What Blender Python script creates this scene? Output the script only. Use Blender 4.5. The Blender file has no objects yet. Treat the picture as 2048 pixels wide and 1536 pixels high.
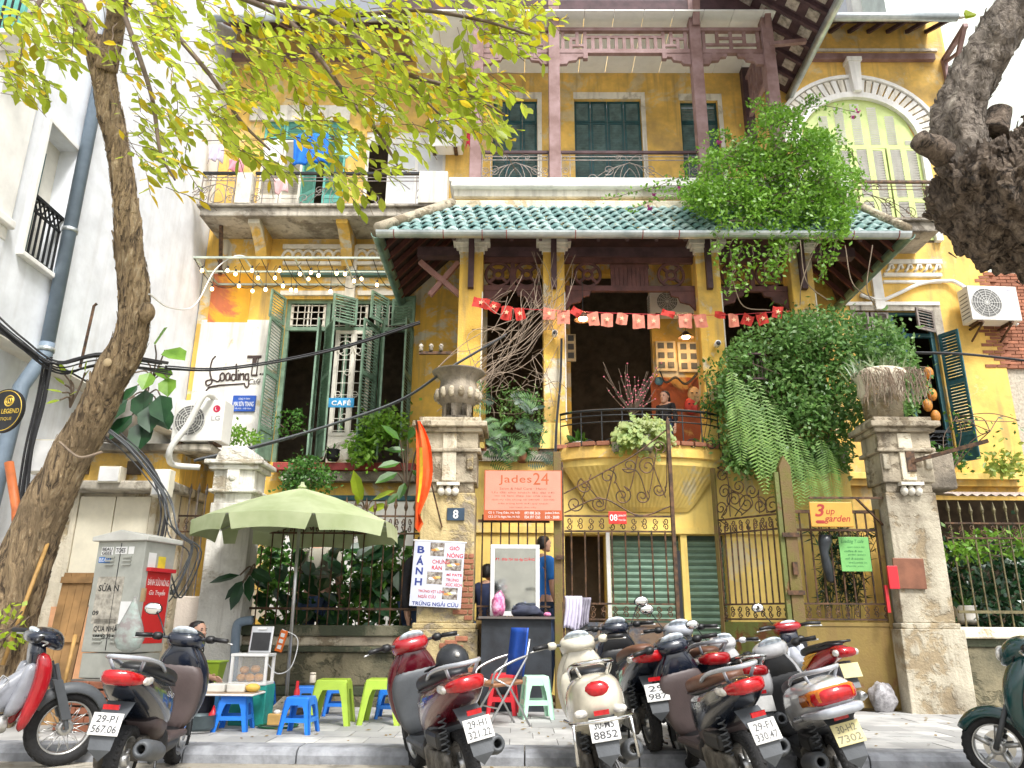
import bpy, math, random
from mathutils import Vector, Matrix, Euler, noise
R = math.radians
rnd = random.Random(11)
sc = bpy.context.scene
col = sc.collection
# ---------------------------------------------------------------- camera, sky, sun, exposure
F, PIT, ROLL, YAW, CZ = 1540., R(17.31), R(.45), R(.6), 1.08
def cam_basis():
    fwd = Vector((-math.sin(YAW) * math.cos(PIT), math.cos(YAW) * math.cos(PIT), math.sin(PIT)))
    r0 = Vector((math.cos(YAW), math.sin(YAW), 0)); u0 = r0.cross(fwd)
    c, s = math.cos(ROLL), math.sin(ROLL)
    return c * r0 + s * u0, c * u0 - s * r0, fwd
CR, CU, CF = cam_basis()
cd = bpy.data.cameras.new('camera'); cam = bpy.data.objects.new('camera', cd); col.objects.link(cam)
cam.matrix_world = Matrix(((CR.x, CU.x, -CF.x, 0), (CR.y, CU.y, -CF.y, 0), (CR.z, CU.z, -CF.z, CZ), (0, 0, 0, 1)))
cd.sensor_width = 36; cd.lens = F / 2048 * 36; cd.clip_start = .05; cd.clip_end = 500
sc.camera = cam
SUN_EL, SUN_AZ = R(54), R(152)          # azimuth of the sun, clockwise from +Y (behind the camera)
w = bpy.data.worlds.new('World'); sc.world = w; w.use_nodes = True
nt = w.node_tree; nt.nodes.clear()
sky = nt.nodes.new('ShaderNodeTexSky'); sky.sky_type = 'NISHITA'; sky.sun_disc = False
sky.sun_elevation = SUN_EL; sky.sun_rotation = SUN_AZ; sky.dust_density = 4; sky.air_density = 1.2; sky.ozone_density = .6
hs = nt.nodes.new('ShaderNodeHueSaturation'); hs.inputs['Saturation'].default_value = .22
bg = nt.nodes.new('ShaderNodeBackground'); bg.inputs['Strength'].default_value = .095
wo = nt.nodes.new('ShaderNodeOutputWorld')
nt.links.new(sky.outputs[0], hs.inputs['Color']); nt.links.new(hs.outputs[0], bg.inputs['Color']); nt.links.new(bg.outputs[0], wo.inputs[0])
sl = bpy.data.lights.new('sun', 'SUN'); sl.energy = 1.5; sl.angle = R(12); sl.color = (1, .975, .945)
so = bpy.data.objects.new('sun', sl); col.objects.link(so)
sd = Vector((math.sin(SUN_AZ) * math.cos(SUN_EL), math.cos(SUN_AZ) * math.cos(SUN_EL), math.sin(SUN_EL)))
so.rotation_euler = sd.to_track_quat('Z', 'Y').to_euler(); so.location = (0, 0, 30)
vs = sc.view_settings; vs.view_transform = 'Standard'; vs.look = 'None'; vs.gamma = 1; vs.use_curve_mapping = False
vs.exposure = 1.42
sc.cycles.max_bounces = 6; sc.cycles.diffuse_bounces = 3; sc.cycles.glossy_bounces = 2; sc.cycles.transparent_max_bounces = 8
# ---------------------------------------------------------------- measuring: where a point seen in the photograph stands at a known depth
def ray(px, py): return CF + CR * ((px - 1024) / F) - CU * ((py - 768) / F)
def at(px, py, Y):
    d = ray(px, py); t = Y / d.y; return Vector((d.x * t, Y, CZ + d.z * t))
def atz(px, py, z=0.):
    d = ray(px, py); t = (z - CZ) / d.z; return Vector((d.x * t, d.y * t, z))
def atx(px, py, x):
    d = ray(px, py); t = x / d.x; return Vector((x, d.y * t, CZ + d.z * t))
def X(px, py, Y): return at(px, py, Y).x
def Z(px, py, Y): return at(px, py, Y).z
# ---------------------------------------------------------------- materials
def nodes(name):
    m = bpy.data.materials.new(name); m.use_nodes = True
    n = m.node_tree.nodes; l = m.node_tree.links
    return m, n, l, n['Principled BSDF']
def noise_n(n, l, vec, scale, detail=4, rough=.6, dist=0):
    t = n.new('ShaderNodeTexNoise'); t.inputs['Scale'].default_value = scale; t.inputs['Detail'].default_value = detail
    t.inputs['Roughness'].default_value = rough; t.inputs['Distortion'].default_value = dist
    l.new(vec, t.inputs['Vector']); return t.outputs['Fac']
def ramp_n(n, l, fac, lo, hi):
    r = n.new('ShaderNodeMapRange'); r.inputs['From Min'].default_value = lo; r.inputs['From Max'].default_value = hi
    l.new(fac, r.inputs['Value']); return r.outputs[0]
def mix_n(n, l, fac, a, b, mode='MIX'):
    m = n.new('ShaderNodeMix'); m.data_type = 'RGBA'; m.blend_type = mode
    for s, v in ((m.inputs[0], fac), (m.inputs[6], a), (m.inputs[7], b)):
        if isinstance(v, (tuple, list)): s.default_value = tuple(v) + (1,) if len(v) == 3 else v
        elif isinstance(v, (int, float)): s.default_value = v
        else: l.new(v, s)
    return m.outputs[2]
def bump_n(n, l, b, h, strength, dist=.01):
    u = n.new('ShaderNodeBump'); u.inputs['Strength'].default_value = strength; u.inputs['Distance'].default_value = dist
    l.new(h, u.inputs['Height']); l.new(u.outputs[0], b.inputs['Normal'])
def coords(n, l, scale=(1, 1, 1), obj=False):
    if obj: v = n.new('ShaderNodeTexCoord').outputs['Object']
    else: v = n.new('ShaderNodeNewGeometry').outputs['Position']
    if scale == (1, 1, 1): return v
    mp = n.new('ShaderNodeMapping'); mp.inputs['Scale'].default_value = scale; l.new(v, mp.inputs['Vector']); return mp.outputs[0]
def sc3(c, k): return tuple(min(1, x * k) for x in c)
def M(name, c, rough=.6, metal=0, var=.18, scale=5, bump=.15, bscale=60, c2=None, spec=.5, coat=0, obj=False, lo=.35, hi=.65, each=0):
    m, n, l, b = nodes(name); v = coords(n, l, obj=obj)
    f = ramp_n(n, l, noise_n(n, l, v, scale, 3), lo, hi)
    cc = mix_n(n, l, f, sc3(c, 1 - var), c2 or sc3(c, 1 + var))
    if each: cc = mix_n(n, l, ramp_n(n, l, n.new('ShaderNodeObjectInfo').outputs['Random'], 0, 1 / each), sc3(c, .62), cc)
    l.new(cc, b.inputs['Base Color'])
    b.inputs['Roughness'].default_value = rough; b.inputs['Metallic'].default_value = metal
    b.inputs['Specular IOR Level'].default_value = spec; b.inputs['Coat Weight'].default_value = coat; b.inputs['Coat Roughness'].default_value = .05
    if bump: bump_n(n, l, b, noise_n(n, l, v, bscale, 2), bump)
    return m
def weathered(name, c, c2, peel=.62, grime=(.12, .09, .06), g=.5, stain=.6, rough=.85, bump=.5, pscale=1.3, var=.12, brick=None):
    """painted plaster: uneven paint c, patches worn to c2, vertical dirt streaks and blotches"""
    m, n, l, b = nodes(name); v = coords(n, l)
    f1 = noise_n(n, l, v, 2.2, 3, .65)
    cc = mix_n(n, l, ramp_n(n, l, f1, .3, .7), sc3(c, 1 - var), sc3(c, 1 + var))
    p = ramp_n(n, l, noise_n(n, l, v, pscale, 6, .68, .4), peel, peel + .07)
    c2m = mix_n(n, l, f1, sc3(c2, .75), sc3(c2, 1.15))
    cc = mix_n(n, l, p, cc, c2m)
    if brick:
        p2 = ramp_n(n, l, noise_n(n, l, v, pscale * .8, 9, .7, .3), brick, brick + .02)
        cc = mix_n(n, l, p2, cc, (.42, .17, .1))
    st = ramp_n(n, l, noise_n(n, l, coords(n, l, (3.5, 3.5, .28)), 1.6, 3, .6), .5, .78)
    bl = ramp_n(n, l, noise_n(n, l, v, .9, 5, .7), stain - .08, stain + .2)
    mm = n.new('ShaderNodeMath'); mm.operation = 'MAXIMUM'; l.new(st, mm.inputs[0]); l.new(bl, mm.inputs[1])
    m2 = n.new('ShaderNodeMath'); m2.operation = 'MULTIPLY'; l.new(mm.outputs[0], m2.inputs[0]); m2.inputs[1].default_value = g
    cc = mix_n(n, l, m2.outputs[0], cc, grime)
    l.new(cc, b.inputs['Base Color']); b.inputs['Roughness'].default_value = rough
    h = n.new('ShaderNodeMath'); h.operation = 'SUBTRACT'; l.new(noise_n(n, l, v, 30, 2, .65), h.inputs[0]); l.new(p, h.inputs[1])
    bump_n(n, l, b, h.outputs[0], bump, .012)
    return m
def leafmat(name, c, c2, sub=.35, rough=.45, scale=3, c3=None):
    m, n, l, b = nodes(name); v = coords(n, l)
    f = ramp_n(n, l, noise_n(n, l, v, scale, 3), .35, .65)
    oi = n.new('ShaderNodeObjectInfo').outputs['Random']
    g = n.new('ShaderNodeNewGeometry').outputs['Random Per Island']
    cc = mix_n(n, l, g, c, c2)
    cc = mix_n(n, l, f, cc, sc3(c, .7))
    if c3: cc = mix_n(n, l, ramp_n(n, l, g, .8, .86), cc, c3)
    l.new(cc, b.inputs['Base Color']); b.inputs['Roughness'].default_value = rough
    t = n.new('ShaderNodeBsdfTranslucent'); l.new(cc, t.inputs['Color'])
    ms = n.new('ShaderNodeMixShader'); ms.inputs[0].default_value = sub
    l.new(b.outputs[0], ms.inputs[1]); l.new(t.outputs[0], ms.inputs[2]); l.new(ms.outputs[0], n['Material Output'].inputs[0])
    return m
def emit(name, c, s):
    m, n, l, b = nodes(name); b.inputs['Base Color'].default_value = (*c, 1)
    b.inputs['Emission Color'].default_value = (*c, 1); b.inputs['Emission Strength'].default_value = s; return m
def glass(name, c, rough=.08, a=.35):
    m, n, l, b = nodes(name); b.inputs['Base Color'].default_value = (*c, 1); b.inputs['Roughness'].default_value = rough
    b.inputs['Alpha'].default_value = a; return m
# ---------------------------------------------------------------- mesh building
class MB:
    def __init__(s): s.v = []; s.f = []
    def add(s, vs, fs):
        o = len(s.v); s.v += [tuple(p) for p in vs]; s.f += [tuple(i + o for i in f) for f in fs]; return s
    def box(s, x0, x1, y0, y1, z0, z1):
        x0, x1 = min(x0, x1), max(x0, x1); y0, y1 = min(y0, y1), max(y0, y1); z0, z1 = min(z0, z1), max(z0, z1)
        return s.add([(x, y, z) for z in (z0, z1) for y in (y0, y1) for x in (x0, x1)],
                     [(0, 2, 3, 1), (4, 5, 7, 6), (0, 1, 5, 4), (2, 6, 7, 3), (0, 4, 6, 2), (1, 3, 7, 5)])
    def ob(s, c, size, rot=(0, 0, 0)):
        m = Matrix.Translation(c) @ (rot if isinstance(rot, Matrix) else Euler(rot).to_matrix().to_4x4())
        t = MB().box(-size[0] / 2, size[0] / 2, -size[1] / 2, size[1] / 2, -size[2] / 2, size[2] / 2)
        return s.add([m @ Vector(p) for p in t.v], t.f)
    def bar(s, a, b, w, h=None, up=(0, 0, 1)):
        a, b = Vector(a), Vector(b); d = b - a; L = d.length; d.normalize(); up = Vector(up)
        if abs(d.dot(up)) > .95: up = Vector((0, 1, 0))
        x = up.cross(d).normalized(); z = d.cross(x)
        m = Matrix(((d.x, x.x, z.x), (d.y, x.y, z.y), (d.z, x.z, z.z))).to_4x4()
        return s.ob((a + b) / 2, (L, w, h or w), m)
    def tube(s, pts, r, n=6, caps=True, closed=False):
        pts = [Vector(p) for p in pts]; k = len(pts)
        if k < 2: return s
        rs = list(r) if isinstance(r, (list, tuple)) else [r] * k
        rings = []; u = None
        for i, p in enumerate(pts):
            if closed: d = pts[(i + 1) % k] - pts[i - 1]
            else: d = pts[min(i + 1, k - 1)] - pts[max(i - 1, 0)]
            if d.length < 1e-9: d = Vector((0, 0, 1))
            d.normalize()
            if u is None: u = d.orthogonal().normalized()
            else:
                u = u - d * u.dot(d)
                u = u.normalized() if u.length > 1e-6 else d.orthogonal().normalized()
            w_ = d.cross(u)
            rings.append([p + rs[i] * (math.cos(2 * math.pi * j / n) * u + math.sin(2 * math.pi * j / n) * w_) for j in range(n)])
        return s.loft(rings, caps and not closed, closed)
    def loft(s, rings, caps=True, closed=False):
        n = len(rings[0]); k = len(rings); vs = [p for r_ in rings for p in r_]; fs = []
        for i in range(k if closed else k - 1):
            a, b = i * n, ((i + 1) % k) * n
            for j in range(n): fs.append((a + j, a + (j + 1) % n, b + (j + 1) % n, b + j))
        if caps: fs.append(tuple(range(n - 1, -1, -1))); fs.append(tuple((k - 1) * n + j for j in range(n)))
        return s.add(vs, fs)
    def lathe(s, prof, c=(0, 0, 0), n=16, m=None, ring=False):
        rings = []
        for r_, z in prof:
            ring = [Vector((r_ * math.cos(2 * math.pi * j / n), r_ * math.sin(2 * math.pi * j / n), z)) for j in range(n)]
            rings.append([(m @ p if m else p) + Vector(c) for p in ring])
        return s.loft(rings, not ring, ring)
    def prism(s, poly, y0, y1):
        """polygon of (x, z) pulled from y0 to y1"""
        n = len(poly)
        return s.add([(x, y0, z) for x, z in poly] + [(x, y1, z) for x, z in poly],
                     [tuple(range(n)), tuple(range(2 * n - 1, n - 1, -1))] + [(i, i + n, (i + 1) % n + n, (i + 1) % n) for i in range(n)])
    def ell(s, c, r, n=12, m=8, rot=None):
        rings = []
        for i in range(1, m):
            t = math.pi * i / m
            rings.append([Vector((r[0] * math.sin(t) * math.cos(2 * math.pi * j / n), r[1] * math.sin(t) * math.sin(2 * math.pi * j / n), -r[2] * math.cos(t))) for j in range(n)])
        rings = [[(rot @ p if rot else p) + Vector(c) for p in q] for q in rings]
        return s.loft(rings)
    def quad(s, *p): return s.add(p, [tuple(range(len(p)))])
    def xf(s, m): s.v = [tuple(m @ Vector(p)) for p in s.v]; return s
    def mesh(s, name, mat, smooth=False):
        me = bpy.data.meshes.new(name); me.from_pydata(s.v, [], s.f)
        if mat: me.materials.append(mat)
        if smooth: me.polygons.foreach_set('use_smooth', [True] * len(me.polygons))
        return me
    def build(s, name, mat, parent=None, smooth=False, bevel=0, sub=0, **kw):
        return obj(name, s.mesh(name, mat, smooth), parent, bevel, sub, **kw)
LOCAL = set()
def wm(o):
    if o.parent: return wm(o.parent) @ o.matrix_parent_inverse @ o.matrix_basis
    return o.matrix_basis
def obj(name, me, parent=None, bevel=0, sub=0, label=None, cat=None, group=None, kind=None, loc=None, rot=None):
    o = bpy.data.objects.new(name, me); col.objects.link(o)
    if loc is not None: o.location = loc
    if rot is not None: o.rotation_euler = rot
    if parent:
        o.parent = parent
        if parent.name not in LOCAL and not (parent.parent and parent.parent.name in LOCAL): o.matrix_parent_inverse = wm(parent).inverted()
    if bevel:
        b = o.modifiers.new('bevel', 'BEVEL'); b.width = bevel; b.segments = 2; b.limit_method = 'ANGLE'; b.angle_limit = R(40)
    if sub:
        b = o.modifiers.new('sub', 'SUBSURF'); b.levels = sub; b.render_levels = sub
    return tag(o, label, cat, group, kind)
def tag(o, label=None, cat=None, group=None, kind=None):
    for k, v in (('label', label), ('category', cat), ('group', group), ('kind', kind)):
        if v: o[k] = v
    return o
def thing(name, label=None, cat=None, loc=(0, 0, 0), rot=None, group=None, local=False, kind=None):
    o = bpy.data.objects.new(name, None); col.objects.link(o); o.location = loc; o.empty_display_size = .1
    if rot is not None: o.rotation_euler = rot
    if local: LOCAL.add(o.name)
    return tag(o, label, cat, group, kind)
def copy(o, parent=None, loc=None, rot=None):
    c = o.copy(); col.objects.link(c)
    if parent: c.parent = parent; c.matrix_parent_inverse = wm(parent).inverted() if parent.name not in LOCAL else Matrix()
    if loc is not None: c.location = loc
    if rot is not None: c.rotation_euler = rot
    return c
def kids(o): return [c for c in bpy.data.objects if c.parent == o]
def copytree(o, loc, rot, label):
    c = o.copy(); col.objects.link(c); c.location = loc; c.rotation_euler = rot; c['label'] = label
    if o.name in LOCAL: LOCAL.add(c.name)
    for k in kids(o):
        k2 = k.copy(); col.objects.link(k2); k2.parent = c
        for g in kids(k): g2 = g.copy(); col.objects.link(g2); g2.parent = k2
    return c
TEXTS = []
def text(s, mat, parent, c, w, h, rot=(math.pi / 2, 0, 0), name='lettering', shear=0, bold=0., ext=.002, sp=1.):
    """flat lettering centred on c, fitted to w x h metres"""
    cu = bpy.data.curves.new(name, 'FONT'); cu.body = s; cu.align_x = 'CENTER'; cu.align_y = 'CENTER'
    cu.extrude = ext; cu.shear = shear; cu.offset = bold; cu.space_character = sp; cu.resolution_u = 3
    cu.materials.append(mat)
    o = bpy.data.objects.new(name, cu); col.objects.link(o)
    TEXTS.append((o, cu, parent, Vector(c), w, h, rot)); return o
def fit_texts():
    bpy.context.view_layer.update(); dg = bpy.context.evaluated_depsgraph_get()
    for o, cu, parent, c, w, h, rot in TEXTS:
        me = bpy.data.meshes.new_from_object(o.evaluated_get(dg)); nm = cu.name.split('.')[0]
        xs = [v.co.x for v in me.vertices] or [0, 1]; ys = [v.co.y for v in me.vertices] or [0, 1]
        x0, x1, y0, y1 = min(xs), max(xs), min(ys), max(ys)
        sx = w / max(x1 - x0, 1e-4); sy = h / max(y1 - y0, 1e-4) if h else sx
        rm = rot if isinstance(rot, Matrix) else Euler(rot).to_matrix().to_4x4()
        me.transform(Matrix.Translation(c) @ rm @ Matrix.Diagonal((sx, sy, min(sx, sy), 1)) @ Matrix.Translation((-(x0 + x1) / 2, -(y0 + y1) / 2, 0)))
        bpy.data.objects.remove(o); obj(nm, me, parent)
def curve_pts(ctrl, k=8):
    """Catmull-Rom through the control points"""
    P = [Vector(p) for p in ctrl]; P = [P[0] * 2 - P[1]] + P + [P[-1] * 2 - P[-2]]; out = []
    for i in range(1, len(P) - 2):
        a, b, c, d = P[i - 1:i + 3]
        for j in range(k):
            t = j / k
            out.append(.5 * ((2 * b) + (c - a) * t + (2 * a - 5 * b + 4 * c - d) * t * t + (3 * b - a - 3 * c + d) * t ** 3))
    out.append(P[-2]); return out
def spiral(cx, cz, r0, r1, a0, turns, Y, n=16):
    return [(cx + (r0 + (r1 - r0) * i / n) * math.cos(a0 + turns * 2 * math.pi * i / n), Y, cz + (r0 + (r1 - r0) * i / n) * math.sin(a0 + turns * 2 * math.pi * i / n)) for i in range(n + 1)]
def scroll_c(mb, cx, cz, w, h, Y, r=.006, n=5, flip=1):
    """a C/S scroll: two spirals joined"""
    R_ = h * .27
    a = spiral(cx, cz + h * .22, R_ * .25, R_, math.pi * (1.5 if flip > 0 else -.5), -1.25 * flip, Y, 12)
    b = spiral(cx, cz - h * .22, R_ * .25, R_, math.pi * (.5 if flip > 0 else 1.5), 1.25 * flip, Y, 12)
    mb.tube([((p[0] - cx) * w / h + cx, p[1], p[2]) for p in a], r, n); mb.tube([((p[0] - cx) * w / h + cx, p[1], p[2]) for p in b], r, n)
def cable(a, b, sag, r, k=14, n=5, wob=0., mb=None):
    a, b = Vector(a), Vector(b); pts = []
    for i in range(k + 1):
        t = i / k; p = a.lerp(b, t); p.z -= sag * 4 * t * (1 - t)
        if 0 < i < k and wob: p += Vector((rnd.uniform(-wob, wob), rnd.uniform(-wob, wob), rnd.uniform(-wob, wob)))
        pts.append(p)
    return (mb or MB()).tube(pts, r, n)
def wallmesh(x0, x1, z0, z1, Y, holes, depth, div=None):
    """front face with rectangular openings and their reveals"""
    mb = MB(); xs = sorted({x0, x1, *[h[0] for h in holes], *[h[1] for h in holes]}); zs = sorted({z0, z1, *[h[2] for h in holes], *[h[3] for h in holes]})
    for a, b in zip(xs, xs[1:]):
        for c, d in zip(zs, zs[1:]):
            mx, mz = (a + b) / 2, (c + d) / 2
            if any(h[0] < mx < h[1] and h[2] < mz < h[3] for h in holes): continue
            mb.quad((a, Y, c), (b, Y, c), (b, Y, d), (a, Y, d))
    for h in holes:
        a, b, c, d = h
        mb.quad((a, Y, c), (a, Y + depth, c), (b, Y + depth, c), (b, Y, c)); mb.quad((a, Y, d), (b, Y, d), (b, Y + depth, d), (a, Y + depth, d))
        mb.quad((a, Y, c), (a, Y, d), (a, Y + depth, d), (a, Y + depth, c)); mb.quad((b, Y, c), (b, Y + depth, c), (b, Y + depth, d), (b, Y, d))
    return mb
# ---------------------------------------------------------------- shared materials
YF, YG, YC, YU, YB, YW = 11.2, 11.9, 12.7, 13.3, 13.9, 14.9
m_yel = weathered('yellow_paint', (.81, .52, .125), (.76, .60, .32), peel=.555, g=.68, stain=.55, bump=.3, grime=(.27, .19, .11), var=.2)
m_yel_old = weathered('old_yellow_paint', (.80, .50, .095), (.72, .66, .52), peel=.53, g=.7, stain=.54, bump=.5, grime=(.20, .16, .11))
m_yel_pale = weathered('pale_yellow_paint', (.82, .60, .17), (.74, .62, .36), peel=.58, g=.5, stain=.66, bump=.3, grime=(.3, .2, .08))
m_cream = weathered('cream_trim', (.80, .76, .66), (.55, .5, .4), peel=.58, g=.6, stain=.6, bump=.3)
m_white = weathered('white_trim', (.85, .84, .80), (.72, .70, .64), peel=.68, g=.25, stain=.68, bump=.2)
m_loading = weathered('worn_white_paint', (.84, .82, .76), (.62, .50, .24), peel=.58, g=.5, stain=.62, bump=.35)
m_orange = weathered('orange_patch', (.83, .40, .03), (.60, .17, .07), peel=.46, g=.2, stain=.7, pscale=.8, bump=.3)
m_tower = weathered('white_render', (.80, .83, .87), (.76, .76, .75), peel=.66, g=.26, stain=.62, bump=.15, grime=(.42, .4, .37))
m_tower_in = M('window_reveal', (.74, .71, .62), .8, var=.06)
m_stone = weathered('stained_stone', (.52, .45, .33), (.25, .2, .13), peel=.5, g=.85, stain=.54, bump=.9, grime=(.07, .055, .04), pscale=2.2)
m_stone_pale = weathered('pale_stone', (.74, .67, .52), (.55, .44, .27), peel=.54, g=.55, stain=.6, bump=.9, grime=(.12, .09, .06), pscale=2)
m_pillar_white = weathered('whitewashed_brick', (.70, .68, .62), (.45, .39, .29), peel=.55, g=.75, stain=.6, bump=.8)
m_moss = weathered('mossy_wall', (.27, .23, .14), (.10, .09, .05), peel=.5, g=.8, stain=.48, bump=1, grime=(.035, .04, .025), pscale=2.4)
m_slab = weathered('stained_concrete', (.56, .51, .42), (.3, .26, .2), peel=.53, g=.9, stain=.52, bump=.8, grime=(.06, .05, .04))
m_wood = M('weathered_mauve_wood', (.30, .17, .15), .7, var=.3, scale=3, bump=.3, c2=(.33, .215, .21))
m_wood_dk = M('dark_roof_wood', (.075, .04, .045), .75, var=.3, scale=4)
m_teal = M('teal_shutter_paint', (.012, .075, .085), .5, var=.25, bump=.2)
m_tealslat = M('highlight_teal_slat', (.10, .17, .17), .6, var=.3)  # lighter than the frames: slat highlights painted into the colour
m_teal2 = M('blue_green_shutter_paint', (.025, .10, .115), .5, var=.3, bump=.2)
m_green = M('faded_green_shutter_paint', (.17, .27, .19), .6, var=.25, scale=6, bump=.2)
m_lime = M('pale_lime_shutter_paint', (.50, .60, .22), .6, var=.1, bump=.15)
m_mint = M('mint_door_paint', (.16, .50, .42), .55, var=.15)
m_iron = M('rusty_iron', (.075, .052, .038), .6, .4, var=.5, scale=14, c2=(.16, .085, .045))
m_iron_grey = M('grey_iron', (.23, .20, .18), .55, .3, var=.3, scale=10)
m_black_iron = M('black_iron', (.02, .022, .024), .45, .3, var=.3)
m_dark = M('dark_room_and_shade', (.10, .075, .05), .9, var=.3)  # dark colour stands in for the shade of unlit rooms and gaps
m_zinc = M('zinc_gutter', (.46, .52, .53), .35, .7, var=.2, scale=3, c2=(.62, .66, .66))
m_gut_green = M('green_zinc', (.16, .26, .22), .4, .5, var=.3, scale=3)
m_tile = M('green_glazed_tile', (.17, .36, .34), .55, var=.45, scale=7, c2=(.45, .58, .55), bump=.3, each=1.2)
m_soffit = M('white_ceiling_board', (.82, .82, .80), .7, var=.04)
m_brick = M('red_brick', (.40, .16, .09), .9, var=.35, scale=3, bump=.6, bscale=50, each=.8)
m_mortar = M('mortar', (.46, .41, .33), .95, var=.25, scale=20, bump=.6)
# ---------------------------------------------------------------- ground
m_road = weathered('worn_asphalt', (.36, .33, .27), (.24, .22, .18), peel=.55, g=.5, stain=.55, bump=.8, grime=(.08, .07, .06), pscale=3)
m_pave = M('grey_paving_stone', (.48, .48, .47), .7, var=.32, scale=2.2, bump=.3, bscale=25, c2=(.6, .595, .57), each=1.)
m_kerb = M('granite_kerb', (.25, .26, .28), .7, var=.3, scale=6, bump=.35, bscale=40)
m_joint = M('joint_sand', (.16, .15, .13), .95, var=.3)
m_earth = M('yard_earth', (.14, .11, .08), .95, var=.4)
MB().box(-60, 60, -40, 7.62, -.5, -.125).build('road', m_road, kind='structure')
MB().box(-60, 60, 11.3, 90, -.5, -.04).build('ground', m_earth, kind='structure')
sw = MB().box(-60, 60, 7.62, 11.3, -.5, -.012).build('sidewalk', m_joint, kind='structure')
tw, td = .46, .42
tiles = [MB().box(.003, tw - .003, .003, td - .003, -.03, 0).mesh('paving_slab', m_pave) for i in range(1)]
yy = 7.88; row = 0
while yy < 11.1:
    x = -5.6 + (row % 2) * tw * .5
    while x < 6.6:
        o = obj('paving_slab', tiles[0], sw, loc=(x, yy, rnd.uniform(-.002, .002)))
        o.rotation_euler = (rnd.uniform(-.004, .004), rnd.uniform(-.004, .004), 0)
        x += tw
    yy += td; row += 1
# slabs outside the view to the sides carry on as one sheet each side
MB().box(-60, -5.61, 7.88, 11.29, -.4, -.002).build('outer_paving', m_pave, sw)
MB().box(6.62 + tw, 60, 7.88, 11.29, -.4, -.002).build('outer_paving', m_pave, sw)
kb = thing('kerb', kind='structure', loc=(0, 7.6, 0))
x = -8.1
while x < 9:
    L = 1.02
    prof = [(7.53, -.3), (7.53, -.055), (7.55, -.02), (7.6, .004), (7.87, .004), (7.87, -.3)]
    mb = MB(); n = len(prof)
    mb.add([(x + .006, y, z) for y, z in prof] + [(x + L - .006, y, z) for y, z in prof],
           [tuple(range(n)), tuple(range(2 * n - 1, n - 1, -1))] + [(i, i + n, (i + 1) % n + n, (i + 1) % n) for i in range(n)])
    mb.build('kerb_stone', m_kerb, kb, bevel=.006); x += L
# ---------------------------------------------------------------- white townhouse
XL = X(400, 600, YW) - .02
tb = thing('white_townhouse', 'tall white rendered townhouse with grey drainpipe and black window railing', 'building', (XL - 2, 9, 0))
yp = atx(60, 240, XL).y
wz0 = atx(93, 720, XL).z
def side(mb):  # (u, d, z) -> wall plane X = XL, outside towards +X
    return mb.xf(Matrix(((0, -1, 0, XL), (1, 0, 0, 0), (0, 0, 1, 0), (0, 0, 0, 1))))
wa, wb = atx(72, 380, XL), atx(133, 420, XL)
zt = atx(125, 270, XL).z; zb_ = atx(75, 525, XL).z
side(wallmesh(yp, YW + 6, wz0, 19, 0, [(wa.y, wb.y, zb_, zt)], .28)).build('wall', m_tower, tb)
MB().quad((XL - .28, wa.y - .02, zb_), (XL - .28, wb.y + .02, zb_), (XL - .28, wb.y + .02, zt), (XL - .28, wa.y - .02, zt)).build('recess_wall', m_tower_in, tb)
MB().box(XL - .26, XL - .2, wa.y + .02, wa.y + .34, zb_ + .03, zt - .3).build('window_shutter', m_teal, tb)
fr = MB(); t_ = .07
for a in ((wa.y - t_, wb.y + t_, zt, zt + t_), (wa.y - t_, wa.y, zb_ - .02, zt), (wb.y, wb.y + t_, zb_ - .02, zt)): fr.box(XL - .01, XL + .03, *a)
fr.build('window_surround', m_white, tb, bevel=.006)
MB().box(XL - .01, XL + .09, wa.y - .12, wb.y + .12, zb_ - .1, zb_ - .03).build('window_sill', m_white, tb, bevel=.01)
rl = MB(); zr = zb_ + (zt - zb_) * .42
rl.box(XL - .05, XL + .0, wa.y + .01, wb.y - .01, zr, zr + .05); rl.box(XL - .04, XL - .01, wa.y + .01, wb.y - .01, zr - .2, zr - .17); rl.box(XL - .04, XL - .01, wa.y + .01, wb.y - .01, zb_ + .02, zb_ + .05)
k = 6
for i in range(k + 1):
    u = wa.y + .03 + (wb.y - wa.y - .06) * i / k
    rl.box(XL - .04, XL - .015, u - .012, u + .012, zb_ + .03, zr - .17)
    if i < k:
        un = wa.y + .03 + (wb.y - wa.y - .06) * (i + 1) / k
        rl.bar((XL - .025, u, zr - .17), (XL - .025, un, zr), .02); rl.bar((XL - .025, un, zr - .17), (XL - .025, u, zr), .02)
rl.build('window_railing', m_black_iron, tb)
zc0 = atx(20, 445, XL).z
MB().box(XL - 6, XL + .06, yp - .7, yp, zc0, 19).build('pilaster', m_white, tb, bevel=.01)
MB().box(XL - 6, XL + .02, yp - .62, yp, wz0 + .05, zc0 - .3).build('front_wall', m_tower, tb)
MB().box(XL - 6, XL + .1, yp - .78, yp + .05, zc0 - .12, zc0).build('cornice', m_white, tb, bevel=.02)
MB().box(XL - 6, XL + .03, yp - .66, yp + .02, zc0 - .3, zc0 - .12).build('cornice', m_white, tb, bevel=.02)
zc1 = Z(30, 160, yp - .9)
MB().box(XL - 6, XL - .28, yp - .95, yp - .5, zc1 - .05, zc1 + .12).build('cornice', m_white, tb, bevel=.02)
MB().box(XL - 6, XL - .32, yp - .74, yp - .705, Z(30, 140, yp - .7), 18).build('window_surround', m_tower_in, tb)
bx_ = X(28, 60, yp - 1)
MB().box(XL - 6, bx_ + .05, yp - 1.05, yp - .72, Z(30, 62, yp - 1) - .06, Z(30, 62, yp - 1)).build('balcony_slab', m_white, tb)
rl = MB()
for i in range(14): rl.box(bx_ - .02 - i * .1, bx_ - i * .1, yp - 1, yp - .98, Z(30, 60, yp - 1), Z(30, 60, yp - 1) + .8)
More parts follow.
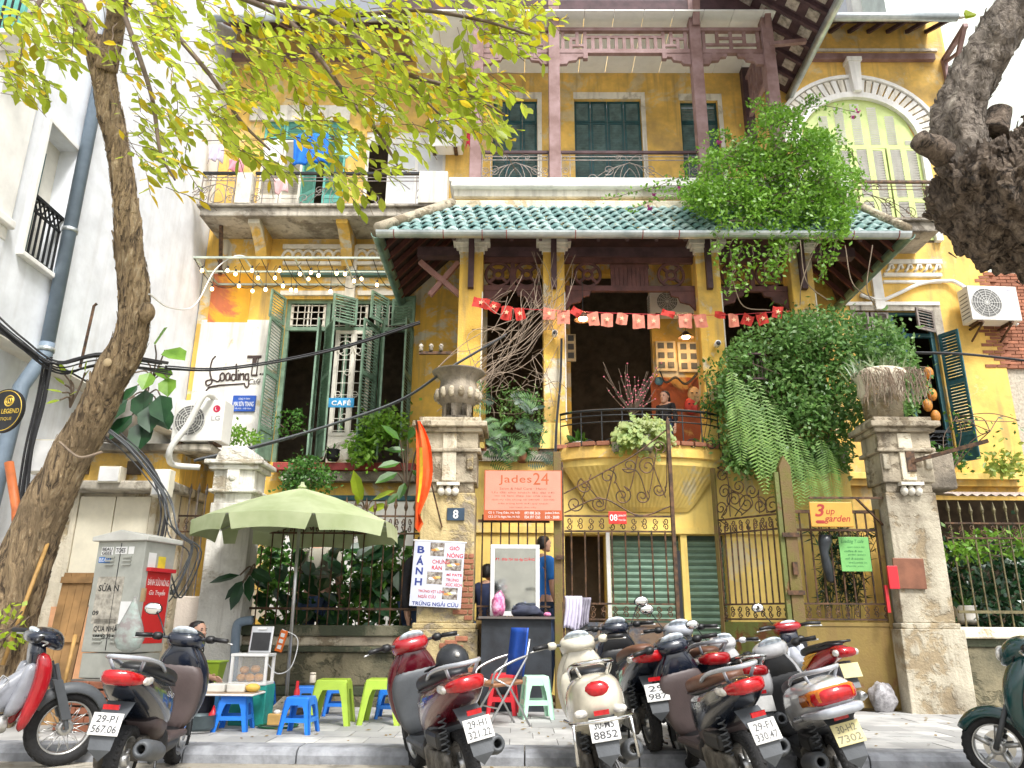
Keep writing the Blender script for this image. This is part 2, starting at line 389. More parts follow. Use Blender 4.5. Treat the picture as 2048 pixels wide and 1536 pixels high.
rl.box(bx_ - 1.6, bx_, yp - 1.01, yp - .97, Z(30, 60, yp - 1) + .8, Z(30, 60, yp - 1) + .85)
rl.build('balcony_railing', m_black_iron, tb)
MB().box(bx_ - 1.3, bx_ - .12, yp - .76, yp - .71, Z(30, 60, yp - 1), Z(30, 60, yp - 1) + 2).build('window_shutter', m_mint, tb)
side(wallmesh(yp - .2, YW + 6, -.1, wz0 + .02, .32, [], 0)).build('ground_floor_wall', m_tower, tb)
MB().box(XL - 6, XL - .31, yp - .3, yp - .2, -.1, wz0 + .01).build('shop_front_wall', M('shop_front_tile', (.7, .69, .66), .4, var=.05), tb)
MB().box(XL - 6, XL, yp - .6, YW + 6, wz0 - .02, wz0 + .03).build('overhang_soffit', m_tower_in, tb)
# drainpipe
dp = thing('drainpipe', 'tall blue-grey drainpipe running down the white townhouse wall', 'pipe', (XL + .1, 10, 0))
q0, q1 = atx(193, 190, XL + .12), atx(93, 700, XL + .12); ydp = (q0.y + q1.y) / 2; m_pipe = M('blue_grey_plastic', (.20, .26, .33), .45, var=.1)
MB().tube([(XL + .12, ydp, 19), (XL + .12, ydp, q1.z)], .095, 14).build('pipe', m_pipe, dp, True)
MB().tube([(XL + .12, ydp, q1.z + .1), (XL + .12, ydp, q1.z - .05), (XL + .0, ydp - .18, q1.z - .6), (XL - .1, ydp - .3, 0)], .1, 12).build('elbow', m_pipe, dp, True)
for zz in (atx(140, 462, XL + .12).z, q1.z): MB().lathe([(.1, -.03), (.112, -.03), (.112, .03), (.1, .03)], (XL + .12, ydp, zz), 14).build('clamp', m_zinc, dp, True)
# ---------------------------------------------------------------- yellow villa: facade
vl = thing('yellow_villa', 'ochre yellow colonial villa with shuttered windows, tiled porch and upper loggia', 'building', (1.5, YW, 0))
XR = X(1890, 100, YW); XV0 = XL + .02
def hole(a, b, c, d, Y=YW): return (X(a, (b + d) / 2, Y), X(c, (b + d) / 2, Y), Z((a + c) / 2, d, Y), Z((a + c) / 2, b, Y))
H_left = hole(557, 598, 822, 925); H_right = hole(1722, 622, 1890, 925)
H_door = hole(1142, 548, 1308, 960); H_bay = hole(972, 548, 1086, 960); H_bay3 = hole(1450, 560, 1600, 960)  # openings enlarged, third one added, to deepen the porch shade
H_u = [hole(985, 197, 1075, 400), hole(1150, 197, 1286, 400), hole(1366, 200, 1443, 400)]
H_ul = [hole(520, 240, 690, 430), hole(728, 262, 890, 430)]
ZF2 = Z(1100, 400, YW)                                    # upper floor level, roughly
ztop = Z(1100, 146, YW)
z1 = Z(600, 480, YW)
mw = lambda h, m, n='wall', d=.22: wallmesh(*h, d).build(n, m, vl)
xp0, xp1 = X(855, 600, YW), X(1655, 600, YW)
mw((XV0, xp0, -.1, z1, YW, [H_left]), m_yel_old)
mw((xp0, xp1, -.1, z1, YW, [H_door, H_bay, H_bay3]), m_yel_old)
mw((xp1, XR, -.1, z1, YW, [H_right]), m_yel)
mw((XV0, XR, z1, ztop, YW, H_u + H_ul), m_yel)
mw((XV0, XR, ztop, ztop + 1.6, YW, []), m_yel)
MB().box(XR - .02, XR, YW + .01, YW + 8, -.1, ztop + 1.6).build('side_wall', m_yel_old, vl)
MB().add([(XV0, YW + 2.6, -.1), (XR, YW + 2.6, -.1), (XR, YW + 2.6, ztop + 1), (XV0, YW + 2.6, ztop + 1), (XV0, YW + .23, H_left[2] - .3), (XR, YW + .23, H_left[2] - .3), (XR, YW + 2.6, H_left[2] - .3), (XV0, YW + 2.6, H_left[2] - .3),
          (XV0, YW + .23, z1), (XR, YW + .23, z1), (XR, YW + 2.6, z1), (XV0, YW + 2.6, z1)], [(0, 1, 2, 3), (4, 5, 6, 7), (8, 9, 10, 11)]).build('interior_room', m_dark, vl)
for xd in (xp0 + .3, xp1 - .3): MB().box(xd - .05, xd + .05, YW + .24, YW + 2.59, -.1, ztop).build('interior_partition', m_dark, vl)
def trim(a, b, c, d, Y, t, mat=m_cream, name='moulding', bev=.008):
    return MB().box(X(a, (b + d) / 2, Y - t), X(c, (b + d) / 2, Y - t), Y - t, Y + .01, Z((a + c) / 2, d, Y - t), Z((a + c) / 2, b, Y - t)).build(name, mat, vl, bevel=bev)
# painted panels on the cafe side: white field with lettering, orange block above
xw0, xw1 = XV0 + .1, X(552, 760, YW)
MB().box(xw0, xw1, YW - .012, YW + .01, Z(480, 960, YW), Z(480, 640, YW)).build('white_painted_field', m_loading, vl)
MB().box(xw0 + .12, X(505, 560, YW), YW - .014, YW + .01, Z(460, 645, YW), Z(460, 548, YW)).build('orange_painted_field', m_orange, vl)
# frieze mouldings left and right wing
for (a, c) in ((565, 690), (712, 800)):
    trim(a, 488, c, 497, YW, .07, m_cream); trim(a, 522, c, 529, YW, .07, m_cream); trim(a, 499, c, 521, YW, .03, m_yel, 'frieze_panel')
for (a, c) in ((1768, 1885),):
    trim(a, 518, c, 527, YW, .07, m_cream); trim(a, 545, c, 552, YW, .07, m_cream); trim(a, 528, c, 545, YW, .03, m_yel, 'frieze_panel'); trim(a, 560, c, 565, YW, .06, m_white)
trim(692, 490, 712, 600, YW, .09, m_cream, 'pilaster'); trim(1746, 520, 1766, 618, YW, .09, m_white, 'pilaster')
trim(560, 540, 800, 550, YW, .12, M('green_band', (.10, .2, .17), .6), 'awning_rail'); trim(560, 581, 695, 590, YW, .06, m_cream); trim(715, 581, 818, 590, YW, .06, m_cream)
trim(1690, 603, 1745, 610, YW, .06, m_white); trim(1768, 603, 1880, 610, YW, .06, m_white)
def wave_frieze(a, c, b, d, n, ring):
    Y = YW - .05; x0, x1 = X(a, b, Y), X(c, b, Y); zc = Z((a + c) / 2, (b + d) / 2, Y); h = (Z(a, b, Y) - Z(a, d, Y)) / 2; st = (x1 - x0) / n
    for i in range(n):
        mb = MB(); cx = x0 + st * (i + .5)
        if ring: mb.tube([(cx + h * .95 * math.cos(t * math.pi / 8), Y, zc - h * .5 + h * 1.4 * math.sin(t * math.pi / 8)) for t in range(9)], .035, 6)
        else: mb.tube([(cx - st * .5, Y, zc - h * .8), (cx - st * .2, Y, zc - h * .2), (cx, Y, zc + h * .75), (cx + st * .25, Y, zc + h * .7), (cx + st * .32, Y, zc + h * .1), (cx + st * .12, Y, zc - h * .05)], .03, 6)
        if ring: mb.ell((cx, Y, zc - h * .4), (.05, .03, .05), 8, 5)
        mb.build('wave_ornament', m_cream, vl, True)
wave_frieze(567, 688, 500, 521, 6, True); wave_frieze(714, 798, 500, 521, 4, True); wave_frieze(1770, 1883, 528, 545, 6, False)
# window sills, red ledge under the cafe window
trim(545, 925, 830, 940, YW, .28, M('red_ledge_paint', (.32, .045, .04), .6), 'window_ledge'); trim(560, 942, 830, 962, YW, .2, m_slab, 'window_ledge')
trim(1700, 945, 2040, 958, YW, .22, m_yel_pale, 'ledge'); trim(1700, 958, 2046, 972, YW, .14, m_yel, 'ledge')
trim(430, 990, 830, 1000, YW, .06, m_teal2, 'awning_rail')
trim(540, 1002, 826, 1250, YW, .03, m_white, 'lower_wall_panel', 0)
# balconies of the wings
def balcony(a, c, py0, py1, back_y, nm):
    x0, x1 = X(a, py1, YB), X(c, py1, YB); zt_, zb2 = Z((a + c) / 2, py0, YB), Z((a + c) / 2, py1, YB)
    MB().box(x0, x1, YB, YW, zb2, zt_ - .06).build('balcony_slab', m_slab, vl, bevel=.02)
    MB().box(x0 - .06, x1 + .06, YB - .07, YW, zt_ - .06, zt_).build('balcony_slab', m_slab, vl, bevel=.02)
    return x0, x1, zt_
bl = balcony(398, 905, 410, 432, 0, 'l'); br_ = balcony(1600, 1880, 438, 462, 0, 'r')
def corbel(px, py0, py1, mat):
    x = X(px, py1, YW); zt_, zb2 = Z(px, py0, YB + .1), Z(px, py1, YW)
    mb = MB(); prof = [(YW, zt_), (YB + .12, zt_), (YB + .12, zt_ - .12), (YB + .3, zt_ - .16), (YW - .35, zt_ - .42), (YW - .16, zt_ - .75), (YW, zb2)]
    n = len(prof); mb.add([(x - .12, y, z) for y, z in prof] + [(x + .12, y, z) for y, z in prof], [tuple(range(n)), tuple(range(2 * n - 1, n - 1, -1))] + [(i, i + n, (i + 1) % n + n, (i + 1) % n) for i in range(n)])
    mb.build('corbel', mat, vl, bevel=.01)
corbel(530, 434, 520, m_yel_old); corbel(700, 434, 500, m_yel_old)
MB().bar((X(440, 470, YB + .4), YB + .4, bl[2] - .25), (X(445, 520, YW), YW - .02, bl[2] - 1.1), .07).build('bracket', m_iron, vl)
# ironwork railings
def railing(parent, x0, x1, z0, z1, Y, mat, motif=True, rail=None, posts=()):
    hr = MB().box(x0, x1, Y - .03, Y + .03, z1 - .05, z1).build('handrail', rail or mat, parent)
    h = z1 - z0; mb = MB()
    for zz in (z0 + .03, z1 - .12, z1 - .2): mb.bar((x0, Y, zz), (x1, Y, zz), .014)
    cx = (x0 + x1) / 2; w = x1 - x0; r = .008
    for s in (-1, 1):
        ex = cx + s * (w / 2 - .08)
        for zz in (z0 + h * .2, z0 + h * .42): mb.tube(spiral(ex, zz, .02, h * .1, 0, 1.5, Y, 16), r, 5)
        mb.tube(spiral(ex, z1 - .12 - h * .06, h * .055, h * .055, 0, 1, Y, 12), r, 5)
        mb.bar((cx + s * (w / 2 - .18), Y, z0), (cx + s * (w / 2 - .18), Y, z1), .014); mb.bar((cx + s * (w / 2 - .01), Y, z0), (cx + s * (w / 2 - .01), Y, z1), .02)
        # fan of curved bars from a central knot
        for k, (dx, dz) in enumerate(((.16, .0), (.27, .0), (.40, .0), (.52, .02))):
            mb.tube(curve_pts([(cx, Y, z0 + h * .66), (cx + s * dx * h * .9, Y, z0 + h * (.58 - .03 * k)), (cx + s * dx * h * 1.5, Y, z0 + h * .3), (cx + s * dx * h * (1.5 + .5 * (k > 1)), Y, z0 + .04)], 6), r, 5)
        mb.tube(spiral(cx + s * h * .55, z0 + h * .45, .015, h * .16, math.pi * .5, 1.6 * s, Y, 20), r, 5)
        mb.tube(spiral(cx + s * h * .95, z0 + h * .2, .015, h * .15, math.pi * .5, -1.5 * s, Y, 20), r, 5)
        mb.tube(spiral(cx + s * h * .3, z0 + h * .82, .01, h * .09, 0, 1.3 * s, Y, 14), r, 5)
        mb.tube(curve_pts([(cx, Y, z0 + h * .72), (cx + s * h * .15, Y, z0 + h * .86), (cx + s * h * .3, Y, z0 + h * .91)], 5), r, 5)
        mb.tube(curve_pts([(cx, Y, z0 + h * .06), (cx + s * h * .17, Y, z0 + h * .12), (cx + s * h * .13, Y, z0 + h * .32), (cx, Y, z0 + h * .5)], 5), r, 5)
    for kx in posts: mb.bar((kx, Y, z0), (kx, Y, z1), .02)
    mb.build('ironwork', mat, hr)
zl0, zl1 = bl[2], Z(640, 345, YB)
for a, c in ((402, 470), (508, 850)): railing(vl, X(a, 380, YB), X(c, 380, YB), zl0, zl1, YB, m_iron_grey, rail=m_black_iron)
MB().box(X(474, 380, YB), X(504, 380, YB), YB - .08, YB + .1, zl0, zl1 - .05).build('balcony_post', m_cream, vl, bevel=.01)
MB().box(X(838, 385, YB), X(895, 385, YB), YB - .1, YB + .25, zl0, zl1 - .02).build('balcony_post', m_cream, vl, bevel=.01)
railing(vl, X(1600, 400, YB), X(1868, 400, YB), br_[2], Z(1780, 362, YB), YB, m_iron, rail=m_iron)
# ---------------------------------------------------------------- shutters
def leaf(parent, w, z0, z1, mat, M4, panels, th=.035, st=.05, name='shutter', lm=None):
    """one louvred leaf: hinge edge at local x = 0, width w; panels = list of (f0, f1, kind)"""
    mb = MB(); zs = [z0 + (z1 - z0) * p[0] for p in panels] + [z1]
    mb.box(0, st, -th / 2, th / 2, z0, z1); mb.box(w - st, w, -th / 2, th / 2, z0, z1)
    lv = MB()
    for f0, f1, kd in panels:
        a, b = z0 + (z1 - z0) * f0, z0 + (z1 - z0) * f1
        mb.box(st, w - st, -th / 2, th / 2, a, a + .045); mb.box(st, w - st, -th / 2, th / 2, b - .045, b)
        if kd == 'l':
            n = max(3, int((b - a - .09) / .062))
            for i in range(n):
                zc = a + .045 + (b - a - .09) * (i + .5) / n
                lv.ob((w / 2, 0, zc), (w - 2 * st, .009, .052), (R(42), 0, 0))
        else: lv.box(st, w - st, -th * .25, th * .25, a + .045, b - .045)
    o = mb.xf(M4).build(name, mat, parent); lv.xf(M4).build('louvre', lm or (m_tealslat if mat is m_teal else mat), o)
    return o
def hinge(x, y, ang): return Matrix.Translation((x, y, 0)) @ Matrix.Rotation(ang, 4, 'Z')
P3 = [(0, .2, 'p'), (.2, .6, 'l'), (.6, 1, 'l')]
# loggia windows: closed teal leaves
for h, nleaf in zip(H_u, (3, 4, 2)):
    x0, x1, z0, zt_ = h; t = .2
    trimw = MB()
    for b in ((x0 - .0, x1, zt_ - .005, zt_ + .16),): trimw.box(b[0] - .02, b[1] + .1, YW - .02, YW + .02, b[2], b[3])
    trimw.box(x1, x1 + .1, YW - .018, YW + .02, z0, zt_); trimw.build('window_surround', m_cream, vl, bevel=.006)
    wl = (x1 - x0) / nleaf; zm = zt_ - (zt_ - Z(1200, 240, YW)) * 1.0 - .0
    for i in range(nleaf):
        leaf(vl, wl - .01, zm + .01, zt_ - .01, m_teal, hinge(x0 + i * wl, YW + .12, 0), [(0, 1, 'l')], name='transom_shutter')
        leaf(vl, wl - .01, z0, zm, m_teal, hinge(x0 + i * wl, YW + .12, 0), [(0, .3, 'p'), (.3, 1, 'l')])
# cafe window (left): open green leaves, cream glazed casement with grille in the middle
x0, x1, z0, zt_ = H_left; zm = Z(690, 655, YW); W = x1 - x0
fm = MB()
for xx in (x0, x0 + W * .31, x0 + W * .42 + .12, x1 - W * .3, x1 - .08): fm.box(xx, xx + .08, YW + .08, YW + .16, z0, zt_)
fm.box(x0, x1, YW + .075, YW + .165, zm - .04, zm + .04); fm.box(x0, x1, YW + .075, YW + .165, zt_ - .07, zt_)
fm.build('window_frame', m_green, vl)
tg = MB(); rows = MB()
for k in range(3):
    a = x0 + W * (.03 + k * .33); b = a + W * .27
    for i in range(6): rows.box(a + (b - a) * i / 5 - .008, a + (b - a) * i / 5 + .008, YW + .1, YW + .115, zm + .06, zt_ - .09)
    for i in range(4): rows.box(a, b, YW + .1, YW + .115, zm + .08 + (zt_ - zm - .2) * i / 3, zm + .095 + (zt_ - zm - .2) * i / 3)
    tg.box(a, a + .05, YW + .12, YW + .15, zm + .05, zt_ - .08); tg.box(b - .05, b, YW + .12, YW + .15, zm + .05, zt_ - .08); tg.box(a + (b - a) * .48, a + (b - a) * .52, YW + .12, YW + .15, zm + .05, zt_ - .08)
tr = tg.build('transom_sash', m_cream, vl); rows.build('transom_grille', m_cream, tr)
ca, cb = x0 + W * .4, x0 + W * .68
cs = MB(); gz = z0 + .55
for xx in (ca, ca + (cb - ca) * .46, cb - .08): cs.box(xx, xx + .08, YW + .05, YW + .09, z0, zm - .04)
for zz in (z0, gz, zm - .12): cs.box(ca, cb, YW + .045, YW + .095, zz, zz + .07)
cs.box(ca, cb, YW + .06, YW + .08, z0, gz)
cso = cs.build('casement', m_cream, vl)
gr = MB()
for half in (0, 1):
    a = ca + .1 + half * (cb - ca) * .46; b = a + (cb - ca) * .32
    for i in range(3): gr.bar((a + (b - a) * i / 2, YW + .03, gz + .08), (a + (b - a) * i / 2, YW + .03, zm - .14), .014)
    for i in range(9): gr.bar((a, YW + .03, gz + .1 + (zm - gz - .3) * i / 8), (b, YW + .03, gz + .1 + (zm - gz - .3) * i / 8), .012)
    for i in (1, 3, 5, 7): gr.tube(spiral((a + b) / 2 + (.08 if i % 4 == 1 else -.08), gz + .15 + (zm - gz - .3) * i / 8.5, .06, .06, 0, 1, YW + .025, 12), .008, 5)
    gr.tube(spiral((a + b) / 2, zm - .45, .16, .16, 0, 1, YW + .025, 16), .009, 5)
gr.build('grille', m_cream, cso)
mt = M('white_iron', (.7, .67, .58), .6, var=.15)
sgr = MB()
for s in (-1, 1):
    cx = (ca + cb) / 2
    for k in range(4): sgr.tube(curve_pts([(cx, YW + .02, z0 + .45), (cx + s * (.06 + .09 * k), YW + .02, z0 + .38 - .02 * k), (cx + s * (.1 + .11 * k), YW + .02, z0 + .06)], 5), .011, 5)
    sgr.tube(spiral(cx + s * .1, z0 + .13, .02, .09, 0, 1.4 * s, YW + .02, 14), .011, 5)
sgr.build('sunburst_ironwork', mt, cso)
def cl(hx, ang, w, y=YW - .02, mat=m_green): leaf(vl, w, z0, zm - .03, mat, hinge(hx, y, ang), P3)
lw = W * .235
cl(x0, R(-97), lw); cl(x0 + W * .29, R(-80), lw); cl(x0 + W * .33, R(-62), lw); cl(x0 + W * .74, R(180 + 72), lw); cl(x0 + W * .76, R(-75), lw); cl(x1, R(-95), lw)
for hx, a in ((x0, -105), (x0 + W * .56, 215), (x1 - W * .2, -120), (x1 - W * .17, -20)): leaf(vl, W * .2, zm + .02, zt_ - .02, m_green, hinge(hx, YW - .04, R(a)), [(0, 1, 'l')], name='transom_shutter')
# right window: dark blue-green leaves folded back
x0, x1, z0, zt_ = H_right; W = x1 - x0; zm = Z(1800, 668, YW)
fm = MB()
for xx in (x0, x0 + W * .48, x1 - .08): fm.box(xx, xx + .08, YW + .08, YW + .15, z0, zt_)
fm.box(x0, x1, YW + .075, YW + .155, zm - .04, zm + .04); fm.box(x0, x1, YW + .075, YW + .155, zt_ - .06, zt_); fm.build('window_frame', m_teal2, vl)
leaf(vl, W * .24, z0, zm - .03, m_teal2, hinge(x1 + .02, YW - .04, R(-60)), P3); leaf(vl, W * .24, z0, zm - .03, m_teal2, hinge(x0 + W * .56, YW - .03, R(-110)), P3); leaf(vl, W * .24, z0, zm - .03, m_teal2, hinge(x0 + W * .02, YW + .05, 0), P3); leaf(vl, W * .24, z0, zm - .03, m_teal2, hinge(x0 + W * .26, YW + .05, 0), P3)
leaf(vl, W * .3, zm + .02, zt_ - .02, m_iron_grey, hinge(x1 - .02, YW - .03, R(205)), [(0, 1, 'l')], name='transom_shutter')
for k in (0, 1): leaf(vl, W * .22, zm + .02, zt_ - .02, m_iron_grey, hinge(x0 + k * W * .24, YW + .03, 0), [(0, 1, 'l')], name='transom_shutter')
trs = MB().box(x0 - .02, x1 + .16, YW - .03, YW + .02, zt_, zt_ + .12).box(x1 + .0, x1 + .16, YW - .028, YW + .02, zt_ - .9, zt_).build('window_surround', m_slab, vl)
railing(vl, X(1815, 900, YW - .1), X(1905, 900, YW - .1), z0, Z(1860, 862, YW - .1), YW - .14, m_black_iron)
# upper left doors (behind leaves): mint door ajar, white shutters, white sliding door
x0, x1, z0, zt_ = H_ul[0]; W = x1 - x0
for i, (mat, a) in enumerate(((m_cream, 0), (m_cream, 0), (m_mint, -35), (m_mint, 0))): leaf(vl, W * .24, z0, zt_ - .5, mat, hinge(x0 + i * W * .25, YW + .06, R(a)), [(0, .25, 'p'), (.25, 1, 'l')])
for i in range(4): leaf(vl, W * .24, zt_ - .46, zt_ - .02, m_mint, hinge(x0 + i * W * .25, YW + .06, 0), [(0, 1, 'l')], name='transom_shutter')
x0, x1, z0, zt_ = H_ul[1]; W = x1 - x0
sd_ = MB()
for xx in (x0, x0 + W * .28, x0 + W * .62, x1 - .07): sd_.box(xx, xx + .07, YW + .05, YW + .1, z0, zt_)
sd_.box(x0, x1, YW + .045, YW + .105, zt_ - .3, zt_); sdo = sd_.build('sliding_door', m_white, vl)
MB().box(x0 + W * .3, x1, YW + .07, YW + .08, z0, zt_ - .3).build('pane', M('frosted_pane', (.68, .7, .72), .3, var=.05), sdo)
trim(500, 210, 700, 240, YW, .06, m_cream, 'window_surround'); trim(725, 195, 790, 245, YW, .1, m_white, 'vent_shutter')
# ---------------------------------------------------------------- arch window of the upper right wing
Y = YW - .02
ac, aw = X(1722, 320, YW), (X(1842, 320, YW) - X(1606, 320, YW)) / 2
asz, atop, abot = Z(1722, 290, YW), Z(1722, 200, YW), br_[2]
def arch(rx, rz, k, z0=asz): return [(ac + rx * math.cos(math.pi * i / k), z0 + rz * math.sin(math.pi * i / k)) for i in range(k + 1)]
ah = atop - asz; k = 24
A = arch(aw, ah, k); B = arch(aw + .14, ah + .14, k)
mb = MB()
for i in range(k):
    mb.add([(A[i][0], Y - .1, A[i][1]), (A[i + 1][0], Y - .1, A[i + 1][1]), (B[i + 1][0], Y - .1, B[i + 1][1]), (B[i][0], Y - .1, B[i][1]), (A[i][0], Y + .05, A[i][1]), (A[i + 1][0], Y + .05, A[i + 1][1]), (B[i + 1][0], Y + .05, B[i + 1][1]), (B[i][0], Y + .05, B[i][1])],
           [(0, 1, 2, 3), (0, 4, 5, 1), (3, 2, 6, 7)])
for s in (-1, 1): mb.box(ac + s * aw, ac + s * (aw + .14), Y - .1, Y + .05, abot, asz)
mb.build('arch_reveal', m_white, vl)
n = 34
for i in range(n):
    a0, a1 = math.pi * (i + .12) / n, math.pi * (i + .88) / n; r1 = .3 if i % 2 else .42
    pts = []
    for a in (a0, a1): pts.append((ac + (aw + .16) * math.cos(a), asz + (ah + .16) * math.sin(a)))
    for a in (a1, a0): pts.append((ac + (aw + .16 + .34) * math.cos(a), asz + (ah + .16 + .34) * math.sin(a)))
    MB().prism(pts, Y - .06, Y + .03).build('voussoir', m_white if i % 2 else m_cream, vl, bevel=.006)
C_, D_ = arch(aw + .52, ah + .52, k), arch(aw + .6, ah + .6, k); mb = MB()
for i in range(k): mb.prism([A_ for A_ in (C_[i], C_[i + 1], D_[i + 1], D_[i])], Y - .1, Y + .03)
mb.build('arch_moulding', m_white, vl)
kx = X(1703, 150, YW); MB().prism([(kx - .09, asz + ah + .1), (kx + .09, asz + ah + .1), (kx + .14, Z(1703, 135, YW)), (kx - .14, Z(1703, 135, YW))], Y - .2, Y + .03).build('keystone', m_white, vl, bevel=.01)
MB().box(kx - .17, kx + .17, Y - .23, Y + .03, Z(1703, 135, YW), Z(1703, 127, YW)).build('keystone_cap', m_white, vl, bevel=.01)
MB().box(ac - aw + .01, ac + aw - .01, YW - .008, YW + .01, abot, asz - .12).build('shadow_board', m_dark, vl)  # dark sheet added so the gaps between louvres look shaded
# louvred leaves filling the arch: fixed upper panels cut by the curve, leaves below
nl = 7; lw = 2 * aw / nl
for i in range(nl):
    xa = ac - aw + i * lw; zA = lambda x_: asz + ah * math.sqrt(max(0, 1 - ((x_ - ac) / aw) ** 2))
    zt_ = min(zA(xa + .02), zA(xa + lw - .02))
    pn = MB().prism([(xa, asz - .1), (xa + lw, asz - .1), (xa + lw, zA(xa + lw)), (xa + lw / 2, zA(xa + lw / 2)), (xa, zA(xa))], Y - .0, Y + .03).build('fanlight_panel', m_lime, vl)
    lv = MB(); nn = max(2, int((zt_ - asz + .0) / .06))
    for j in range(nn): lv.ob((xa + lw / 2, Y - .006, asz - .02 + (zt_ - asz - .1) * (j + .5) / nn), (lw * .55, .008, .05), (R(40), 0, 0))
    lv.build('louvre', m_white, pn)
    leaf(vl, lw - .012, abot + .05, asz - .12, m_lime, hinge(xa + .006, Y - .01 - .02 * (i % 2), R(-4 if i % 2 else 3)), [(0, .16, 'p'), (.16, .42, 'l'), (.42, 1, 'l')], st=.07, lm=m_white)
# ---------------------------------------------------------------- loggia: ledge, columns, railings, lattice, ceiling, roof
def ybox(a, b, c, d, Y0, Y1, name, mat, par=vl, bev=.01):
    return MB().box(X(a, (b + d) / 2, Y0), X(c, (b + d) / 2, Y0), Y0, Y1, Z((a + c) / 2, d, Y0), Z((a + c) / 2, b, Y0)).build(name, mat, par, bevel=bev)
yl = YU - .25
ybox(912, 392, 1690, 422, yl + .12, YW, 'ledge_base', m_yel_pale); ybox(908, 372, 1694, 393, yl, YW - .01, 'ledge', m_cream); ybox(902, 362, 1700, 373, yl - .12, YW - .02, 'ledge', m_white, bev=.03); ybox(898, 355, 1704, 362, yl - .05, YW - .03, 'ledge_cap', m_white)
zled = Z(1200, 355, yl - .05)
UC = [X(p, 250, YU) for p in (953, 1109, 1402, 1552)]
ZT = Z(1200, 20, YU)
for x in UC: MB().box(x - .115, x + .115, YU - .115, YU + .115, zled, ZT + .6).build('loggia_column', m_wood, vl, bevel=.012)
zr1 = Z(1200, 303, YU)
for a, b in zip(UC, UC[1:]): railing(vl, a + .12, b - .12, zled + .02, zr1, YU, m_iron_grey, rail=m_wood_dk)
# carved frieze between columns
zf0, zf1, zbt, zbb = Z(1200, 104, YU), Z(1200, 62, YU), Z(1200, 30, YU), Z(1200, -20, YU)
def frieze(a, b, Y, par=vl):
    fz = MB().box(a, b, Y - .05, Y + .05, zf0 - .06, zf0 + .04).box(a, b, Y - .05, Y + .05, zf1 - .03, zf1 + .05).build('frieze_rail', m_wood, par)
    w = b - a; g = MB(); th = .02
    def vb(x, z0, z1): g.box(x - .035, x + .035, Y - th, Y + th, z0, z1)
    def hb(xa, xb, z): g.box(xa, xb, Y - th + .002, Y + th - .002, z - .03, z + .03)
    c0, c1 = zf0 + .04, zf1 - .03; h = c1 - c0
    if w > 2:
        for f in (.03, .2, .8, .97): vb(a + w * f, c0, c1)
        hb(a + w * .2, a + w * .8, c0 + h * .72)
        for i in range(1, 10): vb(a + w * (.2 + .06 * i), c0, c0 + h * .72)
        for s in (0, 1):
            q = lambda f: a + w * (f if not s else 1 - f)
            lo, hi = sorted((q(.03), q(.2))); vb(q(.09), c0, c0 + h * .62); hb(lo, q(.14) if not s else hi, c0 + h * .62) if not s else hb(q(.14), hi, c0 + h * .62)
            vb(q(.14), c0 + h * .25, c1); hb(min(q(.09), q(.2)), max(q(.09), q(.2)), c0 + h * .25)
    else:
        for f in (.06, .5, .94): vb(a + w * f, c0, c1)
        for f in (.28, .72): vb(a + w * f, c0 + h * .3, c1)
        hb(a + w * .06, a + w * .94, c0 + h * .3); hb(a + w * .28, a + w * .72, c0 + h * .65)
    g.build('fretwork', m_wood, fz)
    for f in (.2, .8): MB().box(a + w * f - .05, a + w * f + .05, Y - .05, Y + .05, zf0 - .2, zf0 - .05).build('pendant', m_wood, fz, bevel=.01)
    for s, x in ((1, a), (-1, b)):
        MB().prism([(x, zf0 - .06), (x + s * .55, zf0 - .06), (x + s * .52, zf0 - .15), (x + s * .4, zf0 - .16), (x + s * .36, zf0 - .24), (x + s * .2, zf0 - .26), (x + s * .16, zf0 - .33), (x, zf0 - .34)][::s], Y - .04, Y + .04).build('carved_bracket', m_wood, fz, bevel=.01)
for a, b in zip(UC, UC[1:]): frieze(a + .11, b - .11, YU)
MB().box(UC[0] - 2, UC[3] + .3, YU - .1, YU + .1, zbt, zbt + .3).build('eave_beam', m_wood_dk, vl)
# plank ceiling with open joints
xa = UC[0] - 1.5
while xa < UC[3] + .1:
    MB().box(xa + .006, xa + .62 - .006, YU - .3, YW, ztop, ztop + .03).build('ceiling_panel', m_soffit, vl); xa += .62
# roof over the loggia: rafters and tile undersides towards the right eave
zge = Z(1577, 197, YW); xe = X(1577, 197, YW)
MB().tube([(xe, YW, zge), (xe, 9.8, zge)], .085, 10).build('gutter', m_zinc, vl, True)
rs = math.tan(R(36)); zr_ = lambda x: zge + .1 + (xe - x) * rs
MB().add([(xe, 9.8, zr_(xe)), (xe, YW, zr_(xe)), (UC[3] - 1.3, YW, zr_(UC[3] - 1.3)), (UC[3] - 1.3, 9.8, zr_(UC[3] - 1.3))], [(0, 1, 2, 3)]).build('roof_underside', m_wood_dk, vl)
yy = 10.0
m_tile_und = M('grey_tile_underside', (.36, .31, .27), .9, var=.4, scale=8, bump=.5)
while yy < YW - .2:
    MB().bar((xe - .05, yy, zr_(xe - .05) - .06), (UC[3] - 1.2, yy, zr_(UC[3] - 1.2) - .06), .07, .1).build('rafter', m_wood_dk, vl)
    for j in range(4):
        x_ = xe - .12 - j * .38
        MB().ob((x_ - .12, yy + .24, zr_(x_ - .12) - .025), (.26, .24, .02), (0, R(36), 0)).build('roof_tile', m_tile_und, vl)
    yy += .48
MB().bar((UC[3], YU - .1, zf0 + .1), (xe - .2, YU - .1, zr_(xe - .2) - .15), .09).build('eave_strut', m_wood, vl)
MB().bar((UC[3], YU - .3, ZT), (UC[3] + .02, YU + .05, zf0 + .3), .12).build('eave_strut', m_wood, vl)
MB().bar((UC[2], YU - .5, ZT + .3), (UC[2] + .02, YU - .1, zf1 + .05), .14).build('eave_strut', m_wood, vl)
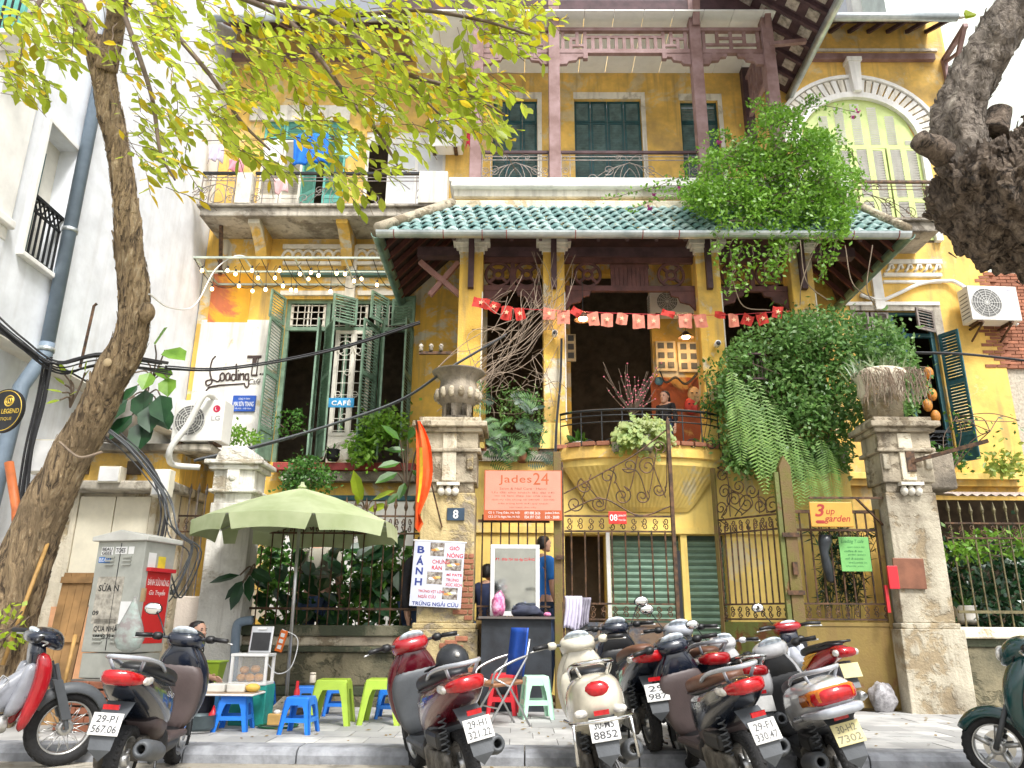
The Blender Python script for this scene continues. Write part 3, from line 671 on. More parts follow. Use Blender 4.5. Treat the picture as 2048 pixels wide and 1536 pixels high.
# side frieze running back to the wall at the loggia's end
sf = MB()
for f in range(8): sf.box(UC[3] - .03, UC[3] + .03, YU + .15 + f * .18, YU + .2 + f * .18, zf0 - .5, zf1 - .1)
for zz in (zf0 - .55, zf1 - .1): sf.box(UC[3] - .04, UC[3] + .04, YU + .1, YW - .02, zz, zz + .08)
sf.build('side_fretwork', m_wood, vl); MB().box(UC[3] - .1, UC[3] + .1, YW - .2, YW - .01, zled, ztop + .3).build('loggia_column', m_wood_dk, vl)
# eave of the right wing
zg2 = Z(1800, 34, 13.8); x2, x3 = X(1650, 40, 13.8), X(1915, 40, 13.8) 
MB().tube([(x2 - .5, 13.8, zg2), (x3, 13.8, zg2)], .1, 10).build('gutter', m_zinc, vl, True)
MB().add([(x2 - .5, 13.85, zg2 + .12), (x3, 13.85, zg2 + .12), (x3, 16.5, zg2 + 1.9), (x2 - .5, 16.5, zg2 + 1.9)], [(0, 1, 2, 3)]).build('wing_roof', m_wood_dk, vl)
x = x2 - .3
while x < x3:
    MB().bar((x, 13.85, zg2 + .04), (x, YW + .3, zg2 + .74), .07, .09).build('rafter', m_wood_dk, vl)
    for j in range(2): MB().ob((x + .22, 14.05 + j * .35, zg2 + .21 + j * .235), (.3, .26, .02), (R(34), 0, 0)).build('roof_tile', m_tile_und, vl)
    x += .45
MB().box(x2 - .5, x3, YW - .12, YW - .01, zg2 - .28, zg2 - .12).build('eave_beam', m_wood, vl)
bk = MB(); bxx = XR - .1
bk.bar((bxx, YW - .05, zg2 - .2), (bxx, YW - .05, zg2 - 1.2), .1); bk.bar((bxx, YW - .05, zg2 - 1.15), (bxx, 13.95, zg2 - .1), .09); bk.bar((bxx, YW - .05, zg2 - .25), (bxx, 13.9, zg2 - .12), .1); bk.bar((bxx, YW - .1, zg2 - .35), (bxx, 14.3, zg2 - .5), .06)
bk.build('eave_bracket', m_wood, vl); MB().box(UC[3] + .3, XR - .2, YW - .04, YW + .01, Z(1750, 104, YW), Z(1750, 99, YW)).build('moulding', m_cream, vl)
# eave of the left wing, mostly behind leaves
x4 = X(905, 60, 13.8)
MB().add([(XV0, 13.7, zg2 - .1), (x4, 13.7, zg2 - .1), (x4, 16.5, zg2 + 1.7), (XV0, 16.5, zg2 + 1.7)], [(0, 1, 2, 3)]).build('wing_roof', m_wood_dk, vl)
MB().box(XV0, x4, YW - .12, YW - .01, zg2 - .28, zg2 - .12).build('eave_beam', m_wood, vl)
x = XV0 + .2
while x < x4: MB().bar((x, 13.75, zg2 - .16), (x, YW, zg2 + .6), .07, .09).build('rafter', m_wood, vl); x += .6
MB().tube([(XV0, 13.68, zg2 - .15), (x4, 13.68, zg2 - .15)], .08, 8).build('gutter', m_zinc, vl, True)
# ---------------------------------------------------------------- porch: hipped tile roof
gl, gr_ = at(755, 467, YG), at(1816, 479, YG); gz = (gl.z + gr_.z) / 2
ytop = yl + .02; ztp = Z(1200, 416, ytop); tl, tr_ = X(905, 416, ytop), X(1705, 416, ytop)
rf = MB().add([(gl.x, YG, gz + .05), (gr_.x, YG, gz + .05), (tr_, ytop, ztp), (tl, ytop, ztp), (gl.x, YW, gz + .05), (gr_.x, YW, gz + .05), (tl, YW, ztp), (tr_, YW, ztp)],
              [(0, 1, 2, 3), (4, 0, 3, 6), (1, 5, 7, 2)]).build('porch_roof', M('roof_boarding', (.05, .03, .026), .9, var=.4), vl)
rl_ = Vector((0, ytop - YG, ztp - gz - .05)); L = rl_.length; ud = rl_.normalized(); nrow = 7
prof = [(-.1, .0), (-.075, .004), (-.05, .03), (0, .045), (.05, .03), (.075, .004), (.1, 0)]
nv = Vector((0, -ud.z, ud.y)); tl_len = L / nrow * 1.22
tm = MB(); k_ = len(prof)
for e, (s_, lift) in enumerate(((0, .035), (tl_len, .004))):
    for t2 in (0, .022):
        for px_, h in prof: tm.v.append(tuple(Vector((px_, 0, 0)) + ud * s_ + nv * (lift + h - t2)))
for i in range(k_ - 1):
    tm.f.append((i, i + 1, i + 1 + 2 * k_, i + 2 * k_)); tm.f.append((i + k_, i, i + 1, i + 1 + k_)[::-1])
tmesh = tm.mesh('roof_tile', m_tile, True); RZ, RL = gz + .06, L
for r_ in range(nrow):
    f = r_ / nrow; xa, xb = gl.x + (tl - gl.x) * (f + .12), gr_.x + (tr_ - gr_.x) * (f + .12); n = int((xb - xa) / .205)
    for i in range(n):
        o = obj('roof_tile', tmesh, rf, loc=Vector((xa + (xb - xa) * (i + .5) / n, YG, gz + .06)) + ud * (L * f) + Vector((0, 0, rnd.uniform(-.008, .008))))
        o.rotation_euler = (0, rnd.uniform(-.02, .02), rnd.uniform(-.012, .012))
for a, b in ((Vector((gl.x, YG, gz + .08)), Vector((tl, ytop, ztp + .05))), (Vector((gr_.x, YG, gz + .08)), Vector((tr_, ytop, ztp + .05)))): MB().tube([a + Vector((0, -.03, .05)), b + Vector((0, 0, .05))], .1, 8).build('hip_ridge', m_stone, rf, True)
MB().box(tl - .1, tr_ + .1, ytop - .06, ytop + .16, ztp - .04, ztp + .14).build('roof_flashing', m_stone_pale, rf, bevel=.03)
g = MB()
def half_gutter(a, b, r):
    a, b = Vector(a), Vector(b); d = (b - a).normalized(); s_ = d.cross(Vector((0, 0, 1))).normalized(); rings = []
    for p in (a, b):
        ring = [p + s_ * (rr * math.cos(t)) + Vector((0, 0, rr * math.sin(t))) for rr, ts in ((r, [math.pi + math.pi * i / 8 for i in range(9)]), (r * .9, [2 * math.pi - math.pi * i / 8 for i in range(9)])) for t in ts]
        rings.append(ring)
    return MB().loft(rings)
half_gutter((gl.x, YG - .07, gz + .03), (gr_.x, YG - .07, gz + .03), .1).build('gutter', m_zinc, rf)
half_gutter((gl.x, YG - .07, gz + .02), (gl.x, YW, gz + .02), .1).build('gutter', m_gut_green, rf)
half_gutter((gr_.x, YW, gz + .02), (gr_.x, YG - .07, gz + .02), .1).build('gutter', m_gut_green, rf)
m_strap = M('red_lead_strap', (.28, .05, .045), .6)
for p in (790, 888, 965, 1013, 1150, 1283, 1355, 1700, 1790):
    xs = X(p, 470, YG); MB().tube([(xs, YG - .07 + .104 * math.cos(math.pi + math.pi * i / 8), gz + .03 + .104 * math.sin(math.pi + math.pi * i / 8)) for i in range(9)], .008, 5).build('gutter_strap', m_strap, rf)
x = tl + .15                                            # porch rafters and underside battens
while x < tr_ - .1:
    MB().bar((x, YG + .03, gz - .02), (min(max(x, tl + .2), tr_ - .2), ytop, ztp - .15), .06, .1).build('rafter', m_wood_dk, rf); x += .5
for sx, xe_ in ((1, gl.x), (-1, gr_.x)):
    yy = YG + .4
    while yy < YW - .1: e = min(1.35, (yy - YG) * abs(tl - gl.x) / (ytop - YG) * .85); MB().bar((xe_ + sx * .03, yy, gz - .04), (xe_ + sx * e, yy, gz - .06 + (ztp - gz) * e / abs(tl - gl.x)), .06, .09).build('rafter', M('red_brown_rafter', (.11, .035, .028), .8) if yy < YG + .5 and sx > 0 else bpy.data.materials['red_brown_rafter'], rf); yy += .42
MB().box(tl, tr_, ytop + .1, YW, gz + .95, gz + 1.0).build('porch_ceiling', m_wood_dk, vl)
# columns with capitals
PC = [X(p, 700, YC) for p in (940, 1108, 1422, 1612)]; zpf = Z(1120, 905, YC)
m_col = m_yel_old
for i, (x, hw) in enumerate(zip(PC, (.21, .19, .21, .2))):
    c = MB().box(x - hw, x + hw, YC - .2, YC + .2, zpf + .45, gz + .1).build('porch_column', m_col, vl, bevel=.012)
    MB().add([(x - hw - .09, YC - .3, zpf), (x + hw + .09, YC - .3, zpf), (x + hw + .09, YC + .3, zpf), (x - hw - .09, YC + .3, zpf), (x - hw, YC - .205, zpf + .46), (x + hw, YC - .205, zpf + .46), (x + hw, YC + .2, zpf + .46), (x - hw, YC + .2, zpf + .46)],
             [(0, 1, 5, 4), (1, 2, 6, 5), (2, 3, 7, 6), (3, 0, 4, 7), (4, 5, 6, 7)]).build('column_base', m_yel_pale, c)
    zc = Z(940, 512, YC)
    for j, (e, a, b) in enumerate(((.02, -.02, .05), (.07, .05, .11), (.12, .11, .2))):
        for s in (-1, 1): MB().box(x + s * .05, x + s * (hw + e), YC - .2 - e, YC + .2 + e, zc + a, zc + b).build('capital', m_cream, c, bevel=.008)
    MB().box(x - .05, x + .05, YC - .3, YC - .2, zc - .75, zc + .3).build('timber_post', m_wood_dk, c)
    MB().box(x + hw - .012, x + hw + .008, YC - .208, YC - .1, zpf + .5, zc - .8).build('corner_strip', m_cream, c)
# timber frieze under the porch beam
zq0, zq1 = Z(1200, 578, YC), Z(1200, 522, YC)
MB().box(gl.x + .6, gr_.x - .6, YC - .1, YC + .1, gz - .02, gz + .16).build('porch_beam', m_wood_dk, vl)
m_fr = M('red_brown_frieze', (.10, .04, .035), .75, var=.3)
for a, b in zip(PC, PC[1:]):
    a += .22; b -= .22; w = b - a
    fz = MB().box(a, b, YC - .04, YC + .04, zq0 - .05, zq0 + .05).box(a, b, YC - .04, YC + .04, zq1 - .05, zq1 + .05).build('frieze_rail', m_fr, vl); g = MB(); h = (zq1 - zq0) / 2; zc = (zq0 + zq1) / 2
    cs_ = [a + w * .25, a + w * .75] if w < 2 else [a + .4, b - .4]
    for cx in cs_:
        for rr in (h * .82, h * .3): g.tube(spiral(cx, zc, rr, rr, 0, 1, YC, 20), .03, 6)
        for t in range(4): a_ = math.pi / 4 + t * math.pi / 2; g.bar((cx + h * .3 * math.cos(a_), YC, zc + h * .3 * math.sin(a_)), (cx + h * .8 * math.cos(a_), YC, zc + h * .8 * math.sin(a_)), .05)
    g.box((a + b) / 2 - .04, (a + b) / 2 + .04, YC - .03, YC + .03, zq0, zq1) if w < 2 else None
    if w > 2:
        for i in range(9): xx = a + .85 + (w - 1.7) * i / 8; g.box(xx - .035, xx + .035, YC - .03, YC + .03, zq0, zq1 - .1)
        g.box(a + .8, b - .8, YC - .025, YC + .025, zq1 - .15, zq1 - .08)
    g.build('fretwork', m_fr, fz)
    for s, x in ((1, a), (-1, b)): MB().prism([(x, zq0 - .05), (x + s * .45, zq0 - .05), (x + s * .42, zq0 - .14), (x + s * .3, zq0 - .16), (x + s * .26, zq0 - .26), (x + s * .1, zq0 - .3), (x, zq0 - .42)][::s], YC - .03, YC + .03).build('carved_bracket', m_fr, fz)
cr = MB(); cr.bar((PC[0] - .95, YC, gz - .1), (PC[0] - .1, YC, gz - .85), .09); cr.bar((PC[0] - .75, YC + .02, gz - .75), (PC[0] - .25, YC + .02, gz - .1), .09)
cr.build('eave_bracket', M('pinkish_brown_wood', (.30, .15, .13), .7), vl)
# porch floor, back wall pieces, base wall with roller shutters
xb0, xb1 = PC[0] - .4, PC[3] + .4
MB().box(xb0, xb1, YC - .25, YW, zpf - .2, zpf).build('porch_floor', m_slab, vl)
hs_ = [hole(1130, 1072, 1212, 1420, YC), hole(1222, 1072, 1365, 1420, YC), hole(1378, 1072, 1456, 1420, YC)]
hs_ = [(a, b, -.04, d) for a, b, c, d in hs_]
wallmesh(xb0, xb1, -.1, zpf - .2, YC - .2, hs_, .25).build('base_wall', m_yel_pale, vl)
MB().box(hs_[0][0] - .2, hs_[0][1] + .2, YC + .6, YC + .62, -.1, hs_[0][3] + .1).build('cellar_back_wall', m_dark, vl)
for s_ in (hs_[0][0] - .1, hs_[0][1] + .05): MB().box(s_, s_ + .05, YC + .05, YC + .6, -.1, hs_[0][3] + .1).build('cellar_side_wall', m_yel_old, vl)
m_roll = M('green_roller_shutter', (.20, .31, .23), .5, .2, var=.12)
for h in hs_[1:]:
    ro = MB().box(h[0], h[1], YC - .0, YC + .03, -.05, h[3]).build('roller_shutter', M('shutter_gap', (.05, .09, .07), .6) if 'shutter_gap' not in bpy.data.materials else bpy.data.materials['shutter_gap'], vl)
    z = 0.
    while z < h[3] - .1:
        MB().add([(h[0], YC - .002, z), (h[1], YC - .002, z), (h[1], YC - .03, z + .045), (h[0], YC - .03, z + .045), (h[0], YC - .03, z + .07), (h[1], YC - .03, z + .07), (h[1], YC - .002, z + .092), (h[0], YC - .002, z + .092)], [(0, 1, 2, 3), (3, 2, 5, 4), (4, 5, 6, 7)]).build('shutter_slat', m_roll, ro); z += .1
MB().box(hs_[0][1] + .01, hs_[1][0] - .01, YC - .26, YC - .19, -.1, hs_[0][3] + .05).build('door_jamb', m_white, vl)
MB().box(xb0, xb1, YC - .24, YC - .19, hs_[0][3] + .02, hs_[0][3] + .12).build('moulding', m_yel_pale, vl)
# bowed balcony: fluted shell corbel, brick edge, curved railing
bc, bw = (PC[1] + PC[2]) / 2, (PC[2] - PC[1]) / 2 - .05
def bow(x, k=.55): t = (x - bc) / bw; return k * math.sqrt(max(0, 1 - t * t * .9))
rings = []; zs_ = [(zpf - .03, 1), (zpf - .22, 1), (zpf - .24, .92), (zpf - .34, .9), (zpf - .5, .72), (zpf - .75, .42), (zpf - .95, .16), (zpf - 1.02, .02)]; n = 60
def shell(z_list, flute):
    mb = MB(); rows_ = []
    for zz, f in z_list:
        wd = bw * (.55 + .45 * f) if flute else bw
        rows_.append([(bc + wd * (2 * i / n - 1), YC - .22 - bow(bc + bw * (2 * i / n - 1)) * f * (1 - (.05 * (math.cos(i * math.pi) > 0) if flute and .1 < f < .9 else 0)), zz) for i in range(n + 1)])
    for r_, q in zip(rows_, rows_[1:]):
        for i in range(n): mb.quad(r_[i], r_[i + 1], q[i + 1], q[i])
    top = rows_[0]; mb.add([(p[0], p[1], p[2]) for p in top] + [(top[-1][0], YC, top[0][2]), (top[0][0], YC, top[0][2])], [tuple(range(n + 3))])
    return mb
shell(zs_[1:], True).build('shell_corbel', m_yel_pale, vl, True)
shell(zs_[:3], False).build('balcony_edge', m_yel, vl)
i_ = 0; x = PC[0] - .1
while x < PC[2] - .1:                                     # exposed bricks along the porch edge
    w_ = .22; yb = YC - .24 - (bow(x + w_ / 2) if abs(x + w_ / 2 - bc) < bw else 0)
    if rnd.random() < .8:
        MB().ob((x + w_ / 2, yb + .05, zpf + .0), (w_ - .015, .13, .07), (rnd.uniform(-.04, .04), 0, math.atan2(-(bow(min(max(x + w_, bc - bw), bc + bw)) - bow(min(max(x, bc - bw), bc + bw))), w_) if abs(x - bc) < bw else 0)).build('brick', m_brick, vl, bevel=.008)
    x += w_
cb_ = MB(); hr_ = MB(); zb1 = Z(1275, 820, YC - .7)
pts = [(bc + bw * (2 * i / 24 - 1) * .98, YC - .2 - bow(bc + bw * (2 * i / 24 - 1)), 0) for i in range(25)]
for dz, r_ in ((0, .022), (-.09, .012), (-.2, .012), (-.75, .012)): hr_.tube([(p[0], p[1], zb1 + dz) for p in pts], r_, 6)
hro = hr_.build('balcony_railing', m_black_iron, vl, True)
for i in range(0, 25, 3):
    p = pts[i]; cb_.bar((p[0], p[1], zb1 - .75), (p[0], p[1], zb1), .016)
    cb_.tube(spiral(p[0] + .14, zb1 - .55, .015, .1, 0, 1.6, p[1], 14), .009, 5)
cb_.build('ironwork', m_black_iron, hro)
# red-brown lower paint on the porch back wall
MB().box(X(1305, 850, YW), X(1412, 850, YW), YW - .012, YW + .01, Z(1360, 960, YW), Z(1360, 755, YW)).build('red_painted_field', weathered('red_brown_paint', (.36, .09, .035), (.6, .33, .1), peel=.58, g=.3), vl)
# ---------------------------------------------------------------- gate pillars, fences, gates
YP = 10.95
def pboxes(par, x, y0, y1, rows, mat):
    for nm, hw, ex, za, zb_ in rows: MB().box(x - hw, x + hw, y0 - ex, y1 + ex, za, zb_).build(nm, mat, par, bevel=.015)
m_pil = weathered('peeling_pillar_render', (.58, .46, .23), (.40, .34, .25), peel=.5, g=.85, stain=.5, bump=1, grime=(.10, .07, .04), pscale=1.8)
m_pil2 = weathered('grey_pillar_render', (.52, .47, .36), (.42, .33, .2), peel=.52, g=.85, stain=.5, bump=1, grime=(.11, .085, .055), pscale=1.8)
m_pcap = weathered('blackened_stone', (.34, .29, .22), (.5, .43, .32), peel=.58, g=.95, stain=.46, bump=1, grime=(.045, .038, .03), pscale=3)
def pillar(px, label, mat, k=1.):
    x = X(px, 1100, YP); z = lambda py: Z(px, py, YP)
    o = thing('gate_pillar', label, 'pillar', (x, YP + .25, 0)); y1 = YP + .5
    pboxes(o, x, YP, y1, [('plinth', .43 * k, .06, -.02, z(1258)), ('plinth_moulding', .40 * k, .03, z(1258), z(1246)), ('shaft', .355 * k, 0, z(1246), z(985))], mat)
    pboxes(o, x, YP, y1, [('neck', .33 * k, -.02, z(985), z(965)), ('upper_block', .37 * k, .02, z(965), z(905)), ('moulding', .42 * k, .07, z(905), z(897)), ('upper_block', .38 * k, .03, z(897), z(866)), ('cornice', .44 * k, .1, z(866), z(857)), ('cornice', .5 * k, .16, z(857), z(846)), ('cap', .42 * k, .08, z(846), z(836))], m_pcap if k < 1 else m_stone)
    for s in (-1, 0, 1): MB().lathe([(.015, -.1), (.05, -.07), (.055, -.02), (.03, .03), (.02, .06)], (x + s * .1, YP - .03, z(978)), 8).build('drop_ornament', m_cream, o, True)
    MB().box(x - .16, x + .16, YP - .1, YP, z(972), z(966)).build('drop_shelf', m_cream, o)
    MB().box(x - .1, x + .1, YP - .05, YP, z(962), z(868)).build('panel', m_stone_pale, o, bevel=.01)
    for s in (-1, 1): MB().box(x + s * .3 - .05, x + s * .3 + .05, YP - .06, YP, z(940), z(910)).build('scroll_block', mat, o, bevel=.02)
    return o, x, z
p8, xp8, z8 = pillar(893, 'crumbling yellow gate pillar with number plate and carved stone urn', m_pil, 1.08)
pr, xpr, zpr = pillar(1838, 'tall grey weathered gate pillar overgrown with spiky plants on top', m_pil2)
# urn on the numbered pillar
zu = z8(836); hu = z8(735) - zu
MB().lathe([(r_ * hu, zz * hu) for r_, zz in ((.30, 0), (.30, .06), (.17, .12), (.16, .2), (.30, .3), (.40, .42), (.43, .55), (.40, .62), (.36, .66), (.35, .82), (.42, .9), (.50, .95), (.52, .98), (.46, 1.0), (.36, .98), (.3, .9))], (xp8 + .08, YP + .22, zu), 28).build('urn', m_pcap, p8, True)
for i in range(14):
    a = i * 2 * math.pi / 14; MB().ell((xp8 + .08 + .41 * hu * math.cos(a), YP + .22 + .41 * hu * math.sin(a), zu + .5 * hu), (.05, .05, .09), 8, 6).build('gadroon', m_stone, p8, True)
zu2 = zpr(836); hu2 = zpr(735) - zu2
MB().lathe([(r_ * hu2, zz * hu2) for r_, zz in ((.34, 0), (.32, .1), (.22, .2), (.3, .35), (.42, .55), (.4, .8), (.5, .95), (.4, 1.))], (xpr - .12, YP + .22, zu2), 20).build('urn', m_stone_pale, pr, True)
m_ledge = MB().box(xpr + .2, xpr + .75, YP + .1, YP + .7, zpr(975), zpr(900)).build('broken_return', m_pcap, pr, bevel=.03)
MB().bar((xpr + .05, YP - .05, zpr(925)), (xpr + .95, YP - .45, zpr(895)), .05).build('iron_bracket', m_iron, pr)
MB().box(xpr - .02, xpr + .1, YP - .07, YP - .04, zpr(945), zpr(905)).build('bracket_plate', m_iron, pr)
# bricks showing where the render has fallen off the numbered pillar
zz = z8(1240); j = 0
while zz < z8(1112):
    x = xp8 + .3 - (.16 if j % 2 else .02) - rnd.random() * .06
    while x < xp8 + .37:
        xe2 = min(x + .21, xp8 + .395); MB().box(x, xe2 - .012, YP - .018, YP + .05, zz, zz + .06).build('brick', m_brick, p8, bevel=.008); x += .21
    zz += .075; j += 1
for (a, b) in ((.02, 1290), (.16, 1282), (.1, 1300), (.28, 1330), (.3, 1345), (-.05, 1296), (.3, 1360)): MB().box(xp8 + a, xp8 + a + .17, YP - .078, YP, z8(b), z8(b) + .065).build('brick', m_brick, p8, bevel=.01)
# white pillar by the kiosk
xw, zw = X(452, 1100, 11.), lambda py: Z(460, py, 11.)
wp = thing('white_pillar', 'whitewashed brick pillar with stepped cap beside the green umbrella', 'pillar', (xw, 11.2, 0))
pboxes(wp, xw, 11., 11.45, [('shaft', .30, 0, -.02, zw(1005)), ('neck', .27, -.02, zw(1005), zw(985)), ('moulding', .34, .05, zw(985), zw(978)), ('upper_block', .30, .02, zw(978), zw(940)), ('cornice', .36, .08, zw(940), zw(930)), ('cap', .42, .13, zw(930), zw(921))], m_pillar_white)
MB().prism([(xw - .3, zw(921)), (xw + .3, zw(921)), (xw + .26, zw(905)), (xw + .12, zw(893)), (xw - .12, zw(893)), (xw - .26, zw(905))], 10.95, 11.4).build('pediment', m_pillar_white, wp, bevel=.02)
MB().box(xw - .09, xw + .09, 10.93, 11., zw(985), zw(900)).build('panel', m_pillar_white, wp, bevel=.01); MB().ell((xw, 10.93, zw(955)), (.06, .03, .06)).build('rosette', m_pillar_white, wp, True)
# low walls
def low_wall(name, label, a, c, Y, rows):
    o = thing(name, label, 'wall', ((X(a, 1330, Y) + X(c, 1330, Y)) / 2, Y, 0))
    for py0, py1, ex, mat in rows: MB().box(X(a, 1330, Y), X(c, 1330, Y), Y - ex, Y + .35 + ex, max(-.02, Z((a + c) / 2, py1, Y)), Z((a + c) / 2, py0, Y)).build('course', mat, o, bevel=.02)
    return o
m_mossdk = weathered('dark_moss_stone', (.07, .075, .045), (.2, .18, .12), peel=.58, g=.7, stain=.5, bump=1, grime=(.03, .045, .02))
low_wall('low_wall', 'low mossy stained wall under the iron fence behind the umbrella', 478, 836, YF, [(1250, 1272, .1, m_mossdk), (1272, 1292, .04, m_stone), (1292, 1304, .07, m_mossdk), (1304, 1372, .0, m_moss), (1372, 1392, .05, m_mossdk), (1392, 1440, .09, m_moss)])
low_wall('low_wall', 'low mossy wall with pale coping under the right spear fence', 1905, 2240, YF, [(1255, 1278, .1, m_stone_pale), (1278, 1295, .03, m_mossdk), (1295, 1440, 0, m_moss)])
low_wall('low_wall', 'short pinkish parapet behind the electric cabinet', 335, 412, 11.5, [(1192, 1450, 0, weathered('pink_grey_render', (.62, .54, .46), (.45, .38, .3), g=.3))])
# iron fences: every bar a part
barmesh = {}
def bars(par, x0, x1, n, z0, z1, Y, mat, r=.011, spear=False, skip=()):
    key = (round(z1 - z0, 2), r, mat.name)
    if key not in barmesh:
        mb = MB().tube([(0, 0, 0), (0, 0, z1 - z0)], r, 6)
        if spear: mb.lathe([(.004, z1 - z0 - .01), (.016, z1 - z0), (.03, z1 - z0 + .05), (.003, z1 - z0 + .17)], (0, 0, 0), 6)
        barmesh[key] = mb.mesh('bar', mat)
    for i in range(n):
        if i in skip: continue
        obj('bar', barmesh[key], par, loc=(x0 + (x1 - x0) * (i + .5) / n, Y, z0 + (rnd.uniform(-.06, 0.) if spear else 0)), rot=(rnd.uniform(-.006, .006), rnd.uniform(-.006, .006), 0))
def band(par, x0, x1, z0, z1, Y, mat, n, name='scroll_band'):
    b = MB().box(x0, x1, Y - .015, Y + .015, z0, z0 + .025).box(x0, x1, Y - .015, Y + .015, z1 - .025, z1).build('rail', mat, par); g = MB(); h = z1 - z0 - .05; st = (x1 - x0) / n
    for i in range(n): scroll_c(g, x0 + st * (i + .5), (z0 + z1) / 2, h * min(1, st / h * .95), h, Y, .008, 5, 1 if i % 2 else -1)
    g.build(name, mat, b)
f1 = thing('iron_fence', 'rusty iron bar fence standing on the mossy wall behind the umbrella', 'fence', (X(660, 1250, YF), YF + .15, Z(660, 1250, YF)))
fx0, fx1 = X(488, 1150, YF + .15), X(835, 1150, YF + .15); fz = lambda py: Z(660, py, YF + .15)
bars(f1, fx0, fx1, 17, fz(1250), fz(1015), YF + .15, m_iron, spear=True)
MB().box(fx0, fx1, YF + .135, YF + .165, fz(1220), fz(1215)).build('rail', m_iron, f1); band(f1, fx0, fx1, fz(1068), fz(1030), YF + .15, m_iron, 26)
f2 = thing('iron_fence', 'spear-topped iron fence on the low wall right of the grey pillar', 'fence', (X(1990, 1250, YF), YF + .15, Z(1990, 1250, YF)))
fx0, fx1 = X(1905, 1150, YF + .15), X(2210, 1150, YF + .15); fz2 = lambda py: Z(1970, py, YF + .15)
m_oliv = M('olive_iron', (.14, .12, .06), .6, .3, var=.4, scale=12)
bars(f2, fx0, fx1, 13, fz2(1255), fz2(1022), YF + .15, m_oliv, .012, True); MB().box(fx0, fx1, YF + .135, YF + .165, fz2(1227), fz2(1221)).build('rail', m_oliv, f2); band(f2, fx0, fx1, fz2(1078), fz2(1045), YF + .15, m_iron, 14)
f3 = thing('iron_fence', 'narrow iron grille between the electric cabinet and the white pillar', 'fence', (X(370, 1190, 11.5), 11.6, Z(370, 1192, 11.5)))
fx0, fx1 = X(322, 1100, 11.6), X(425, 1100, 11.6); bars(f3, fx0, fx1, 6, Z(370, 1192, 11.6), Z(370, 985, 11.6), 11.6, m_iron_grey, .012, True); band(f3, fx0, fx1, Z(370, 1065, 11.6), Z(370, 1030, 11.6), 11.6, m_iron, 6)
# gate: left side bay behind the mirror, tall post, fixed leaf with volutes
m_post = M('yellow_green_post_paint', (.24, .2, .04), .7, .1, var=.4, scale=6, c2=(.16, .10, .04), bump=.5)
def gpanel(par, x0, x1, z0, z1, Y, mat):
    MB().box(x0, x1, Y - .01, Y + .01, z0, z1).build('steel_sheet', mat, par)
    fr = MB()
    for b in ((x0, x1, z0, z0 + .05), (x0, x1, z1 - .05, z1), (x0, x0 + .05, z0 + .05, z1 - .05), (x1 - .05, x1, z0 + .05, z1 - .05)): fr.box(b[0], b[1], Y - .022, Y + .022, b[2], b[3])
    fr.build('sheet_frame', mat, par)
m_rustg = weathered('green_rusty_sheet', (.13, .15, .035), (.17, .06, .02), peel=.55, g=.6, stain=.55, bump=.4, grime=(.10, .045, .02), rough=.6, pscale=1.6)
m_rustb = weathered('blue_rusty_sheet', (.14, .105, .07), (.05, .075, .10), peel=.52, g=.6, stain=.52, bump=.4, grime=(.14, .06, .025), rough=.6, pscale=1.3)
m_rust = weathered('brown_rusty_sheet', (.22, .15, .035), (.18, .07, .025), peel=.54, g=.7, stain=.55, bump=.4, grime=(.12, .05, .02), rough=.6, pscale=1.3)
g1 = thing('side_fence_panel', 'iron bar panel beside the numbered pillar behind the barber mirror', 'fence', (X(1035, 1300, YF), YF, 0)); gx0, gx1 = xp8 + .42, X(1100, 1150, YF); gz = lambda py: Z(1130, py, YF)
bars(g1, gx0, gx1, 8, gz(1240), gz(1030), YF, m_iron, .012); band(g1, gx0, gx1, gz(1240), gz(1212), YF, m_iron, 9); MB().box(gx0, gx1, YF - .015, YF + .015, gz(1046), gz(1040)).build('rail', m_iron, g1); gpanel(g1, gx0, gx1, .03, gz(1242), YF, m_rust)
g2 = thing('gate_post', 'tall yellow-green painted iron gate post right of the barber counter', 'post', (X(1117, 1400, YF), YF, 0))
px_ = X(1116, 1150, YF); MB().box(px_ - .055, px_ + .055, YF - .06, YF + .05, -.02, gz(905)).build('shaft', m_post, g2, bevel=.006); MB().box(px_ + .06, px_ + .09, YF - .05, YF + .0, -.02, gz(925)).build('stop_bar', m_iron, g2); MB().box(px_ - .03, px_ + .09, YF - .1, YF - .062, gz(1120), gz(1112)).build('latch', m_iron, g2)
g3 = thing('iron_gate', 'closed scrolled iron gate leaf before the green roller shutter', 'gate', (X(1245, 1400, YF), YF, 0))
gx0, gx1 = px_ + .1, X(1348, 1150, YF)
bars(g3, gx0, gx1, 8, gz(1208), gz(1060), YF, m_iron, .013); band(g3, gx0, gx1, gz(1240), gz(1205), YF, m_iron, 10); band(g3, gx0, gx1, gz(1064), gz(1030), YF, m_iron, 10); gpanel(g3, gx0, gx1, .04, gz(1244), YF, m_rustb)
MB().box(gx1, gx1 + .05, YF - .04, YF + .03, .02, gz(845)).build('stile', m_iron, g3); MB().prism([(gx1 - .005, gz(845)), (gx1 + .055, gz(845)), (gx1 + .025, gz(832))], YF - .02, YF + .02).build('stile_tip', m_iron, g3); MB().box(gx1 + .052, gx1 + .1, YF - .02, YF + .02, .02, gz(1100)).build('stile', m_black_iron, g3)
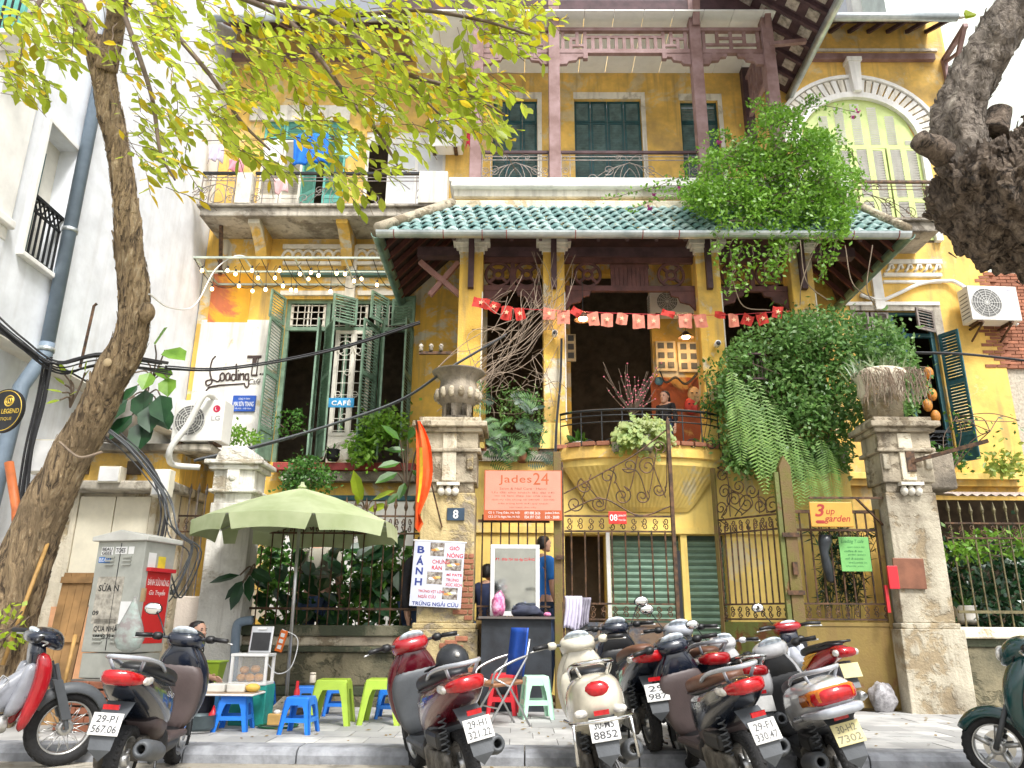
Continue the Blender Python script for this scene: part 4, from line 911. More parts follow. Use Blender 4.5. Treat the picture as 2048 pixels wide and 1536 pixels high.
def volutes(par, x0, x1, z0, zl, zr, Y, mat, flip=False):
    mb = MB(); w = x1 - x0; q = lambda u: x0 + w * (1 - u if flip else u); top = lambda u: zl + (zr - zl) * u ** 1.3
    for u, v, r_, t, s in ((.10, .25, .13, 1.6, 1), (.2, .6, .12, 1.5, -1), (.33, .22, .12, 1.7, 1), (.42, .66, .13, 1.4, -1), (.55, .3, .14, 1.6, 1), (.63, .72, .12, 1.5, -1), (.74, .25, .11, 1.6, 1), (.8, .62, .14, 1.6, -1), (.9, .3, .1, 1.6, 1), (.92, .8, .1, 1.4, -1)):
        zz = z0 + (top(u) - z0) * v; a0 = rnd.random() * 6; sp = spiral(q(u), zz, .02, r_, a0, t * s, Y, 22); mb.tube(sp, .01, 5)
        e = sp[-1]; mb.tube(curve_pts([e, (q(u) + (-1 if flip else 1) * .12, Y, zz + .1 * s), (q(min(1, u + .16)), Y, z0 + (top(min(1, u + .16)) - z0) * (.5 + .3 * s))], 6), .009, 5)
    for v0, v1 in ((.05, .1), (.5, .95)): mb.tube(curve_pts([(q(0), Y, z0 + (zl - z0) * v0), (q(.35), Y, z0 + (top(.35) - z0) * (v0 + .25)), (q(.7), Y, z0 + (top(.7) - z0) * (v1 - .1)), (q(1), Y, z0 + (zr - z0) * v1)], 8), .011, 5)
    mb.build('volute_cresting', mat, par)
volutes(g3, gx0, gx1, gz(1030), gz(945), gz(850), YF, m_iron)
# right leaf, swung inward
g4 = thing('iron_gate', 'rusty green iron gate leaf standing open under the hanging ferns', 'gate', (X(1578, 1400, YF), YF, 0), rot=(0, 0, R(0)))
xh = X(1583, 1150, YF); xf_ = X(1447, 1150, YF + .85); ang = math.atan2(.85, xf_ - xh); wl = math.hypot(.85, xf_ - xh)
MG = hinge(xh - .06, YF, ang)
def gx(mb): return mb.xf(MG)
zg_ = lambda py: Z(1560, py, YF)
for i in range(11): gx(MB().tube([((i + .5) * wl / 11, 0, zg_(1208)), ((i + .5) * wl / 11, 0, zg_(1040))], .013, 6)).build('bar', m_iron, g4)
sb = MB()
for za, zb2, n in ((zg_(1240), zg_(1205), 9), (zg_(1058), zg_(1025), 9)):
    gx(MB().box(0, wl, -.015, .015, za, za + .025).box(0, wl, -.015, .015, zb2 - .025, zb2)).build('rail', m_iron, g4)
    for i in range(n): scroll_c(sb, wl * (i + .5) / n, (za + zb2) / 2, .13, zb2 - za - .05, 0, .009, 5, 1 if i % 2 else -1)
gx(sb).build('scroll_band', m_iron, g4)
gx(MB().box(0, wl, -.01, .01, .05, zg_(1244))).build('steel_sheet', m_rustg, g4); gx(MB().box(wl - .04, wl + .02, -.03, .03, .03, zg_(915))).build('stile', m_post, g4)
vb_ = MB()
for u, v, r_, s in ((.12, .12, .14, 1), (.3, .15, .13, -1), (.5, .2, .14, 1), (.68, .3, .13, -1), (.82, .45, .12, 1), (.85, .75, .13, -1), (.9, .18, .12, 1), (.6, .5, .12, 1), (.4, .4, .12, -1)):
    sp = spiral(u * wl, zg_(1025) + v * (zg_(900) - zg_(1025)), .02, r_, rnd.random() * 6, 1.6 * s, 0, 22); vb_.tube(sp, .01, 5); vb_.tube(curve_pts([sp[-1], (u * wl - .1, 0, sp[-1][2] - .15), (u * wl + .1 * s, 0, zg_(1022))], 6), .009, 5)
gx(vb_).build('volute_cresting', m_iron, g4)
g5 = thing('gate_post', 'broad mossy green gate post with pointed top and rusty hinges', 'post', (xh, YF, 0))
pz = lambda py: Z(1585, py, YF)
MB().prism([(xh - .05, -.02), (xh + .12, -.02), (xh + .12, pz(935)), (xh + .03, pz(912)), (xh - .05, pz(935))], YF - .06, YF + .06).build('shaft', m_post, g5, bevel=.006); MB().box(xh - .12, xh - .06, YF - .04, YF + .04, -.02, pz(945)).build('side_bar', m_rustg, g5)
for py in (1075, 1190): MB().box(xh - .1, xh + .14, YF - .09, YF - .062, pz(py), pz(py) + .06).build('hinge', m_iron, g5)
MB().box(xh + .0, xh + .07, YF - .1, YF - .062, pz(1150), pz(1125)).build('padlock', m_iron, g5)
g6 = thing('wicket_gate', 'narrow brown rusty wicket gate next to the grey pillar', 'gate', (X(1680, 1400, YF), YF, 0)); gx0, gx1 = xh + .13, xpr - .38
bars(g6, gx0, gx1, 9, pz(1208), pz(1022), YF, m_iron, .013); band(g6, gx0, gx1, pz(1240), pz(1205), YF, m_iron, 9); gpanel(g6, gx0, gx1, .04, pz(1244), YF, m_rust)
MB().box(gx0, gx1, YF - .02, YF + .02, pz(1026), pz(1020)).build('rail', m_iron, g6); MB().box(gx0, gx1, YF - .018, YF + .018, pz(1062), pz(1057)).build('rail', m_iron, g6); MB().box(gx1 - .06, gx1, YF - .03, YF + .03, .02, pz(1018)).build('stile', m_rust, g6)
# ---------------------------------------------------------------- kiosk in the corner
YK = 11.3; kk = thing('kiosk', 'small stained concrete kiosk with cream doors behind the leaning tree', 'kiosk', (X(220, 1300, YK), YK, 0))
kz = lambda py: Z(220, py, YK); kx = lambda p, py=1100: X(p, py, YK)
m_kd = M('cream_door_paint', (.80, .74, .58), .6, var=.06)
MB().box(kx(85), kx(330), YK + .1, YK + 1.5, -.02, kz(985)).build('wall', m_stone_pale, kk)
for a, c in ((140, 212), (214, 285)): MB().box(kx(a), kx(c), YK + .04, YK + .095, kz(1210), kz(992)).build('door', m_kd, kk, bevel=.006)
MB().box(kx(120), kx(300), YK + .03, YK + .098, -.02, kz(1214)).build('orange_dado', M('salmon_paint', (.80, .42, .22), .7, var=.1), kk)
for a, c in ((128, 139), (287, 300)): MB().box(kx(a), kx(c), YK + .02, YK + .1, kz(1210), kz(985)).build('door_jamb', m_stone_pale, kk)
MB().box(kx(75), kx(345), YK - .25, YK + 1.4, kz(985), kz(966)).build('canopy_slab', m_slab, kk, bevel=.03)
MB().box(kx(95), kx(335), YK + .05, YK + 1.4, kz(966), kz(905)).build('upper_wall', m_yel_old, kk)
for a in (150, 255): MB().box(kx(a, 925), kx(a + 28, 925), YK + .0, YK + .06, kz(948), kz(922)).build('vent', m_dark, kk)
MB().box(kx(60), kx(405), YK - .15, YK + 1.6, kz(905), kz(890)).build('top_slab', m_slab, kk, bevel=.03)
MB().box(kx(345), kx(440), YK + .9, YK + 1., kz(1250), kz(900)).build('side_wall', m_yel_old, kk)
# ---------------------------------------------------------------- neighbours beyond
bw_ = thing('brick_wall', 'bare red brick wall stub beside the yellow villa under the air conditioner', 'wall', (XR + .5, YW + .2, 0))
z = Z(1990, 960, YW); MB().box(XR + .005, XR + 3, YW + .1, YW + .4, -.1, Z(2000, 540, YW)).build('core', m_mortar, bw_)
z = Z(1990, 735, YW); j = 0; bmesh_ = MB().box(0, .215, 0, .1, 0, .062).mesh('brick', m_brick)
while z < Z(2000, 545, YW):
    x = XR - .42 + (.11 if j % 2 else 0) + (.2 if rnd.random() < .4 else 0)
    while x < XR + .95: obj('brick', bmesh_, bw_, loc=(x, YW - .012 + rnd.uniform(-.006, .006) if x < XR else YW + .03, z)); x += .23
    z += .076; j += 1
mh = thing('pale_green_house', 'pale mint plastered house wall beyond the villa at the right edge', 'building', (XR + 4, 18, 0))
MB().box(XR + .3, XR + 9, 17.5, 24, -.1, 26).build('wall', weathered('mint_white_render', (.74, .82, .76), (.68, .72, .66), peel=.68, g=.15, bump=.1), mh)
MB().box(XR + .28, XR + .9, 17.3, 17.45, 10.9, 11.2).build('moulding', m_white, mh)
rh = thing('white_roof_house', 'white gable with cornice seen above the right wing gutter', 'building', (X(1800, 10, 19), 19, 0))
MB().box(X(1700, 0, 19), X(1880, 0, 19), 19, 22, 8, Z(1800, -60, 19)).build('wall', m_tower, rh); MB().box(X(1695, 0, 18.9), X(1745, 0, 18.9), 18.7, 19, 8, Z(1800, -60, 19)).build('pilaster', m_white, rh)
# corrugated awning by the right fence, dark sheet added as the shade behind it
ca_ = MB(); xa = X(1885, 985, 12.6); n = 40; r1 = [(xa + i * .075, 12.3, Z(1960, 990, 12.3) + .02 * math.cos(i * math.pi)) for i in range(n)]; r2 = [(p[0], 14.2, p[2] + .35) for p in r1]
for i in range(n - 1): ca_.quad(r1[i], r1[i + 1], r2[i + 1], r2[i])
aw_ = thing('corrugated_awning', 'faded corrugated awning over the garden behind the spear fence', 'awning', (X(1960, 990, 12.6), 13, 3)); ca_.build('sheet', M('faded_pink_sheet', (.5, .42, .38), .7, var=.2), aw_); MB().box(xa + .1, xa + 3, 14.1, 14.15, 0, 3.3).build('shade_sheet', m_dark, aw_)
# ---------------------------------------------------------------- street furniture, stall, signs
m_blue = M('blue_stool_plastic', (.02, .20, .75), .35, var=.08, bump=.02, obj=True); m_lgreen = M('lime_table_plastic', (.36, .52, .05), .4, var=.08, bump=.02, obj=True); m_mintp = M('mint_stool_plastic', (.45, .74, .55), .4, var=.06, bump=.02, obj=True); m_redp = M('red_stool_plastic', (.55, .02, .03), .35, var=.1, bump=.02, obj=True)
m_steel = M('brushed_steel', (.5, .5, .5), .3, .8, var=.15); m_blk = M('flat_black', (.02, .02, .022), .6, var=.3); m_wht = M('white_plastic', (.8, .8, .79), .4, var=.05); m_grytxt = M('grey_print', (.3, .3, .3), .7); m_redtxt = M('red_print', (.55, .02, .03), .6); m_blutxt = M('navy_print', (.02, .04, .22), .6); m_whtxt = M('white_print', (.85, .85, .83), .6); m_bktxt = M('black_print', (.03, .03, .03), .7)
def stool(label, mat, p, w=.31, h=.33, rz=0, ht=.06, group='plastic stools', name='plastic_stool', cat='stool'):
    o = thing(name, label, cat, p, (0, 0, rz), group, True); a, b = w * .36, w * .5
    MB().add([(x * a, y * a, h) for x, y in ((-1, -1), (1, -1), (1, 1), (-1, 1))] + [(x * a * 1.03, y * a * 1.03, h - .035) for x, y in ((-1, -1), (1, -1), (1, 1), (-1, 1))], [(0, 1, 2, 3), (0, 4, 5, 1), (1, 5, 6, 2), (2, 6, 7, 3), (3, 7, 4, 0)]).build('seat', mat, o, bevel=.012)
    f = lambda z: a * 1.03 + (b - a) * (1 - z / h)
    for i, (sx, sy) in enumerate(((-1, -1), (1, -1), (1, 1), (-1, 1))):
        lw = w * .17; mb = MB()
        for ax in (0, 1):
            pts = []
            for z, k in ((h - .03, 1.5), (h * .62, 1), (0, .8)):
                e = f(z); q = (sx * e, sy * e); t_ = lw * k
                pts.append(((q[0], q[1], z), (q[0] - sx * t_, q[1], z) if ax == 0 else (q[0], q[1] - sy * t_, z)))
            for u, v in zip(pts, pts[1:]):
                n_ = Vector((0, -sy * .014, 0)) if ax == 0 else Vector((-sx * .014, 0, 0))
                c8 = [Vector(u[0]), Vector(u[1]), Vector(v[1]), Vector(v[0])]; mb.add(c8 + [p_ + n_ for p_ in c8], [(0, 1, 2, 3), (7, 6, 5, 4), (0, 4, 5, 1), (1, 5, 6, 2), (2, 6, 7, 3), (3, 7, 4, 0)])
        mb.build('leg', mat, o)
    for i in range(4):                                     # side webs with an opening between seat and lower rail
        a_ = i * math.pi / 2; m_ = Matrix.Rotation(a_, 4, 'Z'); mb = MB()
        for z0_, z1_ in ((h * .78, h - .03), (h * .32, h * .44)):
            if name == 'plastic_table' and z0_ < h * .5: continue
            e0, e1 = f(z0_), f(z1_); mb.add([(-e0 + .03, -e0 + .003, z0_), (e0 - .03, -e0 + .003, z0_), (e1 - .03, -e1 + .003, z1_), (-e1 + .03, -e1 + .003, z1_), (-e0 + .03, -e0 + .015, z0_), (e0 - .03, -e0 + .015, z0_), (e1 - .03, -e1 + .015, z1_), (-e1 + .03, -e1 + .015, z1_)], [(0, 1, 2, 3), (7, 6, 5, 4), (0, 4, 5, 1), (2, 6, 7, 3)])
        mb.xf(m_).build('side_rail', mat, o)
    return o
def fl(px, py): p = atz(px, py, 0); return (p.x, p.y, 0)
stool('blue plastic stool carrying the food tray beside the seated person', m_blue, fl(466, 1460), .36, .34, .1)
stool('blue plastic stool standing alone in front of the lime tables', m_blue, fl(597, 1466), .33, .35, -.08)
stool('blue plastic stool behind the red sauce bottle', m_blue, fl(610, 1432), .3, .34, .2)
stool('blue plastic stool under the first lime table', m_blue, fl(672, 1430), .3, .33, .1)
stool('blue plastic stool beneath the second lime table by the wine-red scooter', m_blue, fl(778, 1436), .3, .34, 0)
stool('blue plastic stool behind the glass bun warmer', m_blue, fl(524, 1420), .3, .34, .1)
stool('lime green plastic table with a small jar on top', m_lgreen, fl(662, 1448), .47, .47, .06, group='lime plastic tables', name='plastic_table', cat='table')
stool('lime green plastic table nearest the wine-red scooter', m_lgreen, fl(762, 1446), .47, .47, .02, group='lime plastic tables', name='plastic_table', cat='table')
stool('mint green tall plastic stool beside the yellow-green post', m_mintp, fl(1072, 1436), .38, .48, .15)
stool('red tall plastic stool behind the blue folding chair', m_redp, fl(1006, 1428), .38, .48, -.1)
# umbrella
uy = 10.3; ux = X(597, 1060, uy); R_ = 1.34; zr0, zap = Z(590, 1048, uy - R_) + .14, Z(600, 976, uy)
um = thing('umbrella', 'sage green market umbrella with scalloped valance over the stools', 'umbrella', (X(573, 1400, uy), uy, 0)); m_can = M('sage_canvas', (.40, .47, .24), .8, var=.08, scale=2, c2=(.50, .56, .33), bump=.15)
cp = MB(); va = MB(); ncol = 8; K = 6
ap = Vector((ux, uy, zap)); rim = [Vector((ux + R_ * math.cos(R(22.5 + 45 * i)), uy + R_ * math.sin(R(22.5 + 45 * i)), zr0)) for i in range(8)]
for i in range(8):
    a, b = rim[i], rim[(i + 1) % 8]
    pan = MB(); nn = 5
    for r_ in range(nn):
        for (u0, u1) in ((0, .5), (.5, 1)):
            def pt(t, u):
                p = ap.lerp(a.lerp(b, u), t); p.z += (.05 * math.sin(math.pi * t) * (1 if u in (0, 1) else .55)); p.z += .03 * (t * t) * (1 if u == .5 else 0); return p
            pan.quad(pt(r_ / nn, u0), pt((r_ + 1) / nn, u0), pt((r_ + 1) / nn, u1), pt(r_ / nn, u1))
    po = pan.build('canopy_panel', m_can, um, True)
    out = ((a + b) / 2 - ap); out.z = 0; out.normalize(); v_ = MB(); lo = lambda p, d: Vector((p.x, p.y, p.z - d)) + out * .02
    A_, B_ = a.lerp(b, .02), a.lerp(b, .98); k = 8
    for j in range(k):
        p0, p1 = A_.lerp(B_, j / k), A_.lerp(B_, (j + 1) / k); lift = lambda f: .03 * math.sin(math.pi * f)
        p0 = p0 + Vector((0, 0, lift(j / k))); p1 = p1 + Vector((0, 0, lift((j + 1) / k)))
        in0 = A_.lerp(B_, .06 + .88 * j / k) + Vector((0, 0, lift(j / k))); in1 = A_.lerp(B_, .06 + .88 * (j + 1) / k) + Vector((0, 0, lift((j + 1) / k)))
        v_.quad(p0, p1, lo(in1, .19), lo(in0, .19))
    v_.build('valance', m_can, po)
    MB().tube([ap + Vector((0, 0, -.06)), a + Vector((0, 0, -.015))], .008, 6).build('rib', m_steel, um)
MB().tube([(X(573, 1398, uy), uy, 0), (ux, uy, zap)], .022, 10).build('pole', m_steel, um, True); MB().lathe([(.05, 0), (.06, .03), (.03, .05), (.02, .09)], (ux, uy, zap - .01), 10).build('finial', m_can, um, True); MB().lathe([(.25, 0), (.25, .05), (.05, .08), (.04, .2)], (X(573, 1398, uy), uy, 0), 16).build('base', m_slab, um, True)
# electric cabinet on a brick plinth
cyy = 8.6; cx0 = X(205, 1350, cyy); ec = thing('electric_cabinet', 'grey steel electric cabinet plastered with torn stickers', 'cabinet', (cx0, cyy, .5), (0, 0, R(-14)), None, True)
m_cab = M('grey_green_cabinet_paint', (.40, .41, .37), .5, .1, var=.1, scale=6); hC = 1.42
MB().box(-.3, .3, 0, .48, 0, .25).build('lower_box', m_cab, ec, bevel=.008); MB().box(-.31, .31, -.01, .49, .26, hC).build('body', m_cab, ec, bevel=.008); MB().box(-.006, .0, -.016, -.01, .28, hC - .02).build('door_seam', m_blk, ec)
MB().prism([(-.36, hC), (.36, hC), (.36, hC + .05), (0, hC + .12), (-.36, hC + .05)], -.06, .54).build('lid', M('cabinet_lid', (.58, .58, .54), .5, var=.08), ec, bevel=.01)
for zz in (.36, 1.16):
    for sx in (-.12, .1):
        for i in range(3): MB().box(sx - .055, sx + .055, -.03, -.01, zz + i * .04, zz + .015 + i * .04).build('vent_slot', m_cab, ec)
for (a, b, c, d, m_) in ((-.24, .1, .55, 1.04, M('torn_paper', (.42, .39, .33), .9, var=.35, scale=14)), (.1, .24, .55, .78, m_wht), (-.2, .08, .44, .6, bpy.data.materials['torn_paper']), (-.25, -.1, 1.27, 1.36, m_wht), (-.07, .08, 1.28, 1.36, m_wht), (.1, .17, 1.28, 1.36, m_wht), (-.27, -.12, 1.19, 1.25, M('blue_sticker', (.02, .16, .5), .5))):
    MB().box(a, b, -.0145, -.0105, c, d).build('sticker', m_, ec)
for s_, x, z, w_, h_ in (('SỬA N', -.08, .93, .26, .09), ('QUA NHÀ', -.04, .5, .3, .08), ('544.83.75.65', -.04, .42, .3, .05), ('BEAU', -.175, 1.335, .13, .035), ('GEEE', -.175, 1.293, .13, .035), ('TOES', 0, 1.32, .12, .05), ('09', -.2, .66, .08, .05)): text(s_, m_bktxt, ec, (x, -.017, z), w_, h_, bold=.02)
text('BEAU', m_whtxt, ec, (-.195, -.017, 1.22), .13, .04)
fs = Matrix.Rotation(R(90), 4, 'Z')
for (a, b, c, d, m_) in ((.08, .46, .35, 1.1, M('red_poster', (.55, .02, .02), .5, var=.05)), (.02, .1, .78, .92, M('tan_sticker', (.5, .36, .2), .6)), (.22, .34, 1.13, 1.27, M('yellow_sticker', (.75, .6, .05), .5)), (.06, .18, 1.12, 1.3, m_wht)): MB().box(a, b, -.0145, -.0105, c, d).xf(Matrix.Translation((.311, 0, 0)) @ fs @ Matrix.Translation((0, .012, 0)) @ Matrix.Diagonal((1, 1, 1, 1))).build('sticker', m_, ec)
MB().box(.05, .47, -.06, -.003, 1.1, 1.14).xf(Matrix.Translation((.31, 0, 0)) @ fs).build('poster_rod', m_redp, ec)
fr4 = fs @ Matrix.Rotation(R(90), 4, 'X')
text('BÁNH SỪU NÓNG', m_whtxt, ec, (.316, .27, 1.0), .34, .09, fr4); text('Gia Truyền', m_whtxt, ec, (.316, .27, .88), .26, .08, fr4, shear=.3)
pl = thing('brick_plinth', 'brown brick plinth stacked below the grey electric cabinet', 'plinth', (cx0, cyy - .1, 0), (0, 0, R(-14)), None, True); MB().box(-.3, .3, -.02, .5, 0, .495).build('core', m_joint, pl)
for i in range(6):
    for j in range(3):
        x_ = -.37 + j * .25 + (.12 if i % 2 else 0)
        MB().box(max(x_, -.37), min(x_ + .235, .38), -.09, .0, .008 + i * .082, .07 + i * .082).build('brick', M('brown_brick', (.26, .095, .05), .8, var=.2) if 'brown_brick' not in bpy.data.materials else bpy.data.materials['brown_brick'], pl, bevel=.005)
# plastic bag hanging on the cabinet
bg_ = at(262, 1250, 8.2); m_bag = M('clear_pink_bag', (.55, .47, .46), .25, var=.4, scale=10, bump=.8, bscale=18, c2=(.45, .55, .5)); m_bag.node_tree.nodes['Principled BSDF'].inputs['Alpha'].default_value = .7
MB().loft([[Vector((bg_.x + r_ * math.cos(a) * 1.1 + rnd.uniform(-.008, .008), bg_.y + r_ * .7 * math.sin(a), bg_.z + z)) for a in [2 * math.pi * i / 14 for i in range(14)]] for z, r_ in ((.28, .008), (.2, .03), (.1, .075), (-.02, .12), (-.14, .14), (-.22, .11), (-.26, .04))]).build('plastic_bag', m_bag, None, True, label='translucent pinkish plastic bag hanging on the electric cabinet', cat='bag')
# plank panel, poles
m_plank = M('raw_plank_wood', (.38, .22, .09), .75, var=.35, scale=3, bump=.3); wpn = thing('plank_panel', 'weathered wooden plank shutter leaning by the tree trunk', 'panel', (X(110, 1330, 9), 9, 0), (R(-6), 0, 0), None, True)
for i in range(4): MB().box(-.17 + i * .088, -.086 + i * .088, 0, .02, 0, 1.62).build('plank', m_plank, wpn)
for z in (.25, .85, 1.5): MB().box(-.18, .19, -.03, -.002, z, z + .07).build('batten', m_plank, wpn)
m_bam = M('bamboo', (.45, .26, .08), .6, var=.3)
MB().tube([at(5, 1330, 8.3), at(60, 1180, 8.5), at(98, 1080, 8.7)], .022, 8).build('wooden_pole', m_bam, None, True, label='long bare wooden pole leaning past the tree trunk', cat='pole'); MB().tube([at(122, 1395, 8.1), at(151, 1270, 8.25)], .02, 8).build('bamboo_stick', m_bam, None, True, label='short brown bamboo stick leaning on the salmon wall', cat='stick')
# food stall
ty = fl(466, 1460)[1]; tz = .345
tr0 = thing('food_tray', 'pale tray with food tubs lying on the blue stool', 'tray', (X(463, 1400, ty), ty, tz)); tx = X(463, 1400, ty)
MB().box(tx - .29, tx + .29, ty - .2, ty + .22, tz, tz + .02).build('board', m_wht, tr0, bevel=.01); MB().box(tx - .27, tx + .27, ty - .18, ty + .2, tz + .02, tz + .026).build('mat', M('tan_mat', (.42, .3, .2), .7), tr0)
def small(name, label, cat, mb, mat, sm=True, bev=0): return mb.build(name, mat, None, sm, bevel=bev, label=label, cat=cat)
m_tub = M('milky_tub', (.72, .7, .64), .3, var=.1)
for dx, l in ((-.16, 'milky plastic tub at the left end of the food tray'), (.05, 'wide milky plastic tub in the middle of the food tray')): small('food_tub', l, 'tub', MB().box(tx + dx - .09, tx + dx + .1, ty - .08, ty + .1, tz + .027, tz + .11), m_tub, False, .012)
small('corn_bun', 'yellow bun on the right end of the food tray', 'bun', MB().ell((tx + .22, ty - .02, tz + .07), (.08, .06, .045)), M('yellow_bun', (.75, .5, .1), .6))
wx, wy = X(505, 1340, 9.2), 9.2; wz = Z(505, 1366, 9.2); bw2 = thing('bun_warmer', 'white framed glass warmer box full of golden buns', 'warmer', (wx, wy, wz)); s_ = .19; hh = .3
for sx in (-1, 1):
    for sy in (-1, 1): MB().box(wx + sx * s_ - .015, wx + sx * s_ + .015, wy + sy * .13 - .015, wy + sy * .13 + .015, wz, wz + hh).build('post', m_wht, bw2)
for z in (wz, wz + hh): MB().box(wx - s_ - .02, wx + s_ + .02, wy - .15, wy + .15, z - .015, z + .015).build('tray', m_wht, bw2, bevel=.005)
MB().box(wx - s_ + .016, wx + s_ - .016, wy - .137, wy - .132, wz + .016, wz + hh - .016).build('pane', glass('warm_pane', (.8, .8, .78), .05, .15), bw2)
for i, (dx, dy, dz) in enumerate(((-.1, -.05, .06), (0, -.06, .06), (.1, -.05, .06), (-.05, .05, .06), (.06, .05, .06), (-.08, -.03, .14), (.04, -.02, .15))): small('golden_bun', ('golden fried bun inside the glass warmer, ' + ('bottom left', 'bottom middle', 'bottom right', 'rear left', 'rear right', 'top left', 'top right')[i]), 'bun', MB().ell((wx + dx, wy + dy, wz + dz), (.055, .05, .042)), M('golden_crust', (.55, .25, .05), .5, var=.25, scale=20) if i == 0 else bpy.data.materials['golden_crust'])
ip = thing('induction_plate', 'black induction plate propped upright on the bun warmer', 'hob', (wx + .05, wy, wz + hh)); zz = wz + hh + .02
MB().ob((wx + .05, wy + .05, zz + .14), (.26, .025, .3), (R(-12), 0, 0)).build('body', m_steel, ip, bevel=.01); MB().ob((wx + .05, wy + .034, zz + .12), (.21, .012, .2), (R(-12), 0, 0)).build('glass_top', m_blk, ip); MB().ob((wx + .05, wy + .042, zz + .26), (.1, .014, .02), (R(-12), 0, 0)).build('control_strip', m_wht, ip)
ps = at(563, 1282, 10.1); pso = thing('power_strip', 'orange power strip hung on the umbrella pole', 'power strip', ps); MB().ob(ps, (.09, .04, .26), (0, R(14), 0)).build('body', M('orange_plastic', (.75, .16, .02), .4), pso, bevel=.008)
for i in (-1, 0, 1): MB().ob(Vector(ps) + Vector((.015 * i, -.022, .07 * i)), (.05, .008, .045), (0, R(14), 0)).build('socket', m_wht, pso)
MB().tube(curve_pts([ps + Vector((0, -.01, .14)), ps + Vector((.2, 0, .02)), ps + Vector((.15, 0, -.3)), ps + Vector((-.02, 0, -.38)), ps + Vector((-.12, -.2, -.22))], 8), .007, 5).build('cord', m_wht, pso)
gb = atz(415, 1375, .35); gbx, gby, gbz = X(415, 1350, 9.4), 9.4, Z(415, 1375, 9.4)
small('green_basket', 'lime green plastic basket beside the white pillar', 'basket', MB().loft([[Vector((gbx + w_ * x, gby + w_ * .7 * y, gbz + z)) for x, y in ((-1, -1), (1, -1), (1, 1), (-1, 1))] for w_, z in ((.13, 0), (.17, .27), (.185, .27), (.185, .29), (.165, .29), (.12, .02))]), m_lgreen, False, .01)
small('teal_crate', 'teal plastic crate carrying the bun warmer', 'crate', MB().box(wx - .17, wx + .22, wy - .14, wy + .18, .0, wz - .016), M('teal_plastic', (.02, .3, .25), .5), False, .01)
small('cardboard_box', 'pale board propping up the lime basket', 'box', MB().box(gbx - .2, gbx + .2, gby - .1, gby + .2, 0, gbz), M('blue_cooler', (.05, .22, .5), .4), False, .01)
def lathe_at(px, py, Y, prof, n=14): p = at(px, py, Y); return MB().lathe(prof, p, n)
small('sauce_bottle', 'red sauce bottle standing by the middle blue stools', 'bottle', lathe_at(592, 1406, 9.0, [(.03, 0), (.032, .02), (.032, .12), (.012, .17), (.012, .2), (.014, .2), (.014, .225)]), m_redp)
small('chilli_bottle', 'squat red squeeze bottle beside the tray stool', 'bottle', lathe_at(424, 1448, 8.6, [(.04, 0), (.045, .02), (.045, .1), (.02, .13), (.005, .18)]), m_redp)
small('glass_jar', 'small glass jar with pale lid on the lime table', 'jar', lathe_at(625, 1366, 9.05, [(.03, 0), (.034, .01), (.034, .08), (.028, .09), (.032, .09), (.032, .11)]), M('jar_glass', (.62, .55, .45), .2, var=.2))
small('steel_pot', 'dark round pot on the pavement by the tray stool', 'pot', lathe_at(396, 1460, 8.5, [(.14, 0), (.16, .03), (.16, .14), (.17, .145), (.15, .14), (.14, .03)], 20), M('dull_pot', (.10, .13, .14), .4, .4))
tb_ = at(553, 1440, 9.); small('tissue_box', 'tan wooden tissue box on a green tray by the blue stools', 'box', MB().ob((tb_.x, tb_.y, .08), (.18, .12, .11), (0, 0, .15)), M('tan_wood', (.62, .38, .12), .6), False, .01); small('tissue', 'crumpled white tissue sticking out of the tan box', 'tissue', MB().ell((tb_.x, tb_.y, .15), (.04, .03, .03), 7, 5), m_wht)
small('green_tray', 'dark green round tray on the pavement under the tissue box', 'tray', MB().lathe([(.2, 0), (.22, .02), (.2, .022), (.19, .012)], (tb_.x + .02, tb_.y, .002), 22), M('dark_green_tray', (.02, .12, .05), .5)); small('frying_pan', 'flat black pan behind the food tubs', 'pan', MB().lathe([(.13, 0), (.16, .03), (.15, .03), (.12, .008)], (X(500, 1388, 8.95), 8.95, Z(500, 1388, 8.95)), 18).tube([(X(500, 1388, 8.95) - .15, 8.95, Z(500, 1388, 8.95) + .025), (X(470, 1380, 9), 8.9, Z(470, 1376, 9))], .012, 6), m_blk)
dpo = MB().tube(curve_pts([at(505, 1240, 10.9), at(482, 1244, 10.9), at(473, 1256, 10.9), at(470, 1300, 10.9), at(467, 1385, 10.9)], 6), .06, 12); small('waste_pipe', 'grey-blue waste pipe elbow coming through the fence', 'pipe', dpo, m_pipe)
# barber counter, mirror and things on it
by = 10.72; bx0, bx1 = X(962, 1300, by), X(1103, 1300, by); bz = Z(1035, 1233, by); bct = thing('barber_counter', 'black boarded counter with thin top below the white mirror', 'counter', ((bx0 + bx1) / 2, by, 0))
m_bb = M('black_board', (.018, .022, .028), .6, var=.4, scale=4)
MB().box(bx0, bx1, by + .02, by + .36, 0, bz - .03).build('front_board', m_bb, bct); MB().box(bx0 - .04, bx1 + .05, by - .05, by + .4, bz - .03, bz).build('top', M('dark_shelf', (.12, .10, .09), .6), bct)
mz0, mz1, mx0, mx1 = bz + .01, Z(1035, 1090, by + .3), X(981, 1160, by + .3), X(1079, 1160, by + .3); mr = thing('wall_mirror', 'white framed barber mirror with red phone number lettering', 'mirror', ((mx0 + mx1) / 2, by + .3, bz)); t_ = .055; ym = by + .3
TM = Matrix.Translation((0, ym, mz0)) @ Matrix.Rotation(R(6), 4, 'X') @ Matrix.Translation((0, -ym, -mz0))
